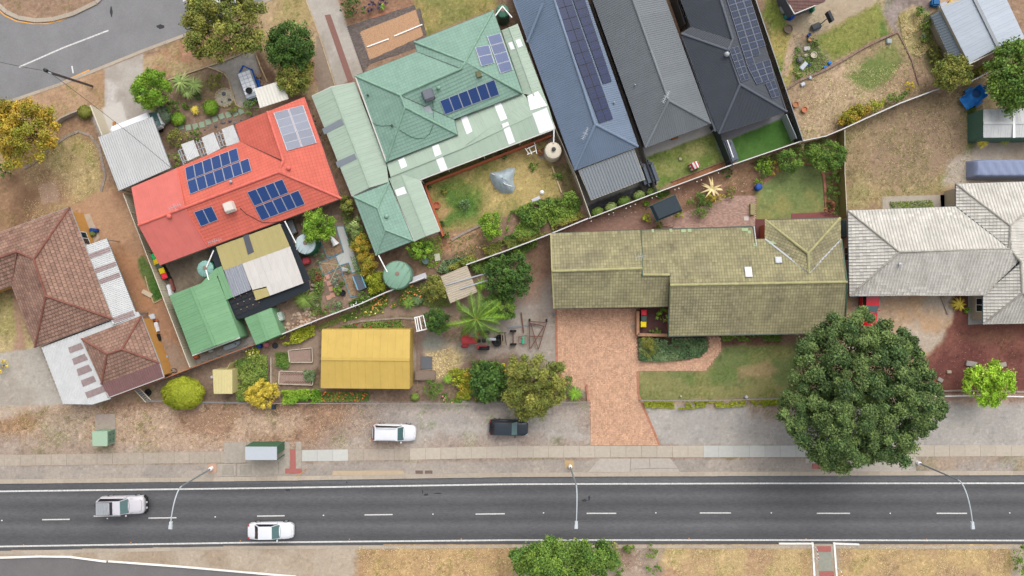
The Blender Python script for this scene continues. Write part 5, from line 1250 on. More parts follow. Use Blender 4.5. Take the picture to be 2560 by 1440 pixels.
def rosette(px, py, r, h, n, col, label, name='spiky_plant', wid=.05, droop=.6, z0=0, cat='plant', trunk=0, seed=0):
    rng = random.Random(int(px * 3 + py) + seed); top = z0 + h; k = (1 - top / CAM_H) / PPM; R = r * k; c = G(px, py, top); b = []; t = []; hu = []
    for i in range(n):
        a = 2 * math.pi * i / n * 1.618 * 3 + rng.uniform(-.2, .2); el = rng.uniform(.05, 1.1); L = R * rng.uniform(.8, 1.15)
        d = Vector((math.cos(a), math.sin(a), 0)); s = Vector((-d.y, d.x, 0)); pts = []
        for q in range(4):
            f = q / 3; x = L * f * math.cos(el * (1 - f * .6)); z = top * 1.0 + L * (math.sin(el) * f * .7 - droop * f * f * .8); w = wid * (1 - f) * (1 + f) + .006
            z = max(z, z0 + .05); p = Vector((c.x, c.y, 0)) + d * x + Vector((0, 0, z)); pts.append((p - s * w, p + s * w))
        tt = rng.uniform(.8, 1.2); hh = rng.random()
        for q in range(3): b.append([pts[q][0], pts[q + 1][0], pts[q + 1][1], pts[q][1]]); t.append(tt); hu.append(hh)
    V = np.array([[list(v) for v in f] for f in b]); loc = (c.x, c.y, z0)
    if not trunk and h < .8:
        return tag(quads_mesh(name, V, np.array(t), np.array(hu), MATS['leaf_' + col], None, loc), label, cat)
    root = thing(name, label, cat, loc); quads_mesh('leaves', V, np.array(t), np.array(hu), MATS['leaf_' + col], root)
    m = MB(); m.tube([(c.x, c.y, z0 - .05), (c.x, c.y, top)], max(trunk, .05), 8); m.build('trunk', M_('bark'), root); return root
def bed(label, poly, col, h, n, leaf=.1, col2=None, flowers=None, fn=60, name='ground_cover', cat='ground cover', mound=1.0):
    """uncountable low planting spread over a bed"""
    rng = np.random.default_rng(int(poly[0][0] * 5 + poly[0][1])); Q = np.array([G(x, y)[:2] for x, y in poly]); lo, hi = Q.min(0), Q.max(0)
    def pick(m):
        out = np.zeros((0, 2))
        while len(out) < m:
            p = rng.uniform(lo, hi, (m * 3, 2)); ok = pip(p[:, 0], p[:, 1], [tuple(q) for q in Q]) & (fbm(p[:, 0], p[:, 1], 1.3, 31, 3) > .36); out = np.concatenate([out, p[ok]])
        return out[:m]
    p = pick(n); hh = h * np.clip(fbm(p[:, 0], p[:, 1], 1.1, 41, 3) * 2.0 - .35, .1, 1.1); z = hh * rng.uniform(.25, 1.0, n) ** .6
    P = np.stack([p[:, 0], p[:, 1], z], 1); N = rng.normal(size=(n, 3)) * .6 + np.array([0, 0, .7])
    hu = np.clip(fbm(p[:, 0], p[:, 1], 1.6, 51, 3) * 3 - 1 + rng.normal(size=n) * .15, 0, 1); t = rng.uniform(.72, 1.22, n)
    c = Q.mean(0); o = quads_mesh(name, leaves(P, N, leaf, rng, .5), t, hu, MATS['leaf_' + col], None, (c[0], c[1], 0)); tag(o, label, cat, None, 'stuff')
    for j, (nm, fc) in enumerate(flowers or []):
        p = pick(fn); P = np.stack([p[:, 0], p[:, 1], h * rng.uniform(.7, 1.1, fn)], 1); V = leaves(P, rng.normal(size=(fn, 3)) * .3 + np.array([0, 0, 1]), .09, rng, .9)
        m = mat('flower_' + nm, fc, .6, var=0, tint=True, k=.8)
        q = quads_mesh('flowers', V, rng.uniform(.85, 1.1, fn), np.zeros(fn), m, None, (c[0], c[1], 0)); tag(q, nm + ' blooms in the ' + label, 'flowers', None, 'stuff')
    return o
def tree(px, py, r, h, col, label, trunk=.18, **kw): return bush(px, py, r, h, col, label, 'tree', 'tree', trunk=trunk, **kw)

tree(2147, 982, 184, 10.5, 'elm', 'huge dark green spreading tree on the kerbside gravel', .42, leaf=.125, n=170000, nclump=430, rc=.105, ry=186)
tree(562, 55, 98, 7.0, 'olive', 'large olive green tree beside the old side road', .25, leaf=.13, n=20000, rc=.2, nclump=90)
tree(55, 332, 88, 6.0, 'golden', 'round golden green tree at the left edge above the dry lawn', .22, leaf=.12, n=19000, rc=.2, nclump=80)
tree(1338, 965, 80, 5.0, 'olive', 'bushy olive green tree overhanging the dark parked hatchback', .16, leaf=.12, n=17000, rc=.2, nclump=90)
tree(1410, 1400, 135, 6.5, 'green', 'broad green tree in the median beside the road', .28, leaf=.13, n=26000, rc=.17, ry=48, nclump=110)
tree(726, 118, 57, 5.0, 'dark', 'dense dark green tree at the corner of the concrete pad', .16, leaf=.11, n=11000, rc=.24)
tree(738, 190, 50, 3.6, 'olive', 'olive green tree below the dark tree by the driveway', .12, leaf=.11, n=8000, rc=.24)
tree(382, 224, 47, 4.2, 'bright', 'round vivid green tree in the front garden', .14, leaf=.09, n=13000, rc=.22)
tree(797, 566, 42, 3.4, 'bright', 'vivid green citrus tree overhanging the round water tank', .1, leaf=.12, n=5200, rc=.28)
tree(2470, 958, 62, 4.2, 'lime', 'lime green tree on the red scoria bed', .14, leaf=.12, n=9000, rc=.24, nclump=40, ry=56)
tree(2530, 190, 62, 6.0, 'green', 'tall leafy green tree in the top right corner', .2, leaf=.15, n=10500, rc=.2, ry=88)
tree(2380, 185, 48, 3.8, 'olive', 'dense olive green tree between the blue trailer and the lawn', .14, leaf=.12, n=9000, rc=.25, ry=42)
tree(2065, 392, 48, 3.0, 'green', 'green fruit tree at the corner of the back lawn', .1, leaf=.1, n=6000, rc=.25, ry=38)
tree(1270, 690, 58, 4.0, 'dark', 'dark green citrus tree beside the left gable of the olive house', .14, leaf=.13, n=7500, rc=.22, ry=56)
tree(1245, 770, 45, 2.6, 'green', 'dense rounded green tree right of the palm crown', .12, leaf=.11, n=7500, rc=.24, ry=34)
tree(1093, 803, 33, 2.6, 'dark', 'dense round dark green tree beside the white garden arch', .1, leaf=.09, n=6500, rc=.3)
tree(1088, 722, 32, 2.6, 'olive', 'brownish olive tree left of the rusty lean-to', .1, leaf=.09, n=5500, rc=.3)
tree(1222, 955, 46, 2.6, 'dark', 'broad leaved dark green tree left of the olive tree by the verge', .1, leaf=.19, n=3600, rc=.28, aspect=.8, ry=48)
tree(1230, 562, 30, 2.6, 'bright', 'bright green lemon tree at the edge of the back lawn', .08, leaf=.11, n=2600, rc=.3, ry=34)
tree(1048, 622, 32, 2.2, 'bright', 'loose bright green small tree below the sea green annexe', .07, leaf=.12, n=1100, rc=.22)
tree(1975, 405, 30, 2.2, 'green', 'small green citrus tree above the curved lawn edge', .07, leaf=.09, n=3600, rc=.3)
clipped(458, 983, 51, 2.0, 'ygreen', 'large rounded yellow-green cypress shrub on the front fence line', ry=40, n=13000, leaf=.09, strands=True)
bush(657, 984, 41, 1.8, 'yellow', 'golden yellow shrub beside the front fence', leaf=.08, rc=.25, ry=33, n=9000)
clipped(527, 269, 19, 1.1, 'bright', 'clipped green ball shrub beside the stepping stone path')
clipped(407, 289, 21, 1.2, 'grey', 'round grey-blue shrub near the carport corner', strands=True)
bush(430, 270, 20, 1.3, 'green', 'dark leafy shrub right of the round vivid tree'); clipped(445, 297, 17, 1.0, 'bright', 'smaller clipped green shrub right of the grey-blue one'); bush(404, 258, 20, 1.3, 'dark', 'dark shrub tucked below the vivid round tree')
bush(448, 345, 32, 1.3, 'olive', 'olive and rust shrub above the pergola', ry=26); bush(488, 335, 18, 1.1, 'green', 'green shrub along the stepping stones above the pergola'); bush(436, 400, 18, 1.4, 'mid', 'green shrub between the carport and pergola')
bush(540, 203, 24, 1.1, 'olive', 'olive shrub with reddish tips near the curved pad edge'); bush(578, 268, 14, .7, 'olive', 'small olive shrub below the stone circle')
rosette(487, 275, 12, .5, 40, 'yellow', 'small golden tufted plant in the front garden'); bush(464, 265, 8, .5, 'green', 'tiny green shrub left of the golden tuft'); bush(492, 241, 10, .7, 'dark', 'small dark shrub below the yuccas')
for i, (x, y, r) in enumerate([(452, 205, 30), (484, 212, 24), (468, 228, 20)]): rosette(x, y, r, 1.4 - i * .2, 70, 'vari', ['largest spiky yucca of the clump of three', 'right hand yucca of the clump of three', 'lowest yucca of the clump of three'][i], 'yucca', wid=.06, trunk=.08)
bush(625, 266, 22, 1.2, 'green', 'glossy green shrub beside the caravan awning'); bush(645, 120, 12, 1, 'green', 'small green bush by the pad corner')
bush(757, 70, 20, 1.1, 'vari', 'pale yellow-green variegated bush by the concrete driveway'); bush(880, 20, 32, 1.7, 'dark', 'rounded dark green bush at the top of the driveway', ry=26)
bush(926, 18, 16, .9, 'purple', 'dark purple leaved shrub beside the brick bed'); bush(955, 12, 15, .9, 'purple', 'second purple shrub at the top edge of the photo'); rosette(954, 16, 10, .6, 24, 'bright', 'bright green tuft between the purple shrubs')
clipped(212, 280, 17, 1.0, 'olive', 'small olive shrub at the end of the curved wall'); bush(8, 430, 20, 2.0, 'green', 'green bush cut by the left edge above the brown roof'); bush(5, 915, 19, 1.2, 'yellow', 'yellow-green ball bush at the left edge'); bush(6, 262, 12, 1.4, 'green', 'green bush cut by the left edge beside the side road')
rosette(762, 747, 29, 1.0, 190, 'mid', 'spiky grass tree beside the black shade cloth', 'grass_tree', wid=.02, droop=.5, trunk=.1)
bush(797, 640, 17, .8, 'blue', 'grey green shrub below the round tank'); bush(792, 692, 16, .8, 'red', 'dark red leaved shrub at the patio corner'); bush(796, 716, 18, .8, 'mid', 'mixed green shrub under the red leaved one'); bush(838, 768, 24, 1.4, 'blue', 'blue-green shrub against the white fence', ry=20); bush(812, 775, 14, 1.1, 'green', 'green shrub left of the blue-green shrub by the fence')
bush(840, 700, 14, .9, 'grey', 'silvery shrub below the clothes line'); bush(855, 709, 7, .5, 'green', 'tiny green ball plant by the paving'); bush(844, 724, 12, .6, 'bright', 'lime sprawling plant above the black planter'); bush(868, 673, 9, .5, 'mid', 'small plant ringed by the blue edging')
for i, (x, y, rx, ry, c, l) in enumerate([(868, 515, 18, 24, 'olive', 'uppermost shrub of the side hedge below the carport'), (888, 570, 20, 26, 'vari', 'pale shrub of the side hedge beside the annexe'), (905, 612, 22, 28, 'golden', 'golden green shrub of the side hedge beside the annexe'), (918, 660, 24, 30, 'golden', 'golden green shrub of the side hedge by the big tank'), (940, 705, 22, 30, 'ygreen', 'yellow-green lowest shrub of the side hedge left of the big tank')]):
    bush(x, y, rx, 1.8, c, l, ry=ry, leaf=.08, group='side hedge shrubs', n=4500)
bush(905, 745, 26, 1.0, 'green', 'flowering shrub by the fence below the pool table', ry=14); bush(1063, 622, 8, .6, 'dark', 'small dark plant in the vegetable bed by the annexe')
clipped(1045, 752, 13, .7, 'blue', 'round blue-green cushion plant beside the garden path'); rosette(1022, 758, 20, .7, 60, 'green', 'tufted green plant left of the round cushion plant', wid=.04)
rosette(1204, 712, 20, 1.0, 40, 'bright', 'bright green agave like plant right of the rusty lean-to', wid=.06); bush(1250, 730, 22, .7, 'blue', 'low blue-green shrub above the palm'); bush(1290, 640, 24, 1.3, 'green', 'shrub by the white fence above the dark citrus', ry=16); rosette(1192, 670, 16, .8, 40, 'green', 'green tuft at the fence above the lean-to', wid=.04)
bush(1170, 660, 18, 1.2, 'mid', 'leafy shrub on the fence right of the lean-to', ry=12)
bush(1082, 972, 28, 1.3, 'green', 'round bright green shrub right of the yellow shed', leaf=.06, rc=.4); bush(1145, 945, 26, 1.0, 'ygreen', 'yellow-green shrub in the bed right of the yellow shed'); rosette(1119, 948, 14, .9, 50, 'bright', 'tufted lime green plant in the bed right of the yellow shed', wid=.03); bush(1165, 960, 16, 1.0, 'golden', 'orange flecked shrub left of the broad leaved tree', ry=34)
bush(1200, 915, 22, 1.3, 'green', 'ferny green shrub above the broad leaved tree'); bush(1238, 920, 24, 1.3, 'green', 'dark shrub with yellow flowers above the broad leaved tree'); rosette(1437, 985, 22, .8, 46, 'bright', 'strap leaved green clump by the driveway wall', wid=.05); clipped(1037, 992, 10, .5, 'mid', 'small round shrub below the yellow shed')
bush(1418, 960, 16, 1.4, 'green', 'green shrub between the olive tree and the driveway', ry=22)
bush(1658, 788, 17, 1.1, 'bright', 'bright shrub beside the three wheelie bins'); bush(1622, 867, 28, 1.1, 'olive', 'rounded brown-green bush in the bed by the brick driveway', leaf=.06, rc=.4); bush(1640, 828, 16, .7, 'mid', 'small planting behind the low brick wall', ry=9)
for i, (x, y, r) in enumerate([(1493, 530, 15), (1527, 518, 15), (1560, 503, 16), (1597, 489, 15), (1630, 480, 14)]):
    clipped(x, y, r, .9, 'vari' if i % 2 else 'mid', ['leftmost', 'second from left', 'middle', 'fourth from left', 'rightmost'][i] + ' clipped round shrub of the row on black gravel', ry=12, ang=20, group='row of clipped shrubs')
bush(1752, 512, 36, 1.2, 'green', 'rambling green shrub left of the pink paving', ry=34, leaf=.08); bush(1786, 490, 22, 1.2, 'golden', 'golden shrub under the pampas plumes'); rosette(1780, 472, 34, 1.0, 11, 'straw', 'plant with pale feathery plumes in the back garden', wid=.12, trunk=.04); bush(1826, 480, 18, .7, 'olive', 'straggly shrub above the pink paving')
bush(1914, 414, 26, 1.0, 'bright', 'bright green shrub above the curved lawn'); bush(1936, 418, 18, 1.0, 'golden', 'orange brown shrub above the curved lawn'); bush(1998, 368, 14, .8, 'straw', 'pale yellow shrub near the back fence'); bush(2082, 445, 18, 1.0, 'mid', 'shrub right of the curved lawn'); bush(2082, 482, 17, 1.0, 'green', 'lower shrub right of the curved lawn'); bush(2074, 518, 16, .9, 'red', 'reddish mixed shrub at the lawn corner', ry=20); bush(2030, 378, 20, 1.2, 'green', 'shrub left of the fruit tree at the fence corner')
bush(1895, 455, 12, .6, 'bright', 'small lime plant by the blue barrel'); bush(1818, 432, 13, .6, 'dark', 'small dark shrub on the back fence line'); bush(1615, 508, 8, .6, 'bright', 'tiny green shrub left of the slate shelter'); bush(1616, 545, 12, .8, 'ygreen', 'shrub below the left corner of the slate shelter'); bush(1698, 536, 14, .8, 'ygreen', 'shrub at the right corner of the slate shelter'); bush(1648, 563, 12, .5, 'olive', 'low olive plant on the back paving')
bush(2135, 288, 44, 1.3, 'golden', 'golden green hedge along the back fence', ry=15, ang=22, n=6000); bush(2190, 262, 30, 1.2, 'ygreen', 'right part of the golden hedge along the back fence', ry=16, ang=22); bush(2250, 240, 34, 1.2, 'mid', 'mixed shrubs at the fence before the olive tree', ry=16, ang=15); bush(2272, 215, 12, .9, 'yellow', 'yellow flowering shrub at the yard end')
rosette(2398, 760, 19, .6, 44, 'yellow', 'yellow-green bromeliad beside the concrete porch', wid=.06); bush(2418, 776, 9, .5, 'bright', 'small bright plant right of the bromeliad'); rosette(2456, 357, 16, .7, 50, 'yellow', 'yellow cordyline below the white garage', wid=.05); rosette(2512, 352, 13, .6, 50, 'ygreen', 'pale green tuft below the white garage', wid=.03)
bush(1566, 1370, 10, .7, 'green', 'small rounded median bush nearest the kerb'); bush(1576, 1372, 12, .9, 'mid', 'median bush right of the broad tree'); bush(1626, 1377, 17, 1.0, 'mid', 'upper median bush on the mulch', ry=20); bush(1635, 1422, 20, .9, 'green', 'lower median bush on the mulch', ry=16); bush(1530, 1368, 26, .9, 'olive', 'reddish green bush behind the broad median tree', ry=12)
bush(1548, 1420, 22, .9, 'green', 'median bush between the broad tree and the mulch', ry=26); bush(2550, 1400, 22, 1.6, 'mid', 'bush at the right end of the median grass', ry=36)
bush(2300, 30, 30, .9, 'green', 'low green shrubs at the head of the long dry grass', ry=10); bush(2312, 70, 14, .9, 'mid', 'green shrub strip beside the dark lean-to', ry=40); bush(2335, 135, 16, .8, 'olive', 'scrubby plants below the dark lean-to', ry=34)
bush(2040, 108, 8, .5, 'mid', 'small plant near the pots'); bush(1945, 175, 10, .6, 'bright', 'small green shrub beside the dark fence'); bush(1993, 183, 14, .7, 'mid', 'shrub among the garden clutter'); bush(1220, 470, 7, .5, 'blue', 'unused')if False else None
bush(1162, 512, 16, .7, 'blue', 'thin grey green shrub ringed by bare soil on the lawn', n=400); bush(1112, 478, 8, .5, 'olive', 'small bush on the left of the back lawn'); bush(1072, 462, 9, .6, 'dark', 'dark bush in the corner bed by the brick wall'); bush(1118, 588, 9, .7, 'green', 'bush at the end of the brick wall'); bush(1104, 560, 9, .6, 'dark', 'dark bush against the brick verandah wall')
bush(1260, 385, 14, .6, 'dark', 'dark bush below the verandah gutter'); bush(1335, 415, 12, .5, 'mid', 'sparse plant near the round cream tank', n=300); bush(1395, 440, 16, .4, 'green', 'green patch in the side bed below the cream tank', ry=10); bush(1352, 378, 9, .6, 'red', 'dark red plant left of the cream tank')
# planted beds and hedges nobody could count
bed('mixed shrub border along the green house back fence', [(1275, 530), (1330, 505), (1430, 480), (1455, 510), (1440, 540), (1330, 590), (1260, 600)], 'green', 1.3, 6500, .12)
bed('clipped creeper hedge along the white back fence', [(1130, 680), (1120, 668), (1240, 606), (1350, 560), (1450, 528), (1462, 542), (1380, 578), (1260, 632)], 'olive', 1.2, 11000, .07)
bed('leafy vegetables by the lemon tree', [(1090, 680), (1110, 650), (1170, 640), (1180, 660), (1120, 690)], 'blue', .5, 1500, .1)
bed('vegetable seedlings in the bare soil bed', [(1120, 600), (1210, 580), (1225, 615), (1140, 655)], 'green', .25, 260, .08)
bed('tomato and pumpkin vines beside the straw shed', [(594, 900), (625, 886), (672, 885), (674, 960), (620, 1000), (600, 1000), (592, 960)], 'mid', .9, 5200, .1)
bed('climbing beans by the timber edged bed', [(690, 880), (725, 882), (730, 910), (715, 925), (692, 915)], 'green', .9, 1600, .08)
bed('sparse beans at the right end of the ribbed bed', [(760, 925), (792, 925), (790, 950), (770, 955)], 'blue', .8, 700, .08)
bed('glossy hedge along the front fence', [(708, 974), (805, 970), (808, 1004), (712, 1008)], 'bright', 1.0, 5200, .09)
bed('marigold border below the yellow shed', [(808, 978), (925, 980), (922, 1002), (808, 1003)], 'mid', .5, 2600, .07, flowers=[('orange', (226, 120, 60))], fn=50)
bed('rose border along the white fence', [(950, 730), (1030, 712), (1060, 722), (1050, 755), (990, 770), (930, 775), (925, 760)], 'green', .7, 2600, .08, flowers=[('apricot', (238, 150, 96))], fn=70)
bed('flower border between the path and the fence', [(850, 790), (920, 765), (990, 742), (985, 775), (900, 795), (860, 805)], 'mid', .5, 1500, .08, flowers=[('lemon', (232, 214, 110))], fn=30)
bed('white rose bed below the pool table', [(872, 755), (920, 735), (945, 745), (900, 770), (876, 770)], 'green', .6, 1300, .08, flowers=[('white', (240, 240, 236))], fn=26)
bed('red flower border above the yellow shed', [(850, 815), (900, 805), (1025, 800), (1022, 820), (860, 822)], 'green', .4, 1500, .08, flowers=[('red', (190, 40, 50))], fn=12)
bed('leafy border by the small green shed', [(705, 845), (745, 822), (790, 812), (788, 838), (755, 855), (715, 862)], 'ygreen', .8, 2300, .1)
bed('lemon flowering border below the green garage', [(615, 880), (640, 866), (652, 872), (650, 890), (625, 895)], 'ygreen', .7, 900, .09, flowers=[('cream', (236, 226, 150))], fn=20)
bed('grey-green lilies in the driveway bed', [(1596, 846), (1768, 845), (1768, 875), (1745, 892), (1640, 905), (1596, 900)], 'blue', .6, 5200, .12)
bed('clipped low hedge outside the front fence', [(1606, 1003), (1780, 1003), (1860, 1000), (1862, 1014), (1700, 1022), (1612, 1018)], 'ygreen', .5, 3600, .07)
bed('right part of the low hedge outside the front fence', [(1875, 1000), (1950, 998), (1952, 1014), (1880, 1016)], 'ygreen', .5, 1400, .07)
bed('small shrubs below the olive house eave', [(1802, 838), (1950, 836), (1952, 852), (1806, 852)], 'green', .5, 1300, .09)
bed('low plants at the front fence right of the yellow shed', [(1105, 985), (1190, 975), (1192, 1005), (1110, 1008)], 'green', .4, 1500, .08, flowers=[('pink', (214, 150, 140))], fn=12)
bed('yellow flowering shrubs beside the olive tree', [(1240, 900), (1262, 900), (1290, 1000), (1266, 1012)], 'mid', .9, 1200, .08, flowers=[('yellow', (236, 196, 50))], fn=40)
bed('weeds at the foot of the grey side fence', [(1625, 470), (1690, 478), (1650, 498), (1636, 490)], 'green', .3, 700, .08)
bed('scrubby garden bed around the pots', [(1995, 90), (2030, 92), (2055, 130), (2075, 160), (2030, 190), (1990, 200), (1980, 150)], 'mid', .35, 1500, .08)
bed('grasses and shrubs under the pale blue garage', [(2400, 200), (2440, 170), (2500, 140), (2495, 160), (2420, 205)], 'olive', .6, 1800, .1)
bed('pink geraniums under the dark lean-to', [(2345, 160), (2385, 140), (2405, 142), (2395, 155), (2355, 172)], 'green', .5, 500, .08, flowers=[('rose', (232, 140, 160))], fn=60)
bed('plants beside the white house wall', [(2222, 505), (2330, 500), (2330, 520), (2225, 520)], 'mid', .4, 900, .08)
bed('strip of green shrubs left of the back fence', [(2068, 405), (2090, 410), (2098, 540), (2062, 540)], 'mid', .35, 900, .08)
bed('scattered verge weeds', [(100, 1035), (330, 1025), (420, 1060), (380, 1110), (160, 1100)], 'mid', .08, 120, .08)
bed('dead grass tufts in the long dry grass', [(2245, 40), (2300, 25), (2322, 120), (2300, 145), (2262, 128)], 'straw', .35, 3600, .05)
bed('straw scattered near the timber frame', [(1065, 885), (1120, 870), (1155, 892), (1135, 930), (1085, 950)], 'straw', .06, 900, .1)
bed('dense mixed planting left of the palm', [(1050, 705), (1110, 690), (1128, 765), (1100, 772), (1050, 760)], 'mid', .7, 2600, .07)
bed('shrubby mass along the fence above the dark citrus', [(1175, 668), (1250, 632), (1340, 592), (1345, 612), (1290, 650), (1215, 690)], 'green', .9, 4200, .07)
bed('mixed planting by the stepping stones', [(772, 672), (800, 668), (812, 690), (800, 790), (770, 790), (785, 730)], 'mid', .5, 2200, .06)
bed('border beneath the side hedge', [(850, 480), (872, 500), (910, 600), (965, 720), (935, 755), (890, 680), (870, 600)], 'green', .9, 5200, .07)
bed('planting right of the yellow shed below the straw', [(1120, 925), (1190, 918), (1195, 1000), (1125, 992)], 'ygreen', .7, 3600, .07)
bed('low planting in the front garden', [(420, 205), (500, 180), (560, 215), (590, 265), (500, 290), (440, 260)], 'olive', .2, 1300, .05)
bed('planting under the annexe eave', [(1032, 606), (1100, 590), (1112, 630), (1085, 680), (1050, 660)], 'bright', .5, 1500, .07)
bed('shrubs behind the curved lawn', [(1880, 405), (2000, 362), (2062, 345), (2095, 400), (2045, 408), (1975, 415), (1900, 450)], 'green', .8, 4200, .07)
bed('planting along the lower side of the rose fence', [(790, 815), (900, 772), (980, 748), (985, 762), (900, 788), (800, 826)], 'mid', .4, 1700, .06)
bed('ground plants under the broad leaved tree', [(1180, 905), (1260, 898), (1290, 1000), (1190, 1004)], 'dark', .6, 3000, .08)
bed('dead and green tufts over the dry brown yard', [(2115, 330), (2300, 262), (2420, 220), (2440, 450), (2110, 525)], 'mid', .1, 2600, .055)
bed('straw coloured tufts over the dry brown yard', [(2115, 330), (2300, 262), (2420, 220), (2440, 450), (2110, 525)], 'straw', .1, 3000, .05)
bed('tufts in the top right yard', [(1900, 10), (2400, 100), (2420, 195), (2110, 315), (2005, 345)], 'mid', .1, 3600, .055)
bed('straw in the top right yard', [(2000, 200), (2300, 150), (2330, 215), (2110, 315), (2005, 345)], 'straw', .08, 3000, .05)
bed('dry grass tufts in the left median', [(895, 1366), (1280, 1364), (1280, 1440), (895, 1440)], 'straw', .1, 3200, .05)
bed('dry grass tufts in the right median', [(1660, 1366), (2030, 1364), (2030, 1440), (1660, 1440)], 'straw', .1, 3000, .05)
bed('dry grass tufts at the far right median', [(2098, 1366), (2530, 1364), (2530, 1440), (2098, 1440)], 'straw', .1, 3200, .05)
bed('leaf litter along the verge', [(0, 1020), (960, 1010), (980, 1115), (560, 1118), (0, 1100)], 'straw', .03, 5200, .05)
bed('brown litter along the verge', [(0, 1020), (960, 1010), (980, 1115), (560, 1118), (0, 1100)], 'red', .03, 2600, .05)
bed('tufts on the left dry lawn', [(60, 420), (200, 335), (250, 360), (250, 470), (60, 600)], 'straw', .06, 2200, .05)
bed('grass tufts on the green house back lawn', [(1075, 470), (1330, 380), (1390, 460), (1330, 500), (1120, 575)], 'mid', .06, 2400, .05)
# the palm: a trunk, a crownshaft and long arching fronds
PAL = thing('palm_tree', 'feathery palm with arching fronds over the red tractor', 'palm tree', G(1188, 812))
zt = 4.6; pc = G(1190, 798, zt); rngp = np.random.default_rng(5)
b = MB(); b.tube([(pc.x + .1, pc.y, -.05), (pc.x, pc.y + .05, 2), (pc.x, pc.y, zt)], .16, 10, r2=.1); b.build('trunk', M_('bark'), PAL)
for i in range(19):
    a = 2 * math.pi * (i * .382) + rngp.uniform(-.25, .25); L = rngp.uniform(2.7, 4.0) * (1 if i < 14 else .6); rise = rngp.uniform(.1, 1.3); d = Vector((math.cos(a), math.sin(a), 0)); s = Vector((-d.y, d.x, 0)); sp = []; cv_ = rngp.uniform(-.9, .9)
    for q in range(9): f = q / 8; sp.append(Vector((pc.x, pc.y, zt)) + d * L * f * (1 - .16 * f * f) + s * cv_ * f * f + Vector((0, 0, rise * math.sin(f * 2.2) - 2.0 * f * f)))
    f_ = MB(); f_.tube(sp, .03, 5, r2=.01); fr = f_.build('frond', mat('palm_rib', (150, 168, 60), .6, var=.1), PAL)
    V = []; T = []
    for q in range(46):
        f = .08 + .92 * q / 46; j = min(7, int(f * 8)); p = sp[j].lerp(sp[j + 1], f * 8 - j); dd = (sp[j + 1] - sp[j]).normalized(); ll = (.55 * math.sin(math.pi * min(1, f * .85 + .14)) + .12) * rngp.uniform(.7, 1.15)
        for sg_ in (-1, 1):
            o = (s * sg_ * rngp.uniform(.5, .95) + dd * .7).normalized(); e = p + o * ll + Vector((0, 0, -rngp.uniform(.3, .8) * ll)); w = dd * .034
            V.append([p - w, e - w * .2, e + w * .2, p + w]); T.append(rngp.uniform(.6, 1.25))
    quads_mesh('leaflets', np.array([[list(v) for v in f] for f in V]), np.array(T), rngp.uniform(0, 1, len(T)) * .6, MATS['leaf_green' if i % 4 else 'leaf_bright'], fr)['kind'] = 'stuff'

# ------------------------------------------------------------------ paving
def root_struct(name, poly): r = thing(name, None, None, cen(poly)); r['kind'] = 'structure'; return r
def pavers(name, poly, m, basecol, bl=.23, bw=.115, ang=0.0, z=.03, pattern='weave', gap=.012, fade=None, vary=.2):
    r = root_struct(name, poly); Q = pxy(poly); b = MB(); b.prism(Q, -.05, z - .02); b.build('paving_bed', mat('bedding_%d' % basecol[0], basecol, .95, var=.15), r)
    rj = random.Random(int(poly[0][0])); a = math.radians(ang); ca, sa = math.cos(a), math.sin(a)
    xs = [q.x * ca + q.y * sa for q in Q]; ys = [-q.x * sa + q.y * ca for q in Q]; b = MB(); L = [(x, y) for x, y in zip(xs, ys)]
    def brick(cx, cy, lx, ly):
        if not inpoly(cx, cy, L): return
        t = 1 + rj.uniform(-vary, vary) + (rj.random() < .12) * .12; zz = z + rj.uniform(-.004, .004)
        hx, hy = lx / 2 - gap / 2, ly / 2 - gap / 2; vs = []
        for zq in (zz, z - .03):
            for x, y in ((-hx, -hy), (hx, -hy), (hx, hy), (-hx, hy)): X, Y = cx + x, cy + y; vs.append((X * ca - Y * sa, X * sa + Y * ca, zq))
        b.mesh(vs, [(0, 1, 2, 3), (0, 4, 5, 1), (1, 5, 6, 2), (2, 6, 7, 3), (3, 7, 4, 0)], 0, t)
    if pattern == 'weave':
        c = bl; i0, i1 = int(min(xs) / c) - 1, int(max(xs) / c) + 1; j0, j1 = int(min(ys) / c) - 1, int(max(ys) / c) + 1
        for i in range(i0, i1 + 1):
            for j in range(j0, j1 + 1):
                if (i + j) % 2:
                    brick(i * c + c / 2, j * c + c * .25, bl, bw); brick(i * c + c / 2, j * c + c * .75, bl, bw)
                else:
                    brick(i * c + c * .25, j * c + c / 2, bw, bl); brick(i * c + c * .75, j * c + c / 2, bw, bl)
    else:
        for j in range(int(min(ys) / bw) - 1, int(max(ys) / bw) + 2):
            for i in range(int(min(xs) / bl) - 1, int(max(xs) / bl) + 2): brick((i + (j % 2) * .5) * bl, j * bw, bl, bw)
    b.t[0] = 1.01; o = b.build('paver', m, r); o['kind'] = 'stuff'; return r
BP1 = mat('paver_orange', (228, 182, 150), .9, var=.16, scale=.9, tint=True, col2=(206, 172, 152), fine=.12, fscale=10)
pavers('brick_driveway', [(1390, 772), (1393, 925), (1416, 962), (1462, 975), (1474, 1003), (1477, 1114), (1648, 1114), (1632, 1072), (1606, 1012), (1594, 985), (1594, 926), (1764, 927), (1803, 876), (1800, 842), (1773, 842), (1773, 868), (1752, 894), (1708, 903), (1594, 902), (1590, 772)], BP1, (160, 126, 108))
BP2 = mat('paver_pink', (196, 162, 146), .9, var=.1, tint=True, fine=.1)
pavers('patio_paving', [(1640, 560), (1648, 552), (1790, 505), (1800, 492), (1888, 488), (1888, 566), (1700, 573)], BP2, (150, 122, 110), bl=.24, bw=.12, ang=0, pattern='run')
pavers('patio_paving', [(1392, 582), (1480, 545), (1600, 540), (1660, 562), (1600, 574), (1480, 580)], mat('paver_brown', (166, 132, 116), .9, var=.14, tint=True), (140, 112, 98), bl=.3, bw=.15, pattern='run', vary=.08)
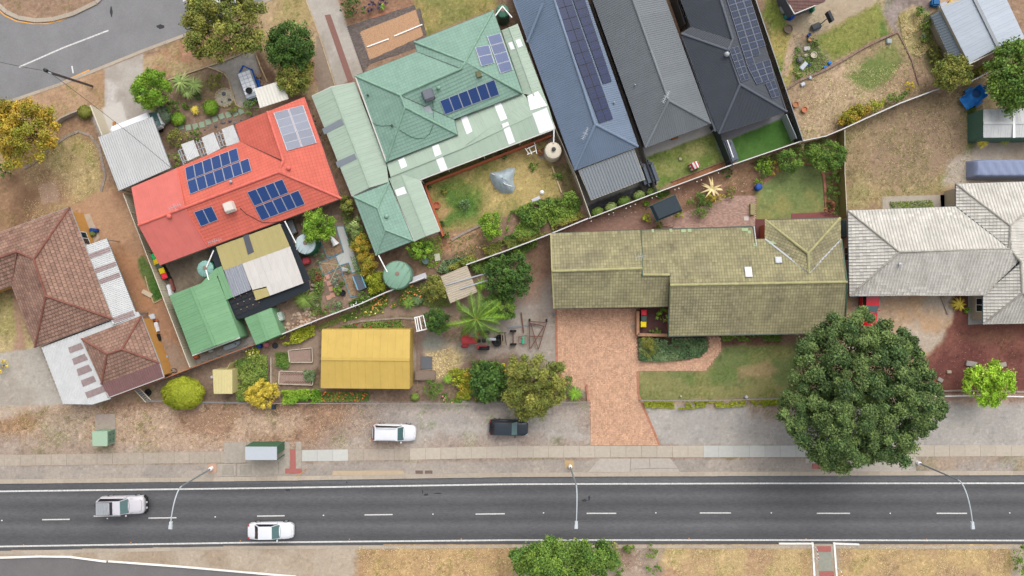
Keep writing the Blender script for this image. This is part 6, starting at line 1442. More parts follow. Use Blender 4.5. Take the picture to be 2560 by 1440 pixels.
BP3 = mat('paver_tan', (180, 150, 118), .9, var=.12, tint=True)
for i, q in enumerate([[(802, 603), (841, 600), (859, 630), (818, 643)], [(797, 657), (838, 641), (849, 668), (808, 688)], [(857, 690), (908, 676), (932, 722), (876, 742)]]): pavers('garden_paving', q, BP3, (140, 112, 88), ang=20)
LP = root_struct('concrete_path', [(842, 567), (897, 676)]); b = MB(); b.prism(pxy([(842, 567), (859, 566), (865, 584), (879, 616), (890, 650), (897, 676), (879, 682), (872, 657), (849, 663), (840, 641), (860, 630), (843, 571)]), -.04, .04); b.build('concrete_slab', mat('concrete_pale', (214, 214, 210), .9, var=.05, fine=.06), LP)
BE = mat('edging_blue', (92, 168, 190), .7, var=.08)
for line in [[(841, 566), (859, 564), (866, 584), (880, 616)], [(842, 571), (860, 631), (818, 644), (802, 603)], [(839, 640), (849, 664), (872, 657), (880, 683)], [(797, 657), (808, 689), (849, 668)], [(849, 664), (877, 743), (892, 740)], [(797, 657), (839, 641)], [(880, 683), (911, 673)], [(890, 650), (897, 674)]]:
    b = MB()
    for i in range(len(line) - 1): b.bar(G(*line[i]) + Vector((0, 0, .04 + .002 * i)), G(*line[i + 1]) + Vector((0, 0, .04 + .002 * i)), .07, .08)
    b.build('edging_strip', BE, LP)
DP = mat('paver_charcoal', (126, 114, 108), .9, var=.12, tint=True)
for q in [[(868, 66), (900, 80), (926, 158), (908, 182)], [(868, 66), (1036, 12), (1040, 24), (898, 80)], [(1040, 24), (1050, 20), (1066, 88), (1060, 90)], [(926, 160), (1061, 112), (1062, 92), (1058, 90), (924, 150)]]: pavers('paved_border', q, DP, (100, 92, 88), ang=20, pattern='run')
b = MB(); b.prism(pxy([(812, 38), (826, 36), (884, 200), (870, 206)]), -.02, .03); struct(b.build('paving_strip', mat('strip_brown', (156, 114, 104), .9, var=.1, scale=6)))
b = MB(); b.prism(pxy([(898, 80), (1040, 24), (1058, 90), (925, 150)]), -.05, .025); struct(b.build('mulch_bed', mat('mulch', (206, 164, 128), .95, var=.3, scale=9, fine=.25, fscale=30)))
for x0, y0, x1, y1 in [(918, 118, 972, 98), (986, 91, 1056, 62)]:
    b = MB(); b.bar(G(x0, y0) + Vector((0, 0, .08)), G(x1, y1) + Vector((0, 0, .08)), .12, .08); tag(b.build('plank', M_('white_paint')), ('longer' if x0 > 950 else 'shorter') + ' white plank lying on the brick coloured bed', 'plank', 'white planks on the bed')
for p, nm, c in [([(1888, 548), (1912, 548), (1911, 598), (1888, 598)], 'deck', (122, 76, 72)), ([(1978, 534), (2060, 530), (2092, 540), (2094, 552), (1978, 552)], 'deck', (150, 92, 88)), ([(1600, 770), (1672, 770), (1672, 838), (1600, 838)], 'paved_yard', (116, 82, 78)),
                 ([(2205, 492), (2388, 486), (2390, 520), (2206, 524)], 'concrete_path', (194, 182, 166)), ([(2420, 736), (2458, 736), (2458, 810), (2420, 812)], 'porch_slab', (182, 178, 170)), ([(2350, 488), (2390, 462), (2390, 520), (2352, 520)], 'porch_slab', (176, 152, 130)),
                 ([(211, 536), (225, 534), (250, 595), (232, 612), (216, 560)], 'concrete_path', (206, 186, 164)), ([(238, 1036), (289, 1034), (290, 1110), (240, 1110)], 'plinth_slab', (186, 170, 158)), ([(1345, 395), (1382, 335), (1400, 345), (1398, 380), (1378, 400)], 'concrete_path', (178, 160, 146))]:
    b = MB(); b.prism(pxy(p), -.05, .045); struct(b.build(nm, mat('slab_%d_%d' % (c[0], c[1]), c, .9, var=.14, scale=2, fine=.1)))
# footpath slabs: each a piece of its own
SLB = mat('footpath', (204, 192, 176), .9, var=.1, tint=True, fine=.08, fscale=14); SLW = mat('footpath_new', (214, 213, 206), .88, var=.06, tint=True, fine=.05, fscale=14); SLO = mat('footpath_old', (192, 178, 162), .92, var=.14, tint=True, fine=.12, fscale=12)
FP = root_struct('footpath', [(0, 1150), (2560, 1128)])
def ytop(x): return np.interp(x, [-140, 0, 640, 1010, 1280, 2030, 2560, 2700], [1141, 1138, 1127, 1121, 1115, 1113.5, 1113, 1113])
def hgt(x): return np.interp(x, [0, 1280, 2030, 2560], [27, 29, 29, 27])
x = -140.0
while x < 2700:
    w = 38.5 + random.uniform(-.6, .6); w = (755 - x) if 740 > x > 700 else w; x2 = x + w
    if 600 < x < 742: pass
    m = SLW if (755 <= x < 868 or 1743 <= x < 2030) else (SLO if x < 1000 else SLB); b = MB(); t = random.uniform(.95, 1.05) * (1.07 if 1008 < x < 1070 else 1); g = .25 if x < 1000 or x > 1700 else .4
    z = .03 + random.uniform(-.002, .002)
    b.prism([G(x + g, ytop(x)).xy, G(x2 - g, ytop(x2)).xy, G(x2 - g, ytop(x2) + hgt(x2)).xy, G(x + g, ytop(x) + hgt(x)).xy], -.05, z, t=t); b.build('slab', m, FP); x = x2
CO2 = root_struct('concrete_crossover', [(1500, 1145), (1700, 1185)])
for q in [[(1500, 1146), (1576, 1146), (1574, 1180), (1470, 1180)], [(1578, 1146), (1622, 1146), (1624, 1170), (1577, 1172)], [(1624, 1146), (1676, 1146), (1694, 1170), (1626, 1170)], [(1577, 1173), (1694, 1171), (1700, 1180), (1577, 1180)]]:
    b = MB(); b.prism(pxy(q), -.05, .025); b.t = [random.uniform(.96, 1.04)] * len(b.t); b.build('slab', mat('crossover', (200, 190, 178), .9, var=.12, tint=True, fine=.1), CO2)
for q in [[(2014, 1146), (2060, 1146), (2060, 1158), (2014, 1158)], [(2062, 1146), (2290, 1142), (2290, 1178), (2100, 1180), (2064, 1176)]]:
    b = MB(); b.prism(pxy(q), -.05, .022); b.build('slab', mat('crossover', (200, 190, 178)), CO2)
TACT = mat('tactile_red', (190, 118, 110), .8, var=.1, scale=8)
def tactile(poly, parent=None):
    b = MB(); b.prism(pxy(poly), .0, .05); o = b.build('tactile_paving', TACT, parent); Q = pxy(poly); lo = (min(q.x for q in Q), min(q.y for q in Q)); hi = (max(q.x for q in Q), max(q.y for q in Q)); d = MB()
    x = lo[0] + .1
    while x < hi[0] - .05:
        y = lo[1] + .1
        while y < hi[1] - .05: d.box((x, y, .055), (.07, .07, .014), taper=.6); y += .15
        x += .15
    if parent is None: struct(o)
    s_ = d.build('stud', TACT, o); s_['kind'] = 'stuff'
PAD = root_struct('bus_stop_pad', [(530, 1104), (755, 1190)])
for q, t in [([(560, 1106), (616, 1105), (616, 1156), (560, 1158)], 1), ([(618, 1105), (696, 1104), (696, 1186), (618, 1188)], .97), ([(698, 1104), (724, 1104), (724, 1186), (698, 1186)], 1.0), ([(740, 1104), (754, 1104), (754, 1186), (740, 1186)], 1.02)]:
    b = MB(); b.prism(pxy(q), -.05, .045, t=t); b.build('slab', mat('pad_concrete', (186, 176, 162), .9, var=.16, tint=True, fine=.1), PAD)
for i in range(2):
    for j in range(2):
        b = MB(); b.prism(pxy([(544 + i * 50, 1160 + j * 1), (590 + i * 48, 1159), (590 + i * 48, 1189), (544 + i * 50, 1190)]) if j == 0 else pxy([(555 + i * 45, 1162), (585 + i * 45, 1162), (585 + i * 45, 1187), (555 + i * 45, 1187)]), -.05 if j == 0 else .0, .05 if j == 0 else .054, t=1.06 if j == 0 else .9); b.build('slab', mat('pad_concrete', (0, 0, 0)), PAD)
tactile([(725, 1123), (739, 1123), (740, 1171), (726, 1171)]); tactile([(713, 1171), (754, 1171), (755, 1184), (713, 1184)]); tactile([(2031, 1160), (2061, 1160), (2061, 1172), (2031, 1172)])
XI = root_struct('median_crossing', [(2040, 1360), (2085, 1440)])
for q, c in [([(2037, 1360), (2084, 1360), (2085, 1440), (2086, 1500), (2044, 1500), (2040, 1400)], (190, 178, 160))]: b = MB(); b.prism(pxy(q), -.08, .0, 0); b.build('slab', mat('slab_x', c, .9, var=.1), XI)
b = MB(); b.prism(pxy([(2045, 1380), (2078, 1380), (2082, 1427), (2047, 1427)]), -.02, .008); b.build('slab', mat('slab_y', (170, 170, 156), .9, var=.16), XI)
tactile([(2041, 1365), (2077, 1365), (2077, 1379), (2042, 1379)], XI); tactile([(2048, 1428), (2083, 1428), (2086, 1442), (2049, 1442)], XI)
kerb([(1947, 1359), (2031, 1359)], .16, KW, z1=.06); kerb([(2086, 1359), (2148, 1361)], .16, KW, z1=.06); kerb([(2031, 1356), (2039, 1500)], .2, KW, z1=.07); kerb([(2085, 1356), (2096, 1500)], .2, KW, z1=.07)
def rail(px, py, px2, py2, lab, h=.9):
    a, c = G(px, py, 0), G(px2, py2, 0); r = thing('hand_rail', lab, 'handrail', a); up = Vector((0, 0, h)); b = MB()
    b.tube([a, a + up * .92, a.lerp(c, .08) + up, a.lerp(c, .92) + up, c + up * .92, c], .035, 8); b.build('rail', M_('white_paint'), r)
    for f in (.2, .55, .85): b = MB(); q = a.lerp(c, f) + up; d = (c - a).normalized(); b.tube([q - d * .09, q + d * .09], .045, 8); b.build('red_band', M_('red_paint'), r)
rail(2034, 1366, 2038, 1394, 'white and red handrail on the left of the median crossing'); rail(2094, 1420, 2100, 1452, 'white and red handrail on the right of the median crossing')
yr = thing('hand_rail', 'yellow handrail beside the red bus stop tactile strip', 'handrail', G(748, 1186)); b = MB(); a, c = G(748, 1186), G(766, 1172); b.tube([a, a + Vector((0, 0, .9)), c + Vector((0, 0, .9)), c], .035, 8); b.build('rail', mat('yellow_pipe', (236, 170, 90), .5), yr)
dr = thing('drain', 'kerbside stormwater drain with two rectangular grates', 'drain', G(1060, 1182)); dr['kind'] = 'structure'
for x in (1048, 1072):
    b = MB(); b.box(G(x, 1180) + Vector((0, 0, .02)), (.98, .52, .06)); f = b.build('grate_frame', M_('concrete'), dr); b = MB(); b.box(G(x, 1180) + Vector((0, 0, .054)), (.84, .38, .01)); b.build('grate', mat('iron', (128, 108, 96), .8, var=.2), f)
for i in range(9): b = MB(); b.box(G(1038 + i * 4.6, 1190) + Vector((0, 0, .03)), (.06, .3, .03), 60); b.build('bar', M_('concrete'), dr)
b = MB(); b.prism(pxy([(833, 1177), (1008, 1176), (1012, 1186), (830, 1188)]), -.05, .04); struct(b.build('concrete_apron', mat('apron', (208, 186, 156), .9, var=.08)))
b = MB(); b.prism(pxy([(1412, 1151), (1434, 1151), (1434, 1170), (1412, 1170)]), -.05, .04); struct(b.build('lamp_footing', mat('sandy', (206, 176, 130), .9)))
b = MB(); b.prism(pxy([(520, 1160), (542, 1160), (542, 1182), (520, 1182)]), -.05, .04); struct(b.build('lamp_footing', mat('sandy_pink', (206, 168, 146), .9)))

# ------------------------------------------------------------------ street lamps, pole, wires, bus shelter, cabinet, letterbox
def lamp(base, elbow, head, zt, lab, boxy=True):
    a = G(*base); r = thing('street_lamp', lab, 'street lamp', a, 'street lamps over the main road'); GM_ = M_('galv')
    t = Vector((a.x, a.y, zt)); e = G(*head, zt + 1.6); b = MB(); b.lathe(a, [(.2, 0), (.2, .5), (.11, .56), (.11, .6)], 12); b.build('base_sleeve', M_('white_paint'), r)
    b = MB(); b.tube([a + Vector((0, 0, .5)), (a + t) / 2, t], .10, 10, r2=.075); b.build('pole', mat('pole_grey', (150, 160, 164), .5, var=.06), r)
    d = (e - t); pts = [Vector((t.x + d.x * (1 - math.cos(q)), t.y + d.y * (1 - math.cos(q)), t.z + d.z * math.sin(q))) for q in [i * math.pi / 20 for i in range(11)]]
    b = MB(); b.tube(pts, .07, 8, r2=.05); b.build('arm', mat('arm_pale', (206, 216, 222), .45, var=.04), r)
    f = Vector((d.x, d.y, 0)).normalized(); ang = math.degrees(math.atan2(f.y, f.x)); c = e + f * .28
    b = MB(); b.box(c, (.72, .30, .16), ang, taper=.8)
    if boxy: b.box(c + f * .2, (.4, .36, .14), ang, taper=.85)
    h = b.build('lamp_head', mat('lamp_white', (220, 228, 234), .4, var=.03), r); b = MB(); b.box(c - Vector((0, 0, .1)), (.4, .24, .06), ang); b.build('lens', M_('glass'), h)
lamp((530, 1170), (440, 1222), (427, 1306), 7.0, 'curved street lamp whose head hangs beside the silver four wheel drive'); lamp((1425, 1165), (1436, 1250), (1441, 1305), 7.4, 'straight street lamp in the middle of the road frontage')
lamp((2293, 1156), (2398, 1211), (2431, 1306), 7.0, 'curved street lamp right of the huge tree')
up_ = thing('utility_pole', 'leaning timber power pole with cross arm on the side road verge', 'power pole', G(232, 216)); a = G(232, 216); t = G(120, 180, 8.2); b = MB()
b.bar(a, t, .22, .12, t=.8); b.build('pole', mat('pole_steel', (96, 84, 84), .8, var=.1), up_); b = MB(); b.bar(t - Vector((.5, -.2, 0)), t + Vector((.35, -.15, 0)), .12, .12); b.build('cross_arm', M_('galv'), up_)
b = MB(); b.lathe(t + Vector((-.1, .1, 0)), [(.18, 0), (.18, .35), (.08, .4)], 10); b.build('insulator', M_('dark_metal'), up_); b = MB(); q = G(183, 183, 3.4); b.bar(q, q + Vector((0, .7, .2)), .12, .05); b.build('street_sign', M_('white_paint'), up_)
for i, (p, q, lab) in enumerate([((120, 178, 8.2), (428, 420, 3.2), 'service wire from the power pole to the grey carport'), ((120, 178, 8.2), (-120, 125, 8.0), 'overhead wire running left from the power pole')]):
    A, B = G(*p), G(*q); b = MB(); b.tube([A.lerp(B, f / 10) - Vector((0, 0, .9 * math.sin(math.pi * f / 10))) for f in range(11)], .022, 5); tag(b.build('overhead_wire', M_('dark_metal')), lab, 'wire')
bsh = thing('bus_shelter', 'bus shelter with pale roof and green back panel', 'bus shelter', G(655, 1115)); z = 2.5
b = MB(); P = [(613, 1117), (692, 1117), (692, 1150), (613, 1150)]; b.prism([G(x, y, z).xy for x, y in P], z - .1, z); b.build('roof', mat('shelter_roof', (206, 212, 220), .5, var=.04), bsh)
GS = mat('shelter_green', (70, 122, 92), .5, var=.08)
A, B, C_, D = [G(x, y, z) for x, y in P]
for p, q in ((A, B), (A, A.lerp(D, .6)), (B, B.lerp(C_, .6))):
    b = MB(); b.bar((p.x, p.y, 1.2), (q.x, q.y, 1.2), .06, 2.2); b.build('side_panel', GS, bsh)
for p in (A, B, C_, D): b = MB(); b.bar((p.x, p.y, 0), (p.x, p.y, 2.4), .09); b.build('post', GS, bsh)
b = MB(); m_ = (A + B) / 2; b.box((m_.x, m_.y - .45, .45), (2.4, .4, .06)); b.build('bench', M_('timber'), bsh)
cb = thing('service_cabinet', 'pale green electrical cabinet on a concrete plinth', 'cabinet', G(262, 1092)); z = 1.55; b = MB(); P = [(232, 1079), (268, 1079), (268, 1114), (233, 1114)]
b.prism([G(x, y, z).xy for x, y in P], .05, z); b.build('body', mat('cabinet_green', (166, 196, 168), .6, var=.05), cb); b = MB(); b.prism(inset([G(x, y, z).xy for x, y in P], -.05), z, z + .05); b.build('lid', mat('cabinet_lid', (178, 206, 178), .6, var=.05), cb)
c = G(268, 1096, z); b = MB(); b.box((c.x + .03, c.y, .8), (.03, 1.3, 1.2)); dd = b.build('door', mat('cabinet_door', (118, 152, 130), .6), cb)
for dy in (-.3, .3):
    for zz in (.5, 1.1): b = MB(); b.box((c.x + .05, c.y + dy, zz), (.03, .1, .14)); b.build('vent_slot', M_('dark_metal'), dd)
lb = thing('letterbox', 'dark letterbox on a post outside the front fence', 'letterbox', G(696, 1010)); a = G(696, 1010); b = MB(); b.tube([a, a + Vector((0, 0, 1.1))], .05, 8); b.build('post', M_('dark_metal'), lb)
b = MB(); b.box(a + Vector((-.1, -.12, 1.25)), (.4, .55, .32), taper=.85); b.build('box', mat('navy', (34, 48, 66), .5), lb); b = MB(); b.box(a + Vector((-.32, .35, .7)), (.16, .12, .1)); b.build('flag', mat('flag_red', (230, 80, 50), .5), lb)

# ------------------------------------------------------------------ fences
def fence(name, label, path, h, m, post=None, bay=2.3, th=.05, style='sheet', cap=None, cat='fence', capw=.07, z0=0.0):
    """path: pixel line of the fence top; every bay's panel and every post are parts"""
    P = [G(x, y, h + z0) for x, y in path]; r = thing(name, label, cat, (P[0].x, P[0].y, z0)); pm = post or m
    for i in range(len(P) - 1):
        a, c = P[i].copy(), P[i + 1].copy(); L = (c - a).length; n = max(1, round(L / bay))
        for k in range(n):
            p, q = a.lerp(c, k / n), a.lerp(c, (k + 1) / n); d = (q - p).normalized(); nr = Vector((-d.y, d.x, 0)); b = MB(); t = random.uniform(.95, 1.04)
            if style == 'sheet':
                w = (q - p).length - .06; ns = int(w / .13)
                for s in range(ns):
                    x0, x1 = .03 + w * s / ns, .03 + w * (s + 1) / ns; o = .018 if s % 2 else -.018; u, v = p + d * x0 + nr * o, p + d * x1 + nr * o
                    b.bar((u.x, u.y, z0 + h / 2 - .02), (v.x, v.y, z0 + h / 2 - .02), .012, h - .06, t=t)
                b.build('panel', m, r)
            elif style == 'wall':
                b.bar((p.x, p.y, z0 + h / 2), (q.x - d.x * .006, q.y - d.y * .006, z0 + h / 2), th, h, t=t); b.build('panel', m, r)
            elif style == 'wire':
                for zz in (.35, .65): b.bar((p.x, p.y, z0 + h * zz), (q.x, q.y, z0 + h * zz), .02, .02)
                for s in range(int((q - p).length / .3)): u = p + d * .3 * s; b.bar((u.x, u.y, z0), (u.x, u.y, z0 + h * .95), .015)
                b.build('panel', m, r)
            b = MB(); b.bar((p.x, p.y, z0), (p.x, p.y, z0 + h + .01), .07 if style != 'wall' else th + .02); b.build('post', pm, r)
            if cap: b = MB(); b.bar((p.x, p.y, z0 + h + .015), (q.x, q.y, z0 + h + .015), capw, .035); b.build('rail', cap, r)
    return r
CRM = mat('fence_cream', (226, 214, 190), .6, var=.05, tint=True); CRC = mat('fence_cream_cap', (240, 230, 208), .5, var=.04); WHC = mat('fence_white_cap', (232, 230, 228), .5, var=.08)
GRF = mat('fence_grey', (172, 166, 158), .7, var=.08, tint=True); RSC = mat('fence_rust_cap', (206, 128, 90), .7, var=.2); OFN = mat('fence_olive', (146, 138, 82), .6, var=.06, tint=True); CHF = mat('fence_charcoal', (62, 72, 74), .5, var=.06, tint=True); DKG = mat('fence_dark_grey', (88, 86, 84), .6, var=.06, tint=True)
fence('metal_fence', 'long cream metal fence left of the red house and green garage', [(308, 484), (475, 919)], 1.9, CRM, cap=CRC)
fence('metal_fence', 'old rust capped fence from the brown garage to the green garage', [(232, 1011), (345, 972), (475, 921), (560, 889), (637, 861)], 1.6, GRF, cap=RSC)
fence('metal_fence', 'white capped fence crossing behind the small green shed and rose border', [(703, 836), (800, 797), (900, 760), (962, 732), (1060, 694)], 1.7, GRF, cap=WHC, capw=.12)
fence('metal_fence', 'white capped fence along the creeper hedge up to the olive house', [(1165, 662), (1270, 625), (1380, 583), (1470, 546)], 1.7, GRF, cap=WHC, capw=.12)
fence('metal_fence', 'white capped back fence behind the three metal roofed houses', [(1472, 546), (1640, 482), (1835, 410), (2003, 353), (2065, 340), (2108, 322)], 1.7, GRF, cap=WHC, capw=.1)
fence('metal_fence', 'white capped fence beyond the golden hedge', [(2108, 322), (2160, 298), (2250, 258), (2330, 228), (2400, 205)], 1.6, GRF, cap=WHC, capw=.12)
fence('metal_fence', 'short white topped fence under the top right tree', [(2408, 213), (2450, 192), (2492, 168)], 1.6, GRF, cap=WHC, capw=.12)
fence('metal_fence', 'cream side fence along the blue-grey house', [(1322, 130), (1388, 320), (1440, 440), (1478, 546)], 1.7, CRM, cap=CRC)
fence('metal_fence', 'grey fence between the blue-grey and mid grey houses', [(1478, 0), (1597, 345), (1643, 480)], 1.7, GRF, cap=M_('dark_metal'))
fence('metal_fence', 'charcoal fence between the two small back lawns', [(1786, 310), (1802, 340), (1832, 414)], 1.8, CHF, cap=M_('dark_metal'))
fence('metal_fence', 'tall dark green fence right of the charcoal house', [(1876, -40), (2008, 352)], 2.1, CHF, cap=M_('grey_metal'))
fence('metal_fence', 'grey inner fence at the end of the artificial turf', [(1966, 286), (1992, 346)], 1.5, mat('fence_pale_grey', (186, 196, 196), .5, tint=True), cap=M_('galv'))
fence('metal_fence', 'olive fence between the back lawn and the dry brown yard', [(2112, 325), (2112, 430), (2118, 545)], 1.9, OFN, cap=CRC, capw=.05)
fence('garden_wall', 'cream panel wall in front of the grey carport', [(226, 264), (257, 342)], 1.9, mat('wall_cream_smooth', (234, 222, 196), .7, var=.03, tint=True), style='wall', th=.08, bay=5, cap=CRC, capw=.12)
fence('garden_wall', 'low curved grey wall above the dry lawn', [(130, 310), (152, 294), (178, 282), (206, 272)], .7, mat('wall_grey_smooth', (196, 186, 172), .8, var=.06, tint=True), style='wall', th=.12, bay=1.2)
fence('front_fence', 'low grey front fence left of the yellow shrub', [(360, 1003), (480, 1006), (640, 1009)], .75, M_('galv'), style='wire', cap=M_('grey_metal'), bay=2)
fence('front_fence', 'low front fence below the yellow shed', [(642, 1009), (900, 1009), (1200, 1010), (1475, 1005)], .75, M_('grey_metal'), style='wire', cap=mat('rail_stone', (176, 166, 150), .8), bay=2.4)
fence('front_fence', 'low rail fence in front of the green lawn', [(1601, 1002), (1780, 1001), (1950, 997)], .8, M_('grey_metal'), style='wire', cap=mat('rail_stone', (0, 0, 0)), bay=2.4)
fence('front_fence', 'white pipe rail in front of the red scoria bed', [(2300, 992), (2420, 990), (2700, 994)], .8, M_('white_paint'), style='wire', cap=M_('white_paint'), bay=3)
def wallrun(name, label, path, h, w, m, seg=.6, cat='wall', piece='block'):
    P = [G(x, y, h) for x, y in path]; r = thing(name, label, cat, (P[0].x, P[0].y, 0))
    for i in range(len(P) - 1):
        L = (P[i + 1] - P[i]).length; n = max(1, round(L / seg))
        for k in range(n): p, q = P[i].lerp(P[i + 1], (k + .02) / n), P[i].lerp(P[i + 1], (k + .98) / n); b = MB(); b.bar((p.x, p.y, h / 2), (q.x, q.y, h / 2), w, h, t=random.uniform(.88, 1.1)); b.build(piece, m, r)
    return r
BRK = mat('brick_tan', (196, 150, 118), .9, var=.12, tint=True, scale=8); STN = mat('stone_grey', (176, 160, 146), .9, var=.2, tint=True, scale=6); TRC = mat('edging_terracotta', (200, 138, 112), .9, var=.15, tint=True); CRE = mat('edging_cream', (216, 192, 152), .8, var=.1, tint=True); SLP = mat('sleeper', (160, 132, 118), .9, var=.2, tint=True, scale=6)
wallrun('brick_wall', 'low tan brick wall round the bin enclosure', [(1595, 778), (1595, 837), (1668, 838)], .9, .3, BRK, .24, piece='brick')
for lab, p, h, w, m, sg_ in [('cream kerb between the verge and the front garden', [(358, 217), (400, 206), (465, 184), (560, 152), (634, 121)], .12, .12, CRE, 2), ('curved cream kerb of the concrete pad', [(516, 166), (540, 174), (560, 184), (572, 198), (575, 215), (582, 240), (590, 262), (606, 270)], .1, .12, CRE, .7),
        ('concrete edging right of the pad', [(634, 121), (650, 165), (668, 205)], .12, .12, CRE, 1.5), ('curved stone edging of the dry lawn', [(60, 420), (95, 400), (135, 362), (168, 340), (195, 328), (225, 338), (248, 370), (262, 440), (252, 478)], .08, .28, STN, .5),
        ('terracotta edging of the curved back lawn', [(2010, 408), (2050, 410), (2060, 440), (2064, 480), (2066, 530)], .12, .26, TRC, .35), ('white edging of the side bed below the cream tank', [(1380, 415), (1404, 482)], .15, .14, CRE, 1.5), ('stone edging between lawn and vegetable bed', [(1128, 600), (1160, 582), (1212, 558)], .15, .25, STN, .45),
        ('timber sleepers around the ribbed garden bed at the right', [(698, 928), (782, 931), (781, 963), (696, 960), (698, 928)], .3, .1, mat('sleeper_pale', (214, 200, 180), .9, var=.1, tint=True), 1.5), ('timber sleepers around the upper garden bed', [(720, 876), (780, 870), (781, 906), (724, 906), (720, 876)], .3, .1, mat('sleeper_pale', (0, 0, 0)), 1.5),
        ('pale sleepers beside the climbing beans', [(677, 893), (677, 960)], .3, .12, mat('sleeper_pale', (0, 0, 0)), .85), ('log retaining edge across the top right yard', [(1962, 225), (2000, 200), (2050, 180), (2078, 166), (2120, 142), (2160, 118), (2200, 98), (2246, 78)], .25, .25, SLP, .7),
        ('paired rails running down the top right yard', [(2246, 82), (2262, 112), (2280, 150), (2298, 212)], .12, .12, SLP, 1.6), ('sleeper edging of the red soil bed', [(1678, 454), (1812, 402)], .15, .1, SLP, 1.4), ('white edging beside the green strip', [(362, 690), (372, 728), (384, 758), (404, 748)], .12, .1, CRE, .7),
        ('stone edging of the garden path', [(852, 818), (900, 803), (1000, 795), (1034, 797)], .12, .2, STN, .35), ('kerb at the scoria bed', [(2355, 742), (2372, 786)], .15, .25, STN, 1.0), ('concrete kerb at the front of the scoria bed', [(2300, 980), (2410, 976), (2700, 984)], .12, .18, STN, 1.2), ('timber edging beside the yellow shed door', [(1042, 830), (1044, 968)], .1, .1, SLP, 1.2),
        ('flush brick course on the left of the brick driveway', [(1390, 772), (1393, 925), (1416, 962)], .04, .24, TRC, .12), ('flush brick course on the right of the brick driveway', [(1594, 928), (1595, 985), (1606, 1012), (1632, 1072), (1648, 1112)], .04, .24, TRC, .12), ('brick edging at the driveway wall', [(1467, 962), (1470, 1003)], .25, .2, TRC, .24), ('white kerb on the left of the concrete driveway', [(765, 0), (797, 86), (838, 216)], .06, .1, CRE, 1.5)]:
    wallrun('garden_edging', lab, p, h, w, m, sg_, 'edging')
SSP = root_struct('stepping_stone_path', [(460, 310), (600, 280)]); SSM = mat('stepping_green', (172, 192, 164), .9, var=.08, tint=True)
for i, (x, y) in enumerate([(453, 317), (471, 319), (489, 316), (505, 312), (521, 305), (538, 298), (554, 291), (571, 287), (588, 284), (603, 279)]):
    b = MB(); b.box(G(x, y) + Vector((0, 0, .03)), (.58, .62, .05), 10 + i * 2, t=random.uniform(.92, 1.08)); b.build('stepping_stone', SSM, SSP)
SS2 = root_struct('stepping_stone_path', [(815, 690)]); SPM = mat('stepping_pink', (222, 168, 148), .9, var=.08, tint=True)
for x, y in [(818, 692), (810, 699), (823, 708), (828, 722), (832, 738), (822, 744)]: b = MB(); b.box(G(x, y) + Vector((0, 0, .03)), (.5, .5, .05), 15, t=random.uniform(.92, 1.08)); b.build('stepping_stone', SPM, SS2)

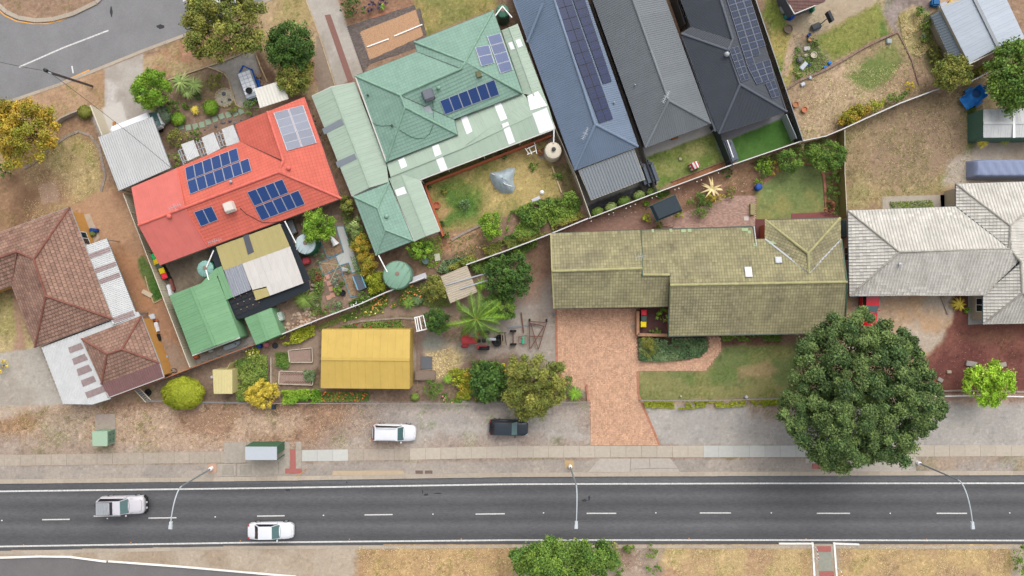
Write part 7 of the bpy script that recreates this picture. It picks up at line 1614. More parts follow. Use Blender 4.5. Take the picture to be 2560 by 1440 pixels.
# ------------------------------------------------------------------ vehicles (built about the origin, nose towards +X)
CGL = mat('car_glass', (92, 128, 128), .06, var=.12, scale=1.2, spec=.8, k=.55); CGD = mat('car_glass_dark', (36, 36, 44), .08, var=0, spec=.7)
def car(label, L, W, paint, roofz=1.5, belt=.95, bon=.98, base=(.0, 0), cab=(-.42, .16), top=(-.38, .02), rearz=None, estate=True, cat='car'):
    """cab/top: cabin base and roof extent as fractions of the length"""
    r = thing('parked_car' if cat == 'car' else 'four_wheel_drive', label, cat, (0, 0, 0)); hw = W / 2; rearz = rearz or belt
    def zt(x): return rearz if x < cab[0] * L + .3 else (belt if x < cab[1] * L else belt + (bon - belt) * .8 - .16 * ((x - cab[1] * L) / (L / 2 - cab[1] * L)) ** 2)
    st = [(-.5, .72), (-.485, .87), (-.45, .955), (-.36, 1), (-.15, 1), (0, 1), (.16, 1), (.3, .985), (.39, .95), (.445, .87), (.48, .74), (.497, .55)]; rings = []
    for f, w in st:
        if cat[0] == 'f': w = min(1, w + .12)
        x = f * L; z = zt(x) - (.10 if abs(f) > .48 else .04 if abs(f) > .44 else 0); y = hw * w; zb = .22
        rings.append([(x, -y * .96, zb), (x, -y, .45), (x, -y * .99, z * .78), (x, -y * .90, z - .03), (x, -y * .5, z + .02), (x, 0, z + .035), (x, y * .5, z + .02), (x, y * .90, z - .03), (x, y * .99, z * .78), (x, y, .45), (x, y * .96, zb)])
    b = MB(); n = 11; vs = [p for g in rings for p in g]; fs = [(i * n + k, (i + 1) * n + k, (i + 1) * n + (k + 1) % n, i * n + (k + 1) % n) for i in range(len(st) - 1) for k in range(n)]
    fs += [tuple(range(n)), tuple((len(st) - 1) * n + k for k in range(n))[::-1]]; b.mesh(vs, fs); o = b.build('body', paint, r, smooth=True)
    x0, x1, t0, t1 = cab[0] * L, cab[1] * L, top[0] * L, top[1] * L; yb, yt = hw * .9, hw * .76; zb = belt - .02
    B4 = [Vector(v) for v in ((x0, -yb, zb), (x1, -yb * .93, zb), (x1, yb * .93, zb), (x0, yb, zb))]; T4 = [Vector(v) for v in ((t0, -yt, roofz), (t1, -yt, roofz), (t1, yt, roofz), (t0, yt, roofz))]
    b = MB(); b.mesh(B4 + T4, [(4, 5, 6, 7), (0, 1, 5, 4), (1, 2, 6, 5), (2, 3, 7, 6), (3, 0, 4, 7)]); b.build('cabin', paint, r)
    def pane(nm, q, m, e=.06, d=.012):
        c = sum(q, Vector()) / 4; nn = (q[1] - q[0]).cross(q[3] - q[0]).normalized(); nn = nn if nn.dot(c - Vector(((x0 + x1) / 2, 0, 1))) > 0 else -nn
        k = MB(); f = [c + (p - c) * (1 - e) + nn * d for p in q]; g = [p - nn * .02 for p in f]; k.mesh(f + g, [(0, 1, 2, 3), (0, 4, 5, 1), (1, 5, 6, 2), (2, 6, 7, 3), (3, 7, 4, 0)]); k.build(nm, m, r)
    pane('windscreen', [B4[1], B4[2], T4[2], T4[1]], CGL, .05); pane('rear_window', [B4[3], B4[0], T4[0], T4[3]], CGD, .1)
    pane('side_window', [B4[0], B4[1], T4[1], T4[0]], CGD, .12); pane('side_window', [B4[2], B4[3], T4[3], T4[2]], CGD, .12)
    m = 5; b = MB(); vs = []; 
    for i in range(m + 1):
        for j in range(m + 1): u, v = i / m, j / m; vs.append((t0 + (t1 - t0) * u, -yt + 2 * yt * v, roofz + .005 + .05 * (1 - (2 * u - 1) ** 4) * (1 - (2 * v - 1) ** 4)))
    b.mesh(vs, [(i * (m + 1) + j, (i + 1) * (m + 1) + j, (i + 1) * (m + 1) + j + 1, i * (m + 1) + j + 1) for i in range(m) for j in range(m)]); b.build('roof', paint, r, smooth=True)
    for sx in (-.31, .31):
        for sy in (-1, 1):
            b = MB(); c = Vector((sx * L, sy * (hw - .11), .33)); b.tube([c - Vector((0, .11, 0)), c + Vector((0, .11, 0))], .33, 16); w = b.build('wheel', M_('black_rubber'), r); b = MB(); b.tube([c - Vector((0, .118, 0)), c + Vector((0, .118, 0))], .2, 10); b.build('rim', M_('galv'), w)
    for sy in (-1, 1):
        b = MB(); b.box((L * .452, sy * hw * .68, belt - .28), (.3, .28, .14), -sy * 28); b.build('headlight', mat('lamp_clear', (210, 216, 222), .15, var=.1), r)
        b = MB(); b.box((-L * .478, sy * hw * .74, belt - .12), (.14, .2, .3), sy * 24); b.build('tail_light', M_('red_paint'), r)
        b = MB(); b.box((x1 - .25, sy * (hw + .06), belt + .04), (.12, .2, .13)); b.build('mirror', paint, r)
    b = MB(); b.box((L * .49, 0, .48), (.06, W * .55, .22)); b.build('grille', M_('dark_metal'), r)
    b = MB(); b.tube([(x1 + .2, -hw * .8, belt + .0), (L * .4, -hw * .72, belt - .09), (L * .455, -hw * .5, belt - .12), (L * .465, 0, belt - .1), (L * .455, hw * .5, belt - .12), (L * .4, hw * .72, belt - .09), (x1 + .2, hw * .8, belt + .0)], .012, 4); b.build('bonnet_seam', M_('dark_metal'), r)
    b = MB(); b.box((-L * .5, 0, .42), (.1, W * .7, .2)); b.build('rear_bumper', M_('grey_metal'), r)
    b = MB(); b.tube([(x1 + .02, -yb * .8, belt + .01), (x1 + .14, 0, belt + .04), (x1 + .02, yb * .8, belt + .01)], .02, 4); b.build('wiper', M_('dark_metal'), r)
    return r
WP_ = mat('car_white', (238, 239, 244), .25, var=.02, coat=.5, spec=.5, k=.68); SP_ = mat('car_silver', (226, 222, 228), .3, .0, var=.03, coat=.4); BKP = mat('car_charcoal', (56, 66, 76), .2, .2, var=.05, coat=.6, k=.55); RP_ = mat('car_red', (222, 28, 46), .25, var=.03, coat=.5, k=.7)
v = car('silver four wheel drive with roof rack and dark bull bar on the road', 4.9, 1.95, SP_, 1.85, 1.15, 1.16, cab=(-.49, .17), top=(-.47, .06), cat='four wheel drive'); place(v, 301, 1266, ZROAD, 1.5, 1.2)
for i in range(8): b = MB(); b.box((-2.15 + i * .17, 0, 1.97), (.13, 1.34, .03)); b.build('rack_slat', M_('galv'), v)
for y in (-.68, .68): b = MB(); b.bar((-2.3, y, 1.95), (-.75, y, 1.95), .05); b.build('rack_rail', M_('dark_metal'), v)
b = MB(); b.box((-.62, 0, 1.95), (.28, 1.4, .05)); b.build('rack_bar', M_('dark_metal'), v)
b = MB(); b.tube([(2.35, -.95, .6), (2.68, -.7, .72), (2.72, 0, .76), (2.68, .7, .72), (2.35, .95, .6)], .13, 8); bb = b.build('bull_bar', M_('black_rubber'), v)
for y in (-.3, .3): b = MB(); b.lathe((2.74, y, .86), [(.1, 0), (.12, .05), (.1, .1)], 12); b.build('spot_light', M_('galv'), bb)
b = MB(); b.tube([(-2.5, .2, 1.0), (-2.72, .2, 1.0)], .36, 16); b.build('spare_wheel', M_('black_rubber'), v)
v = car('white sedan driving along the lower lane of the road', 5.0, 1.86, WP_, 1.42, .92, .96, cab=(-.36, .2), top=(-.235, .06), rearz=1.0); place(v, 677, 1328, ZROAD, .6, .8)
v = car('white station wagon parked on the gravel verge', 4.75, 1.85, WP_, 1.66, 1.02, 1.06, cab=(-.485, .22), top=(-.42, .1)); place(v, 985, 1083, 0, -1, 1.0)
for y in (-.62, .62): b = MB(); b.bar((-1.85, y, 1.74), (.3, y, 1.74), .05); b.build('roof_rail', M_('galv'), v)
v = car('dark charcoal hatchback parked under the olive green tree', 4.3, 1.78, BKP, 1.5, .96, 1.0, cab=(-.48, .22), top=(-.36, .07)); place(v, 1272, 1070, 0, -1.5, .9)
v = car('red car parked with its tail under the white tiled roof', 4.6, 1.85, RP_, 1.45, .92, .98, cab=(-.42, .17), top=(-.36, .0)); place(v, 2175, 764, 0, -92, .9)
v = car('white car mostly hidden under the olive tree on the side road', 4.6, 1.85, WP_, 1.5, .92, .98, cab=(-.42, .17), top=(-.36, .0)); place(v, 570, 4, ZROAD, 20, .9)
def bevbox(name, c, size, m, parent, bev=.15, ang=0, seg=2, jitter=0.0):
    bm = bmesh.new(); bmesh.ops.create_cube(bm, size=1)
    for q in bm.verts: q.co = Vector((q.co.x * size[0], q.co.y * size[1], q.co.z * size[2]))
    bmesh.ops.bevel(bm, geom=bm.edges[:], offset=bev, segments=seg, affect='EDGES'); R = Matrix.Rotation(math.radians(ang), 3, 'Z'); bm.verts.index_update()
    k = MB(); k.mesh([R @ q.co + Vector(c) for q in bm.verts], [[q.index for q in f.verts] for f in bm.faces]); bm.free(); return k.build(name, m, parent, smooth=False)
vn = thing('white_van', 'white van nosing out from under the grey carport', 'van', (0, 0, 0)); bevbox('body', (0, 0, 1.15), (4.6, 1.85, 1.7), mat('van_white', (240, 240, 242), .35, var=.03, k=.8), vn, .2); bevbox('cab', (2.4, 0, .95), (1.1, 1.75, 1.1), mat('van_white', (0, 0, 0)), vn, .25)
b = MB(); b.mesh([(2.25, -.75, 1.95), (2.25, .75, 1.95), (2.85, .75, 1.4), (2.85, -.75, 1.4)], [(0, 1, 2, 3)]); b.build('windscreen', CGL, vn)
for x in (-1.5, 2.1):
    for y in (-.85, .85): b = MB(); b.tube([(x, y - .1, .33), (x, y + .1, .33)], .33, 14); b.build('wheel', M_('black_rubber'), vn)
place(vn, 335, 320, 0, 22, 1.5)
cv = thing('covered_vehicle', 'long vehicle under a grey-blue fabric cover at the right edge', 'covered car', (0, 0, 0)); rg = np.random.default_rng(3); bm = bmesh.new(); bmesh.ops.create_grid(bm, x_segments=44, y_segments=16, size=1)
for q in bm.verts:
    x, y = q.co.x, q.co.y; ex = max(0, abs(x) - .9) / .1; ey = max(0, abs(y) - .72) / .28; z = 1.55 - 1.5 * max(ex, ey) ** 1.7 - .18 * (x < -.55) * (-.55 - x) / .45; z += .03 * math.sin(x * 21 + y * 4) * (1 - ey) + .02 * math.sin(x * 55)
    q.co = Vector((x * 3.35 * (1 - .015 * (1 - y * y) ** 0 * 0), y * 1.12 * (1 - .12 * max(0, -x - .7) / .3), max(.05, z)))
b = MB(); b.mesh([q.co.copy() for q in bm.verts], [[q.index for q in f.verts] for f in bm.faces]); bm.free(); b.build('cover', mat('cover_blue', (152, 164, 196), .7, var=.06, scale=2), cv, smooth=True)
for y in (-.8, .8): b = MB(); b.tube([(-2, y, .3), (-2, y * 1.05, .3)], .3, 12); b.build('wheel', M_('black_rubber'), cv)
place(cv, 2510, 421, 0, 0, 1.2)
# camper trailer
BLU = mat('blue_frame', (26, 96, 196), .4, var=.05); ct = thing('camper_trailer', 'white lidded camper trailer with spare tyre and blue frame', 'trailer', (0, 0, 0)); WL = mat('lid_white', (236, 238, 242), .45, var=.03, tint=True, k=.8)
bevbox('body', (0, 0, .75), (3.1, 1.45, 1.0), mat('trailer_grey', (186, 196, 204), .45), ct, .12)
for i in range(6):
    for j in range(3): b = MB(); b.box((-1.2 + i * .41, -.46 + j * .46, 1.28), (.38, .43, .05), taper=.9, t=random.uniform(.94, 1.04)); b.build('lid_panel', WL, ct)
b = MB(); b.lathe((.75, -.1, 1.3), [(.14, 0), (.33, .02), (.36, .1), (.33, .18), (.14, .19)], 20); tq = b.build('spare_tyre', M_('black_rubber'), ct); b = MB(); b.lathe((.75, -.1, 1.31), [(.13, 0), (.14, .1)], 10); b.build('rim', mat('rim_tan', (190, 160, 130), .6), tq)
for p, q in (((-1.6, -.75, .6), (-2.4, 0, .5)), ((-1.6, .75, .6), (-2.4, 0, .5)), ((-1.7, -.8, .6), (1.7, -.8, .6)), ((-1.7, .8, .6), (1.7, .8, .6)), ((1.7, -.8, .6), (1.7, .8, .6))): b = MB(); b.bar(p, q, .14, .14); b.build('frame_rail', BLU, ct)
bevbox('mudguard', (.2, .95, .6), (1.2, .35, .3), BLU, ct, .08)
place(ct, 622, 212, 0, -70, 1.0)
for i, (x, y) in enumerate([(640, 192), (648, 203), (655, 212), (642, 205), (650, 193)]): b = MB(); b.box(G(x, y) + Vector((0, 0, .15)), (.4, .32, .3), 20); tag(b.build('concrete_block', M_('timber')), ['leftmost', 'middle', 'lowest', 'lower left', 'uppermost'][i] + ' hollow block of the pile beside the camper trailer', 'block', 'blocks by the trailer')
# blue box trailer
bt = thing('box_trailer', 'empty bright blue box trailer with tipped tailgate', 'trailer', (0, 0, 0)); BL2 = mat('trailer_blue', (30, 128, 220), .45, var=.12, scale=3, col2=(60, 150, 226))
for c, s in [((0, 0, .55), (2.3, 1.5, .06)), ((0, .75, .75), (2.3, .05, .4)), ((0, -.75, .75), (2.3, .05, .4)), ((1.15, 0, .75), (.05, 1.5, .4)), ((-1.3, 0, .62), (.35, 1.5, .06))]: b = MB(); b.box(c, s); b.build('panel', BL2, bt)
for y in (-.95, .95): bevbox('mudguard', (0, y, .62), (1.0, .3, .12), BL2, bt, .04); b = MB(); b.tube([(0, y - .1, .3), (0, y + .1, .3)], .3, 14); b.build('wheel', M_('black_rubber'), bt)
for y in (-.5, .5): b = MB(); b.bar((1.15, y, .5), (1.95, 0, .5), .08); b.build('drawbar', BL2, bt)
b = MB(); b.tube([(1.75, .0, 0), (1.75, 0, .7)], .05, 8); b.build('jockey_wheel', M_('galv'), bt)
b = MB(); b.lathe((.5, .1, .58), [(.5, 0), (.45, .03), (.1, .04)], 12); b.build('tarpaulin', mat('tarp_blue', (20, 80, 140), .6, var=.2), bt); place(bt, 2434, 242, 0, 36, .6)
# tractor, axle, implement frame
tr = thing('tractor', 'old red tractor partly under the palm fronds', 'tractor', (0, 0, 0)); TRD = mat('tractor_red', (196, 62, 66), .5, var=.12)
bevbox('engine_cover', (-.8, 0, 1.0), (1.8, .75, .6), TRD, tr, .1); bevbox('front_deck', (-1.3, 0, .75), (.7, 1.5, .25), TRD, tr, .05); bevbox('mudguard', (.5, -.7, 1.0), (1.1, .4, .12), TRD, tr, .04); bevbox('mudguard', (.5, .7, 1.0), (1.1, .4, .12), TRD, tr, .04)
for x, y, rr, w in ((.7, .85, .65, .4), (.7, -.85, .65, .4), (-1.4, .7, .38, .2), (-1.4, -.7, .38, .2)): b = MB(); b.tube([(x, y - w / 2, rr), (x, y + w / 2, rr)], rr, 20); w_ = b.build('wheel', M_('black_rubber'), tr); b = MB(); b.tube([(x, y - w / 2 - .01, rr), (x, y + w / 2 + .01, rr)], rr * .45, 12); b.build('rim', TRD, w_)
bevbox('seat', (.75, 0, 1.15), (.5, .45, .3), M_('black_rubber'), tr, .08); b = MB(); b.tube([(.1, 0, 1.3), (.2, 0, 1.55)], .03, 6); b.lathe((.22, 0, 1.55), [(.2, 0), (.22, .02), (.2, .04)], 14); b.build('steering_wheel', M_('black_rubber'), tr); b = MB(); b.box((1.5, .15, 1.1), (1.1, .28, .12)); b.build('drawbar', M_('galv'), tr); b = MB(); b.tube([(-.6, .2, 1.3), (-.6, .2, 1.9)], .04, 8); b.build('exhaust', M_('rust'), tr)
place(tr, 1193, 851, 0, 0, .9)
tw = thing('tyre_stack', 'old black tyres and machinery behind the tractor', 'tyres', G(1243, 852)); 
for x, y, z in ((1240, 852, .02), (1243, 856, .25), (1250, 846, .02)): b = MB(); b.lathe(G(x, y) + Vector((0, 0, z)), [(.2, 0), (.42, .02), (.46, .12), (.42, .22), (.2, .22), (.19, .05)], 18); b.build('tyre', M_('black_rubber'), tw)
for x, y, x2, y2, m in ((1253, 830, 1256, 864, 'timber'), (1258, 830, 1260, 864, 'timber'), (1262, 832, 1266, 862, 'dark_metal'), (1244, 832, 1266, 831, 'dark_metal')): b = MB(); b.bar(G(x, y) + Vector((0, 0, .5)), G(x2, y2) + Vector((0, 0, .5)), .08); b.build('bar', M_(m), tw)
ax = thing('axle', 'rusty axle with two wheels on the gravel', 'axle', G(1283, 845)); b = MB(); b.tube([G(1283, 828) + Vector((0, 0, .35)), G(1283, 860) + Vector((0, 0, .35))], .06, 8); b.build('beam', M_('rust'), ax)
for y in (827, 860): b = MB(); c = G(1283, y) + Vector((0, 0, .35)); b.tube([c - Vector((0, .1, 0)), c + Vector((0, .1, 0))], .36, 16); b.build('wheel', M_('black_rubber'), ax)
fr = thing('steel_trolley', 'rusty A-shaped steel frame on wheels left of the brick driveway', 'frame', G(1343, 835))
for p, q in (((1323, 803), (1324, 872)), ((1323, 803), (1366, 806)), ((1324, 808), (1360, 815)), ((1366, 806), (1346, 872)), ((1326, 806), (1345, 872)), ((1360, 815), (1326, 870)), ((1324, 840), (1357, 840))): b = MB(); z = .35 + .004 * (p[0] % 7); b.bar(G(*p) + Vector((0, 0, z)), G(*q) + Vector((0, 0, z)), .09); b.build('beam', M_('rust'), fr)
for x, y in ((1324, 800), (1366, 801)): b = MB(); b.tube([G(x - 2, y) + Vector((0, 0, .17)), G(x + 2, y) + Vector((0, 0, .17))], .17, 12); b.build('wheel', M_('black_rubber'), fr)
def obj1(name, label, cat, build, m, group=None, smooth=False): b = MB(); build(b); o = b.build(name, m, smooth=smooth); return tag(o, label, cat, group)
obj1('steel_bar', 'long rusty bar lying upright to the left of the A-shaped frame', 'bar', lambda b: b.bar(G(1303, 781) + Vector((0, 0, .1)), G(1309, 832) + Vector((0, 0, .1)), .12, .12), M_('rust'))
obj1('pipe', 'grey channel lying on the gravel above the axle', 'pipe', lambda b: b.bar(G(1270, 820) + Vector((0, 0, .06)), G(1338, 810) + Vector((0, 0, .06)), .22, .1), M_('grey_metal'))
tb = thing('trestle', 'small trestle with turquoise clamps between the axle and the frame', 'trestle', G(1305, 848))
for p, q in (((1295, 842), (1318, 838)), ((1297, 858), (1316, 860)), ((1297, 842), (1297, 858))): b = MB(); b.bar(G(*p) + Vector((0, 0, .3)), G(*q) + Vector((0, 0, .3)), .06); b.build('bar', M_('rust'), tb)
for y in (843, 850, 856): b = MB(); b.box(G(1308, y) + Vector((0, 0, .36)), (.28, .22, .08), 30); b.build('clamp', mat('turquoise', (60, 190, 150), .5), tb)
# garden arch
ar = thing('garden_arch', 'white timber garden arch beside the dense round dark tree', 'arch', G(1050, 808)); WT = M_('white_paint'); z = 2.1
for p, q in (((1037, 794), (1043, 828)), ((1058, 788), (1066, 823))): 
    for f in (0, 1): u = G(*(p if f == 0 else q), z); b = MB(); b.bar((u.x, u.y, 0), u, .09); b.build('post', WT, ar)
for p, q in (((1035, 795), (1060, 788)), ((1041, 829), (1068, 822)), ((1037, 794), (1043, 828)), ((1042, 793), (1048, 827)), ((1048, 791), (1055, 826)), ((1058, 788), (1066, 823))): b = MB(); b.bar(G(*p, z + .03 * (p[0] % 3)), G(*q, z + .03 * (p[0] % 3)), .09, .08); b.build('beam', WT, ar)
# water tanks
def tank(px, py, r, h, m, label, style='rib', lid=None, z0=.05):
    c = G(px, py, h); c.z = z0; t = thing('water_tank', label, 'water tank', c); b = MB(); prof = [(r, 0)]
    for i in range(8): prof += [(r + .02, h * .92 * (i + .3) / 8), (r, h * .92 * (i + 1) / 8)]
    b.lathe(c, prof + [(r * .97, h * .95)], 36); b.build('wall', m, t, smooth=True); b = MB(); top = h * .95; b.lathe(c, [(r * .975, top), (r * .9, top + .05), (r * .4, top + (.18 if style != 'flat' else .06)), (.05, top + (.22 if style != 'flat' else .08))], 36); b.build('lid', lid or m, t, smooth=True)
    if style == 'rib':
        for i in range(10): a = math.pi * 2 * i / 10; b = MB(); b.bar(c + Vector((.15 * math.cos(a), .15 * math.sin(a), top + .23)), c + Vector((r * .95 * math.cos(a), r * .95 * math.sin(a), top + .06)), .07, .05); b.build('rib', lid or m, t)
    elif style == 'bars':
        for o in (-.5, .0, .35):
            L_ = math.sqrt(1 - o * o) * .93 * r; d = Vector((math.cos(.98), math.sin(.98), 0)); n_ = Vector((-d.y, d.x, 0)) * o * r; b = MB(); b.bar(c + n_ - d * L_ + Vector((0, 0, top + .14)), c + n_ + d * L_ + Vector((0, 0, top + .14)), .1, .1); b.build('rib', lid or m, t)
    b = MB(); b.lathe(c + Vector((r * .05, r * .1, top + .2)), [(.24, 0), (.24, .06), (.05, .08)], 14); b.build('hatch', mat('hatch_brown', (150, 130, 116), .7) if style != 'flat' else M_('dark_metal'), t); return t
TKG = mat('tank_green', (40, 112, 86), .5, var=.06); TKL = mat('tank_pale', (150, 196, 184), .5, var=.08, scale=2); TKS = mat('tank_sage', (140, 180, 156), .55, var=.06)
tank(763, 610, 1.15, 2.0, TKG, 'dark green round tank with pale top beside the patio roof', 'bars', mat('lid_white_green', (206, 222, 224), .4, var=.08, scale=2)); tank(513, 672, .93, 2.2, TKG, 'round tank with radial ribs in the concrete yard behind the red house', 'rib', TKL)
tank(992, 688, 1.56, 2.1, TKS, 'large sage green round tank by the white fence', 'bars'); tank(1383, 376, .93, 2.0, mat('tank_cream', (236, 224, 202), .55, var=.04), 'cream round tank beside the green house verandah', 'flat'); tank(1256, 27, .72, 2.3, mat('tank_mid_green', (84, 138, 112), .5), 'green tank at the top right corner of the green house', 'rib')
for lab, p, q in (('white downpipe to the dark green tank', (712, 553, 2.5), (740, 608, 2.1)), ('silver downpipe to the ribbed tank', (534, 626, 2.5), (516, 668, 2.4)), ('silver downpipe from the ribbed tank to the green garage', (515, 675, 2.4), (522, 700, 2.5)), ('white downpipe to the sage green tank', (946, 638, 2.5), (968, 680, 2.2)), ('white downpipe to the cream tank', (1385, 322, 2.4), (1384, 358, 2.1)), ('left white pipe to the top tank', (1238, 40, 2.7), (1256, 16, 2.5)), ('right white pipe to the top tank', (1256, 16, 2.5), (1280, 44, 2.6)), ('white pipe on the turf tank', (1818, 350, 1.9), (1833, 394, 1.8))):
    obj1('downpipe', lab, 'pipe', lambda b, p=p, q=q: b.tube([G(*p), G(*q)], .07, 8), M_('white_paint'))
SLT = mat('tank_slate', (88, 98, 112), .45, var=.05)
for i, (x, y, ln, w, a, l) in enumerate([(1614, 434, 2.9, .8, -70, 'slim slate grey tank left of the charcoal fence'), (1633, 428, 2.9, .8, -70, 'slim slate grey tank right of the charcoal fence'), (1829, 376, 2.5, .95, -70, 'slim slate grey tank beside the artificial turf')]):
    t = thing('slim_tank', l, 'water tank', (0, 0, 0)); bevbox('body', (0, 0, .9), (ln, w, 1.75), SLT, t, .36 if i < 2 else .14, seg=4); b = MB(); b.lathe((-ln * .32, 0, 1.78), [(.2, 0), (.2, .06), (.14, .07)], 12); b.build('inlet', M_('dark_metal'), t); place(t, x, y, 0, a, 1.75)
# bins
def bin_(px, py, lid, ang, label, z0=0, group=None):
    t = thing('wheelie_bin', label, 'bin', (0, 0, 0), group); b = MB(); b.box((0, 0, .5), (.46, .5, .9), taper=1.2); b.build('body', mat('bin_green', (34, 66, 52), .6), t); b = MB(); b.box((0, 0, 1.0), (.62, .64, .07), taper=.86); b.box((0, 0, 1.05), (.46, .46, .04), taper=.8); b.build('lid', lid, t)
    b = MB(); b.tube([(-.22, -.36, .98), (.22, -.36, .98)], .025, 6); b.build('handle', mat('bin_green', (0, 0, 0)), t)
    for x in (-.25, .25): b = MB(); b.tube([(x - .03, -.28, .1), (x + .03, -.28, .1)], .1, 10); b.build('wheel', M_('black_rubber'), t)
    place(t, px, py, z0, ang, 1.03)
LY = mat('lid_yellow', (246, 214, 20), .5, var=.04, k=.75); LR = mat('lid_red', (236, 50, 66), .5, var=.04, k=.75); LG = mat('lid_green', (50, 206, 110), .5, var=.04, k=.75); LK = mat('lid_dark', (84, 104, 94), .5, var=.04)
for x, y, l, a, s in [(384, 641, LG, 20, 'bright green lidded bin, first in the row by the cream fence'), (390, 654, LY, 20, 'yellow lidded bin next to the green lidded one'), (397, 665, LK, 20, 'dark lidded bin between the two yellow ones'), (404, 677, LY, 20, 'yellow lidded bin next to the red lidded one'), (410, 690, LR, 20, 'red lidded bin, last in the row by the cream fence'), (1610, 781, LR, 0, 'red lidded bin behind the low brick wall'), (1610, 796, LK, 0, 'dark green lidded bin behind the low brick wall'), (1609, 811, LY, 0, 'yellow lidded bin behind the low brick wall')]: bin_(x, y, l, a, s)
# raised beds
def boxat(name, label, cat, px, py, size, m, ang=0, z=0, group=None, bev=None):
    if bev: o = bevbox(name, G(px, py, z + size[2]) - Vector((0, 0, size[2] / 2)), size, m, None, bev, ang)
    else: b = MB(); b.box(G(px, py, z + size[2]) - Vector((0, 0, size[2] / 2)), size, ang); o = b.build(name, m)
    return tag(o, label, cat, group)
for poly, nm in (([(699, 930), (780, 932), (779, 961), (698, 958)], 'a'), ([(722, 878), (778, 873), (779, 904), (726, 904)], 'b')): b = MB(); b.prism(pxy(poly), 0, .24); struct(b.build('bed_soil', mat('bed_soil', (172, 146, 132), .95, var=.2, scale=6, fine=.15)))
GBR = root_struct('slatted_bed', [(740, 945)])
for i in range(13):
    for y, o in ((934, 0), (954, 6)):
        x = 705 + i * 6 + o
        if x < 775: b = MB(); b.bar(G(x, y + 3) + Vector((0, 0, .27)), G(x + 7, y - 2) + Vector((0, 0, .27)), .05, .03); b.build('slat', M_('rust'), GBR)
cd = lambda k: mat('c_%d_%d_%d' % k, k, .6, var=.06)
boxat('game_table', 'dark topped pool table with blue rails on the paving', 'table', 899, 705, (1.0, 1.75, .8), cd((96, 104, 116)), 22)
for s in (-1, 1): obj1('table_rail', ('left' if s < 0 else 'right') + ' pale blue rail of the pool table', 'rail', lambda b: b.bar(G(899 + s * 10 - 7, 705 - 17 - s * 3, .84), G(899 + s * 10 + 6, 705 + 17 - s * 3, .84), .12, .08), cd((130, 190, 214)))
u = thing('umbrella', 'folded white garden umbrella on the tan paving', 'umbrella', G(832, 602)); b = MB(); A, B = G(826, 590, .5), G(840, 612, .25); b.tube([A, A.lerp(B, .3), A.lerp(B, .75), B], .12, 9, r2=.42); b.build('canopy', WT, u); b = MB(); b.tube([A, A + (A - B) * .3], .03, 6); b.build('pole', M_('galv'), u)
cl = thing('clothes_line', 'rotary clothes line hung with a white cloth over the blue edging', 'clothes line', G(845, 668)); c = G(845, 662, 1.9); b = MB(); b.tube([(c.x, c.y, 0), c], .035, 8); b.build('pole', M_('galv'), cl)
for x, y in ((797, 657), (826, 703), (878, 678), (858, 640)): b = MB(); b.tube([c, G(x, y, 1.95)], .025, 6); b.build('arm', mat('line_green', (186, 196, 150), .6), cl)
for f in (.4, .7, 1): 
    q = [c.lerp(G(x, y, 1.95), f) for x, y in ((797, 657), (826, 703), (878, 678), (858, 640))]
    for i in range(4): b = MB(); b.tube([q[i], q[(i + 1) % 4]], .008, 4); b.build('line', M_('galv'), cl)
b = MB(); b.mesh([G(853, 668, 1.9), G(872, 672, 1.9), G(868, 678, 1.5), G(856, 678, 1.5), G(862, 671, 2.0)], [(0, 1, 4), (1, 2, 4), (2, 3, 4), (3, 0, 4)]); tag(b.build('cloth', WT), 'white cloth pegged on the rotary clothes line', 'cloth')
boxat('barbecue', 'red covered barbecue at the patio roof corner', 'barbecue', 763, 652, (.75, .7, .9), cd((206, 80, 88)), 15, bev=.1); boxat('cabinet', 'grey metal cabinet under the tank downpipe', 'cabinet', 728, 568, (.7, 1.5, .9), M_('grey_metal'), 20, bev=.06); CBX = boxat('cooler_box', 'white and grey metal box beside the small green shed', 'box', 697, 792, (.75, 1.0, .9), cd((186, 200, 190)), 18, bev=.05)
for i in range(5): b = MB(); b.box(G(691 + i * 2.4, 786 + i * 3, .95), (.3, .06, .03), 15); b.build('vent_slat', WT, CBX)
boxat('bench_box', 'white slatted bench beside the sage green tank', 'bench', 1047, 695, (1.7, .65, .5), cd((226, 226, 232)), 20); obj1('planter', 'black tyre planter with pale stones', 'planter', lambda b: b.lathe(G(858, 732), [(.3, .02), (.36, .3), (.3, .34), (.24, .3), (.2, .2)], 18), M_('black_rubber'))
obj1('bucket', 'grey round bucket below the spiral plant', 'bucket', lambda b: b.lathe(G(842, 716), [(.15, 0), (.18, .3), (.14, .3)], 12), M_('galv')); obj1('water_butt', 'round grey-green pot beside the bright small tree', 'pot', lambda b: b.lathe(G(1065, 653), [(.3, 0), (.36, .5), (.3, .5), (.28, .4)], 16), cd((120, 146, 140)))
boxat('planter_box', 'pale rectangular tub of seedlings below the annexe', 'planter', 1093, 643, (.6, .8, .35), cd((206, 206, 180)), 10)
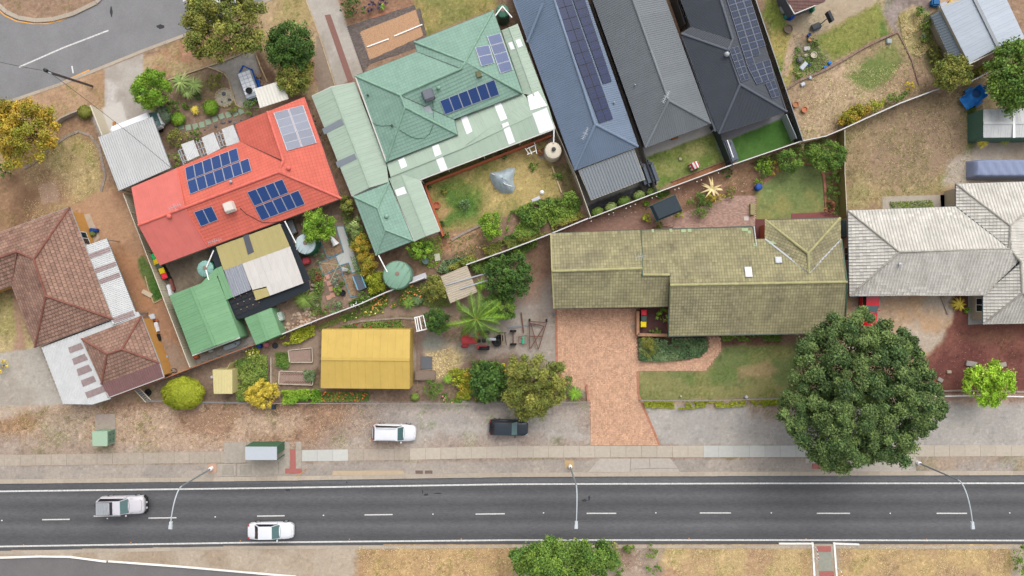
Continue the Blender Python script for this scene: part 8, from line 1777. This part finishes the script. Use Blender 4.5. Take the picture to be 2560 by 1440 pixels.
# netting over a young tree
nt_ = []; rg = np.random.default_rng(4); NP = [(1224, 432), (1250, 428), (1272, 420), (1288, 421), (1283, 452), (1288, 470), (1282, 482), (1256, 484), (1236, 470), (1226, 448)]; c = G(1256, 452); b = MB(); rings = []
for f, z in ((1, .06), (.8, .55), (.55, 1.0), (.3, 1.35), (.05, 1.5)): rings.append([c.lerp(G(x, y), f) + Vector((0, 0, z + rg.uniform(-.14, .14) * (f < 1) * (f > .1))) for x, y in interp(NP + [NP[0]], 2)[:-1]])
n = len(rings[0]); b.mesh([p for g in rings for p in g], [(i * n + k, i * n + (k + 1) % n, (i + 1) * n + (k + 1) % n, (i + 1) * n + k) for i in range(4) for k in range(n)]); o = b.build('bird_netting', mat('netting', (190, 206, 214), .7, var=.22, scale=3, alpha=.8, k=.7), smooth=True); tag(o, 'pale bird netting draped over a shrub in the middle of the lawn', 'netting')
bush(1258, 452, 18, 1.1, 'olive', 'shrub under the pale bird netting', n=900)
fold = lambda *p: (lambda b: b.tube([G(x, y, z) for x, y, z in p], .05, 6)); obj1('netting_fold', 'white gathered fold along the bird netting', 'fold', fold((1230, 434, .7), (1248, 442, 1.3), (1262, 460, 1.35), (1280, 466, .8)), WT)
cf = thing('clothes_airer', 'white folding clothes airer by the cream tank', 'clothes airer', G(1328, 374))
for p, q in (((1316, 373), (1340, 362)), ((1318, 386), (1342, 376)), ((1322, 368), (1330, 386)), ((1336, 356), (1342, 384)), ((1313, 371), (1322, 384))): b = MB(); b.bar(G(*p, .9 + .01 * (p[0] % 5)), G(*q, .9 + .01 * (p[0] % 5)), .08); b.build('bar', WT, cf)
boxat('sign_board', 'small white printed board lying at the lawn edge', 'board', 1340, 498, (.95, .4, .1), cd((226, 222, 232)), 25); obj1('bag', 'white crumpled bag at the lawn edge', 'bag', lambda b: b.lathe(G(1355, 481), [(.2, 0), (.26, .12), (.12, .28), (.03, .3)], 9), WT); obj1('brick_ring', 'terracotta planter on the left side of the back lawn', 'planter', lambda b: b.lathe(G(1092, 513), [(.45, 0), (.45, .25), (.32, .25), (.3, .1)], 6), M_('terracotta'))
# cubby house, barrel, planter boxes on the back paving
ch = thing('play_tent', 'red and white striped play tent on the small back lawn', 'play tent', G(1737, 410)); RW = [M_('red_paint'), WT]; A, B, C_, D = G(1724, 410, .75), G(1732, 425, .75), G(1750, 417, .75), G(1744, 402, .75); rf, rb = G(1728, 395, 1.1), G(1745, 397, .9); ap = [G(1731, 399, 1.15), G(1741, 421, 1.15)]; 
for i in range(5):
    f0, f1 = i / 5, (i + 1) / 5; b = MB(); r0, r1 = ap[0], ap[0] + Vector((.25, -.15, 0)); b.face([A.lerp(D, f0), A.lerp(D, f1), B.lerp(C_, f1) , B.lerp(C_, f0)]); q = b.v; mid = .35; b.v = [tuple(Vector(v) + Vector((0, 0, .35 * math.sin(math.pi * (f0 if k in (0, 3) else f1))))) for k, v in enumerate(q)]; b.build('roof_stripe', RW[i % 2], ch)
for p, q in ((A, B), (B, C_), (C_, D), (D, A)):
    for i in range(4): b = MB(); u, v_ = p.lerp(q, i / 4), p.lerp(q, (i + 1) / 4); b.bar((u.x, u.y, .38), (v_.x, v_.y, .38), .03, .75); b.build('wall_stripe', RW[i % 2], ch)
obj1('barrel', 'blue plastic barrel with grey lid at the lawn edge', 'barrel', lambda b: b.lathe(G(1892, 470), [(.34, 0), (.38, .3), (.36, .75), (.3, .8)], 18), cd((34, 84, 170)), smooth=True); boxat('crate', 'pale crate planter at the edge of the pink paving, upper', 'planter', 1882, 516, (.5, .6, .4), cd((170, 160, 110))); boxat('crate', 'pale crate planter at the edge of the pink paving, lower', 'planter', 1882, 530, (.5, .6, .4), cd((170, 160, 110))); boxat('paver_slab', 'white square slab on the pink paving', 'slab', 1866, 546, (.5, .45, .05), cd((228, 216, 210)))
for i, (x, y) in enumerate([(1478, 553), (1522, 536), (1533, 532), (1565, 521), (1576, 516), (1588, 511), (1630, 495), (1641, 491), (1687, 474), (1697, 471), (1742, 454), (1753, 450), (1796, 433)]): obj1('fence_light', ['first', 'second', 'third', 'fourth', 'fifth', 'sixth', 'seventh', 'eighth', 'ninth', 'tenth', 'eleventh', 'twelfth', 'last'][i] + ' small white light from the left along the back fence', 'light', lambda b: b.lathe(G(x, y, 1.2), [(.05, 0), (.07, .05), (.05, .1)], 8), WT, 'lights along the back fence')
# pots and clutter at the top right yard
for x, y, r, c_, s in ((2031, 140, .36, (216, 206, 180), 'large cream pot with a small plant among the clutter'), (2022, 101, .22, (222, 170, 120), 'orange pot beside the blue pots'), (1986, 263, .34, (196, 130, 86), 'terracotta ring pot beside the dark fence'), (2008, 276, .34, (214, 128, 86), 'terracotta pot with grey soil below the ring pot'), (1968, 75, .5, (130, 112, 96), 'round stump on the grass'), (2020, 90, .2, (44, 74, 150), 'dark blue pot among the clutter')):
    obj1('plant_pot', s, 'pot', lambda b: b.lathe(G(x, y), [(r * .75, 0), (r, .4), (r * .82, .4), (r * .8, .3)], 18), cd(c_))
for x, y, sz, c_, a, nm, s in ((2018, 121, (.7, .45, .2), (206, 204, 196), 5, 'block', 'pale concrete block among the pots'), (2016, 138, (.45, .35, .15), (214, 206, 180), 20, 'block', 'small pale stone block among the pots'), (2001, 148, (.6, .6, .5), (112, 110, 112), 20, 'crate', 'dark grey crate left of the cream pot'), (2010, 164, (1.0, .5, .3), (206, 214, 222), 50, 'folded_sheet', 'silver folded sheet among the clutter'), (2024, 160, (.5, .3, .2), (36, 64, 120), 40, 'crate', 'navy crate among the clutter'), (1990, 182, (.4, .5, .1), (228, 204, 150), 20, 'board', 'tan board left of the clutter'), (2000, 186, (.5, .4, .1), (232, 210, 156), -20, 'board', 'tan board under the silver sheet'), (2076, 156, (.4, .35, .4), (20, 132, 230), 20, 'bucket', 'bright blue bucket by the log edging'), (2063, 167, (.4, .25, .3), (24, 128, 220), 20, 'bucket', 'blue tub below the bright blue bucket'), (2008, 210, (.5, .4, .3), (220, 224, 230), 30, 'box', 'white box below the log edging'), (2026, 193, (.35, .35, .3), (200, 214, 226), 30, 'box', 'pale blue box at the log edging'), (1981, 38, (.6, .6, .9), (30, 96, 210), 20, 'drum', 'blue drum at the corner of the dark red roof'), (1967, 40, (.4, .4, .5), (60, 170, 160), 20, 'tub', 'teal tub beside the blue drum'), (1963, 20, (.9, .9, .5), (186, 190, 186), 30, 'tarpaulin', 'grey tarpaulin bundle left of the dark red roof'), (2034, 22, (.4, .4, .7), (20, 140, 100), 20, 'tub', 'green tub under the dark red roof edge'), (2312, 91, (.6, .3, .2), (24, 140, 224), -50, 'tub', 'bright blue tub in the long dry grass'), (2224, 102, (.55, .55, .3), (176, 188, 186), 0, 'tub', 'pale round tub beside the log edging'), (2342, 4, (.9, .8, .7), (20, 106, 170), 0, 'tub', 'blue tank at the top right corner'), (2362, 16, (1.0, 1.0, .6), (200, 208, 220), 25, 'box', 'pale grey box beside the garage'), (2382, 4, (.6, .5, .6), (246, 196, 70), 10, 'bin', 'yellow box beside the garage'), (2050, 88, (1.0, .55, .1), (48, 54, 60), -60, 'basketball_board', 'unused')):
    if nm != 'basketball_board': boxat(nm, s, nm.replace('_', ' '), x, y, sz, cd(c_), a, bev=min(sz) * .2)
hp = thing('basketball_stand', 'portable dark basketball stand with backboard on the concrete yard', 'basketball stand', G(2040, 68)); bevbox('base', G(2040, 67, .25), (1.2, .75, .35), cd((66, 72, 78)), hp, .14, 22, 3); b = MB(); b.tube([G(2050, 62) + Vector((0, 0, .3)), G(2066, 48, 2.2)], .05, 8); b.build('post', M_('dark_metal'), hp); b = MB(); b.box(G(2074, 42, 2.5), (.3, 1.15, .7), 25); b.build('backboard', cd((50, 54, 60)), hp)
c = G(2080, 39, 2.4); b = MB(); b.tube([c + Vector((.22 * math.cos(a * .63), .22 * math.sin(a * .63), 0)) for a in range(11)], .015, 5); b.build('hoop', M_('rust'), hp)
# clutter by the brown house, under the green garage and along the fences
for x, y, sz, c_, a, nm, s in ((232, 575, (.9, .4, .5), (24, 74, 150), -5, 'kayak_bag', 'blue bag against the orange wall of the brown house'), (229, 583, (.5, .6, .5), (120, 134, 74), 15, 'crate', 'green crate on the path beside the brown house'), (367, 734, (1.2, .5, .15), (226, 206, 176), -28, 'plank', 'pale plank on the earth beside the green strip'), (379, 792, (.6, .6, .3), (222, 226, 230), 20, 'box', 'pale foil box beside the orange wall'), (390, 815, (.4, 1.3, .3), (238, 240, 244), 15, 'board', 'white board leaning by the orange wall'), (384, 822, (.35, .4, .3), (170, 50, 70), 20, 'bag', 'dark red bag by the orange wall'), (392, 845, (.5, .9, .5), (40, 38, 40), 10, 'bag', 'black bag by the orange wall'), (388, 803, (.5, .3, .3), (190, 110, 74), 20, 'box', 'rust coloured box by the orange wall'), (413, 892, (.5, .25, .2), (180, 206, 224), 0, 'tray', 'pale blue tray at the corner of the brown garage'),
        (422, 726, (.35, 1.3, .8), (240, 240, 244), 14, 'appliance', 'white upright freezer behind the red lidded bin'), (428, 712, (.3, 1.4, .5), (140, 84, 74), 16, 'bench', 'narrow red-brown bench beside the row of bins'), (575, 866, (1.6, .5, .5), (200, 206, 212), 20, 'bench', 'silver bench under the green garage eave'), (592, 858, (.6, .4, .5), (190, 200, 208), 20, 'sink', 'steel sink at the end of the silver bench'), (525, 876, (.5, .4, .5), (228, 226, 222), 20, 'chair', 'white plastic chair under the green garage eave'), (489, 893, (.6, .4, .4), (200, 100, 60), 10, 'tub', 'orange tub at the bottom of the cream fence'), (646, 866, (.5, .5, .7), (30, 66, 150), 0, 'drum', 'blue drum by the small green shed fence'), (664, 862, (.6, .45, .5), (206, 120, 126), 0, 'box', 'pink box right of the blue drum'), (529, 943, (.3, .3, .3), (230, 230, 240), 30, 'bucket', 'white bucket left of the straw shed'), (602, 928, (.2, .2, .2), (0, 0, 0), 0, '', ''),
        (1066, 907, (1.25, 1.4, .12), (112, 116, 122), 0, 'sheet_stack', 'stack of grey sheets right of the yellow shed'), (1063, 939, (2.3, 1.1, .5), (150, 130, 116), 0, 'work_bench', 'weathered work bench right of the yellow shed'), (1386, 786, (.35, .3, .15), (130, 140, 150), 0, 'meter_box', 'small grey pit lid at the driveway corner'), (1582, 815, (.4, .35, .1), (170, 160, 150), 0, 'pit_lid', 'grey pit lid beside the brick wall'), (285, 309, (.35, .45, .1), (196, 136, 78), 0, 'door_mat', 'brown mat on the pale driveway slab'), (1701, 397, (.3, .3, .2), (200, 180, 160), 0, 'toy', 'pale toy on the small back lawn'), (1687, 345, (.8, .25, .3), (176, 116, 66), 18, 'bench', 'timber bench at the back of the mid grey house'), (2113, 572, (.4, 1.9, 1.4), (84, 112, 116), 0, 'garden_locker', 'narrow teal locker between the two tiled houses'), (2418, 955, (.8, .6, .15), (186, 174, 160), 20, 'boulder', 'flat boulder at the left of the lime tree'), (2352, 950, (.6, .45, .2), (176, 168, 156), -30, 'boulder', 'boulder between the huge tree and the lime tree'), (2374, 930, (.5, .35, .2), (190, 176, 150), 0, 'boulder', 'tan boulder above the boulder by the lime tree'), (2508, 912, (.8, .5, .2), (180, 170, 156), 10, 'boulder', 'grey boulder above the lime tree'), (2430, 910, (1.2, .6, .25), (170, 166, 156), -10, 'boulder', 'long boulder touching the lime tree crown'), (1824, 545 - 56, (.1, .1, .1), (0, 0, 0), 0, '', ''), (1703, 991, (.18, .18, .4), (226, 220, 200), 0, 'garden_light', 'round white light on the front lawn edge'), (1867, 993, (.3, .3, .5), (216, 216, 226), 0, 'letterbox', 'white letterbox at the front fence of the lawn')):
    if nm: boxat(nm, s, nm.replace('_', ' '), x, y, sz, cd(c_), a, bev=min(sz) * .18)
obj1('tyre', 'black tyre beside the gate at the brown garage', 'tyre', lambda b: b.lathe(G(371, 981), [(.2, 0), (.36, .02), (.4, .1), (.36, .2), (.2, .2), (.18, .05)], 18), M_('black_rubber')); obj1('bicycle_wheel', 'spoked wheel at the fence right of the pink box', 'wheel', lambda b: b.lathe(G(688, 864), [(.3, 0), (.34, .03), (.3, .06), (.27, .03)], 18), M_('dark_metal'))  # loose tyre, then a single bicycle wheel
wb = thing('bicycle', 'bicycle lying near the fence at the brown garage', 'bicycle', G(428, 932))
for x, y in ((420, 930), (437, 926)): b = MB(); b.tube([G(x, y) + Vector((.32 * math.cos(a * .45), .32 * math.sin(a * .45) * .8, .15 + .1 * math.sin(a * .45))) for a in range(15)], .03, 5); b.build('wheel', M_('black_rubber'), wb)
b = MB(); b.tube([G(420, 930, .2), G(428, 922, .4), G(437, 926, .2), G(429, 930, .2), G(420, 930, .2)], .03, 6); b.build('frame', M_('galv'), wb)
kb = thing('side_gate', 'grey slatted gate at the left end of the front fence', 'gate', G(355, 995))
for i in range(7): b = MB(); p, q = G(337 + i * 4.5, 978 + i * 4.3 - 4, .9), G(349 + i * 4.2, 973 + i * 4.3 - 4, .9); b.bar(p, q, .1, .04); b.build('slat', M_('grey_metal'), kb)
for p, q in (((336, 975), (365, 1006)), ((348, 970), (377, 1000))): b = MB(); b.bar(G(*p, .95), G(*q, .95), .06); b.build('rail', M_('cream_paint'), kb)
# rocks: the ring of the stone circle, scattered stones
sr = root_struct('stone_circle', [(562, 244)]); b = MB(); c = G(562, 244); b.lathe(c, [(.98, -.02), (.98, .05), (.1, .07)], 26); b.build('pebble_bed', mat('pebbles', (206, 196, 176), .95, var=.35, scale=9, fine=.2), sr)
for i in range(20): a = 2 * math.pi * i / 20; b = MB(); b.box(c + Vector((1.02 * math.cos(a), 1.02 * math.sin(a), .06)), (.26, .14, .14), math.degrees(a) + 90, taper=.85); b.build('edging_stone', CRE, sr)
rr_ = random.Random(9)
def rocks(label, pts, r, cols, name='rocks', n=6):
    b = MB(); 
    for x, y in pts:
        c = G(x, y); s = r * rr_.uniform(.5, 1.3); pr = [(s * .8, -.02), (s, s * .25), (s * .75, s * .55), (s * .2, s * .7)]; b.lathe(c, pr, n, sx=rr_.uniform(.7, 1.3), sy=rr_.uniform(.6, 1.1), a0=rr_.uniform(0, 3)); k = len(b.t); 
        t = rr_.uniform(.75, 1.25)
        for i in range(1, len(pr) * n - n + 3): b.t[-i] = t
    o = b.build(name, mat('rock_%d' % cols[0], cols, .9, var=.2, tint=True, scale=5)); tag(o, label, 'rocks', None, 'stuff')
def scat(poly, n):
    o = []; xs = [p[0] for p in poly]; ys = [p[1] for p in poly]
    while len(o) < n:
        x, y = rr_.uniform(min(xs), max(xs)), rr_.uniform(min(ys), max(ys))
        if inpoly(x, y, poly): o.append((x, y))
    return o
rocks('pale rocks heaped between the small green shed and the white fence', scat([(712, 818), (735, 785), (770, 775), (800, 790), (790, 805), (725, 832)], 70), .2, (206, 180, 156)); rocks('stones around the grass tree and stepping stones', scat([(775, 700), (800, 730), (800, 770), (780, 790), (755, 790), (770, 740)], 26), .2, (210, 186, 170)); rocks('dark garden rocks along the stepping stones', [(602, 300), (590, 308), (575, 303), (558, 306), (540, 315), (520, 318), (512, 325), (630, 290)], .2, (130, 126, 132))
rocks('boulders inside the stone circle', [(555, 255), (574, 250), (560, 235)], .25, (110, 108, 114)); rocks('stones scattered on the verge', scat([(60, 1030), (900, 1020), (900, 1110), (60, 1120)], 130), .06, (206, 186, 160)); rocks('bark and leaf litter on the vegetable soil', scat([(1120, 600), (1210, 575), (1225, 610), (1140, 650)], 120), .07, (214, 168, 120)); rocks('litter on the soil of the back garden', scat([(1480, 555), (1700, 480), (1880, 440), (1860, 480), (1700, 500), (1500, 560)], 120), .06, (206, 166, 130))
rocks('stones under the fence by the green garage', scat([(484, 912), (700, 830), (706, 838), (486, 918)], 40), .1, (190, 170, 160)); rocks('red scoria pieces', scat([(2390, 830), (2550, 810), (2550, 970), (2310, 975), (2320, 900)], 160), .06, (170, 120, 100)); rocks('row of pots and stones beside the pale green carport', [(784, 290), (787, 302), (790, 312), (794, 322), (798, 332), (802, 336), (812, 350), (820, 385), (826, 400)], .16, (120, 110, 104)); rocks('leaf litter in the median mulch', scat([(1545, 1368), (1650, 1368), (1640, 1440), (1545, 1440)], 120), .05, (222, 196, 176))
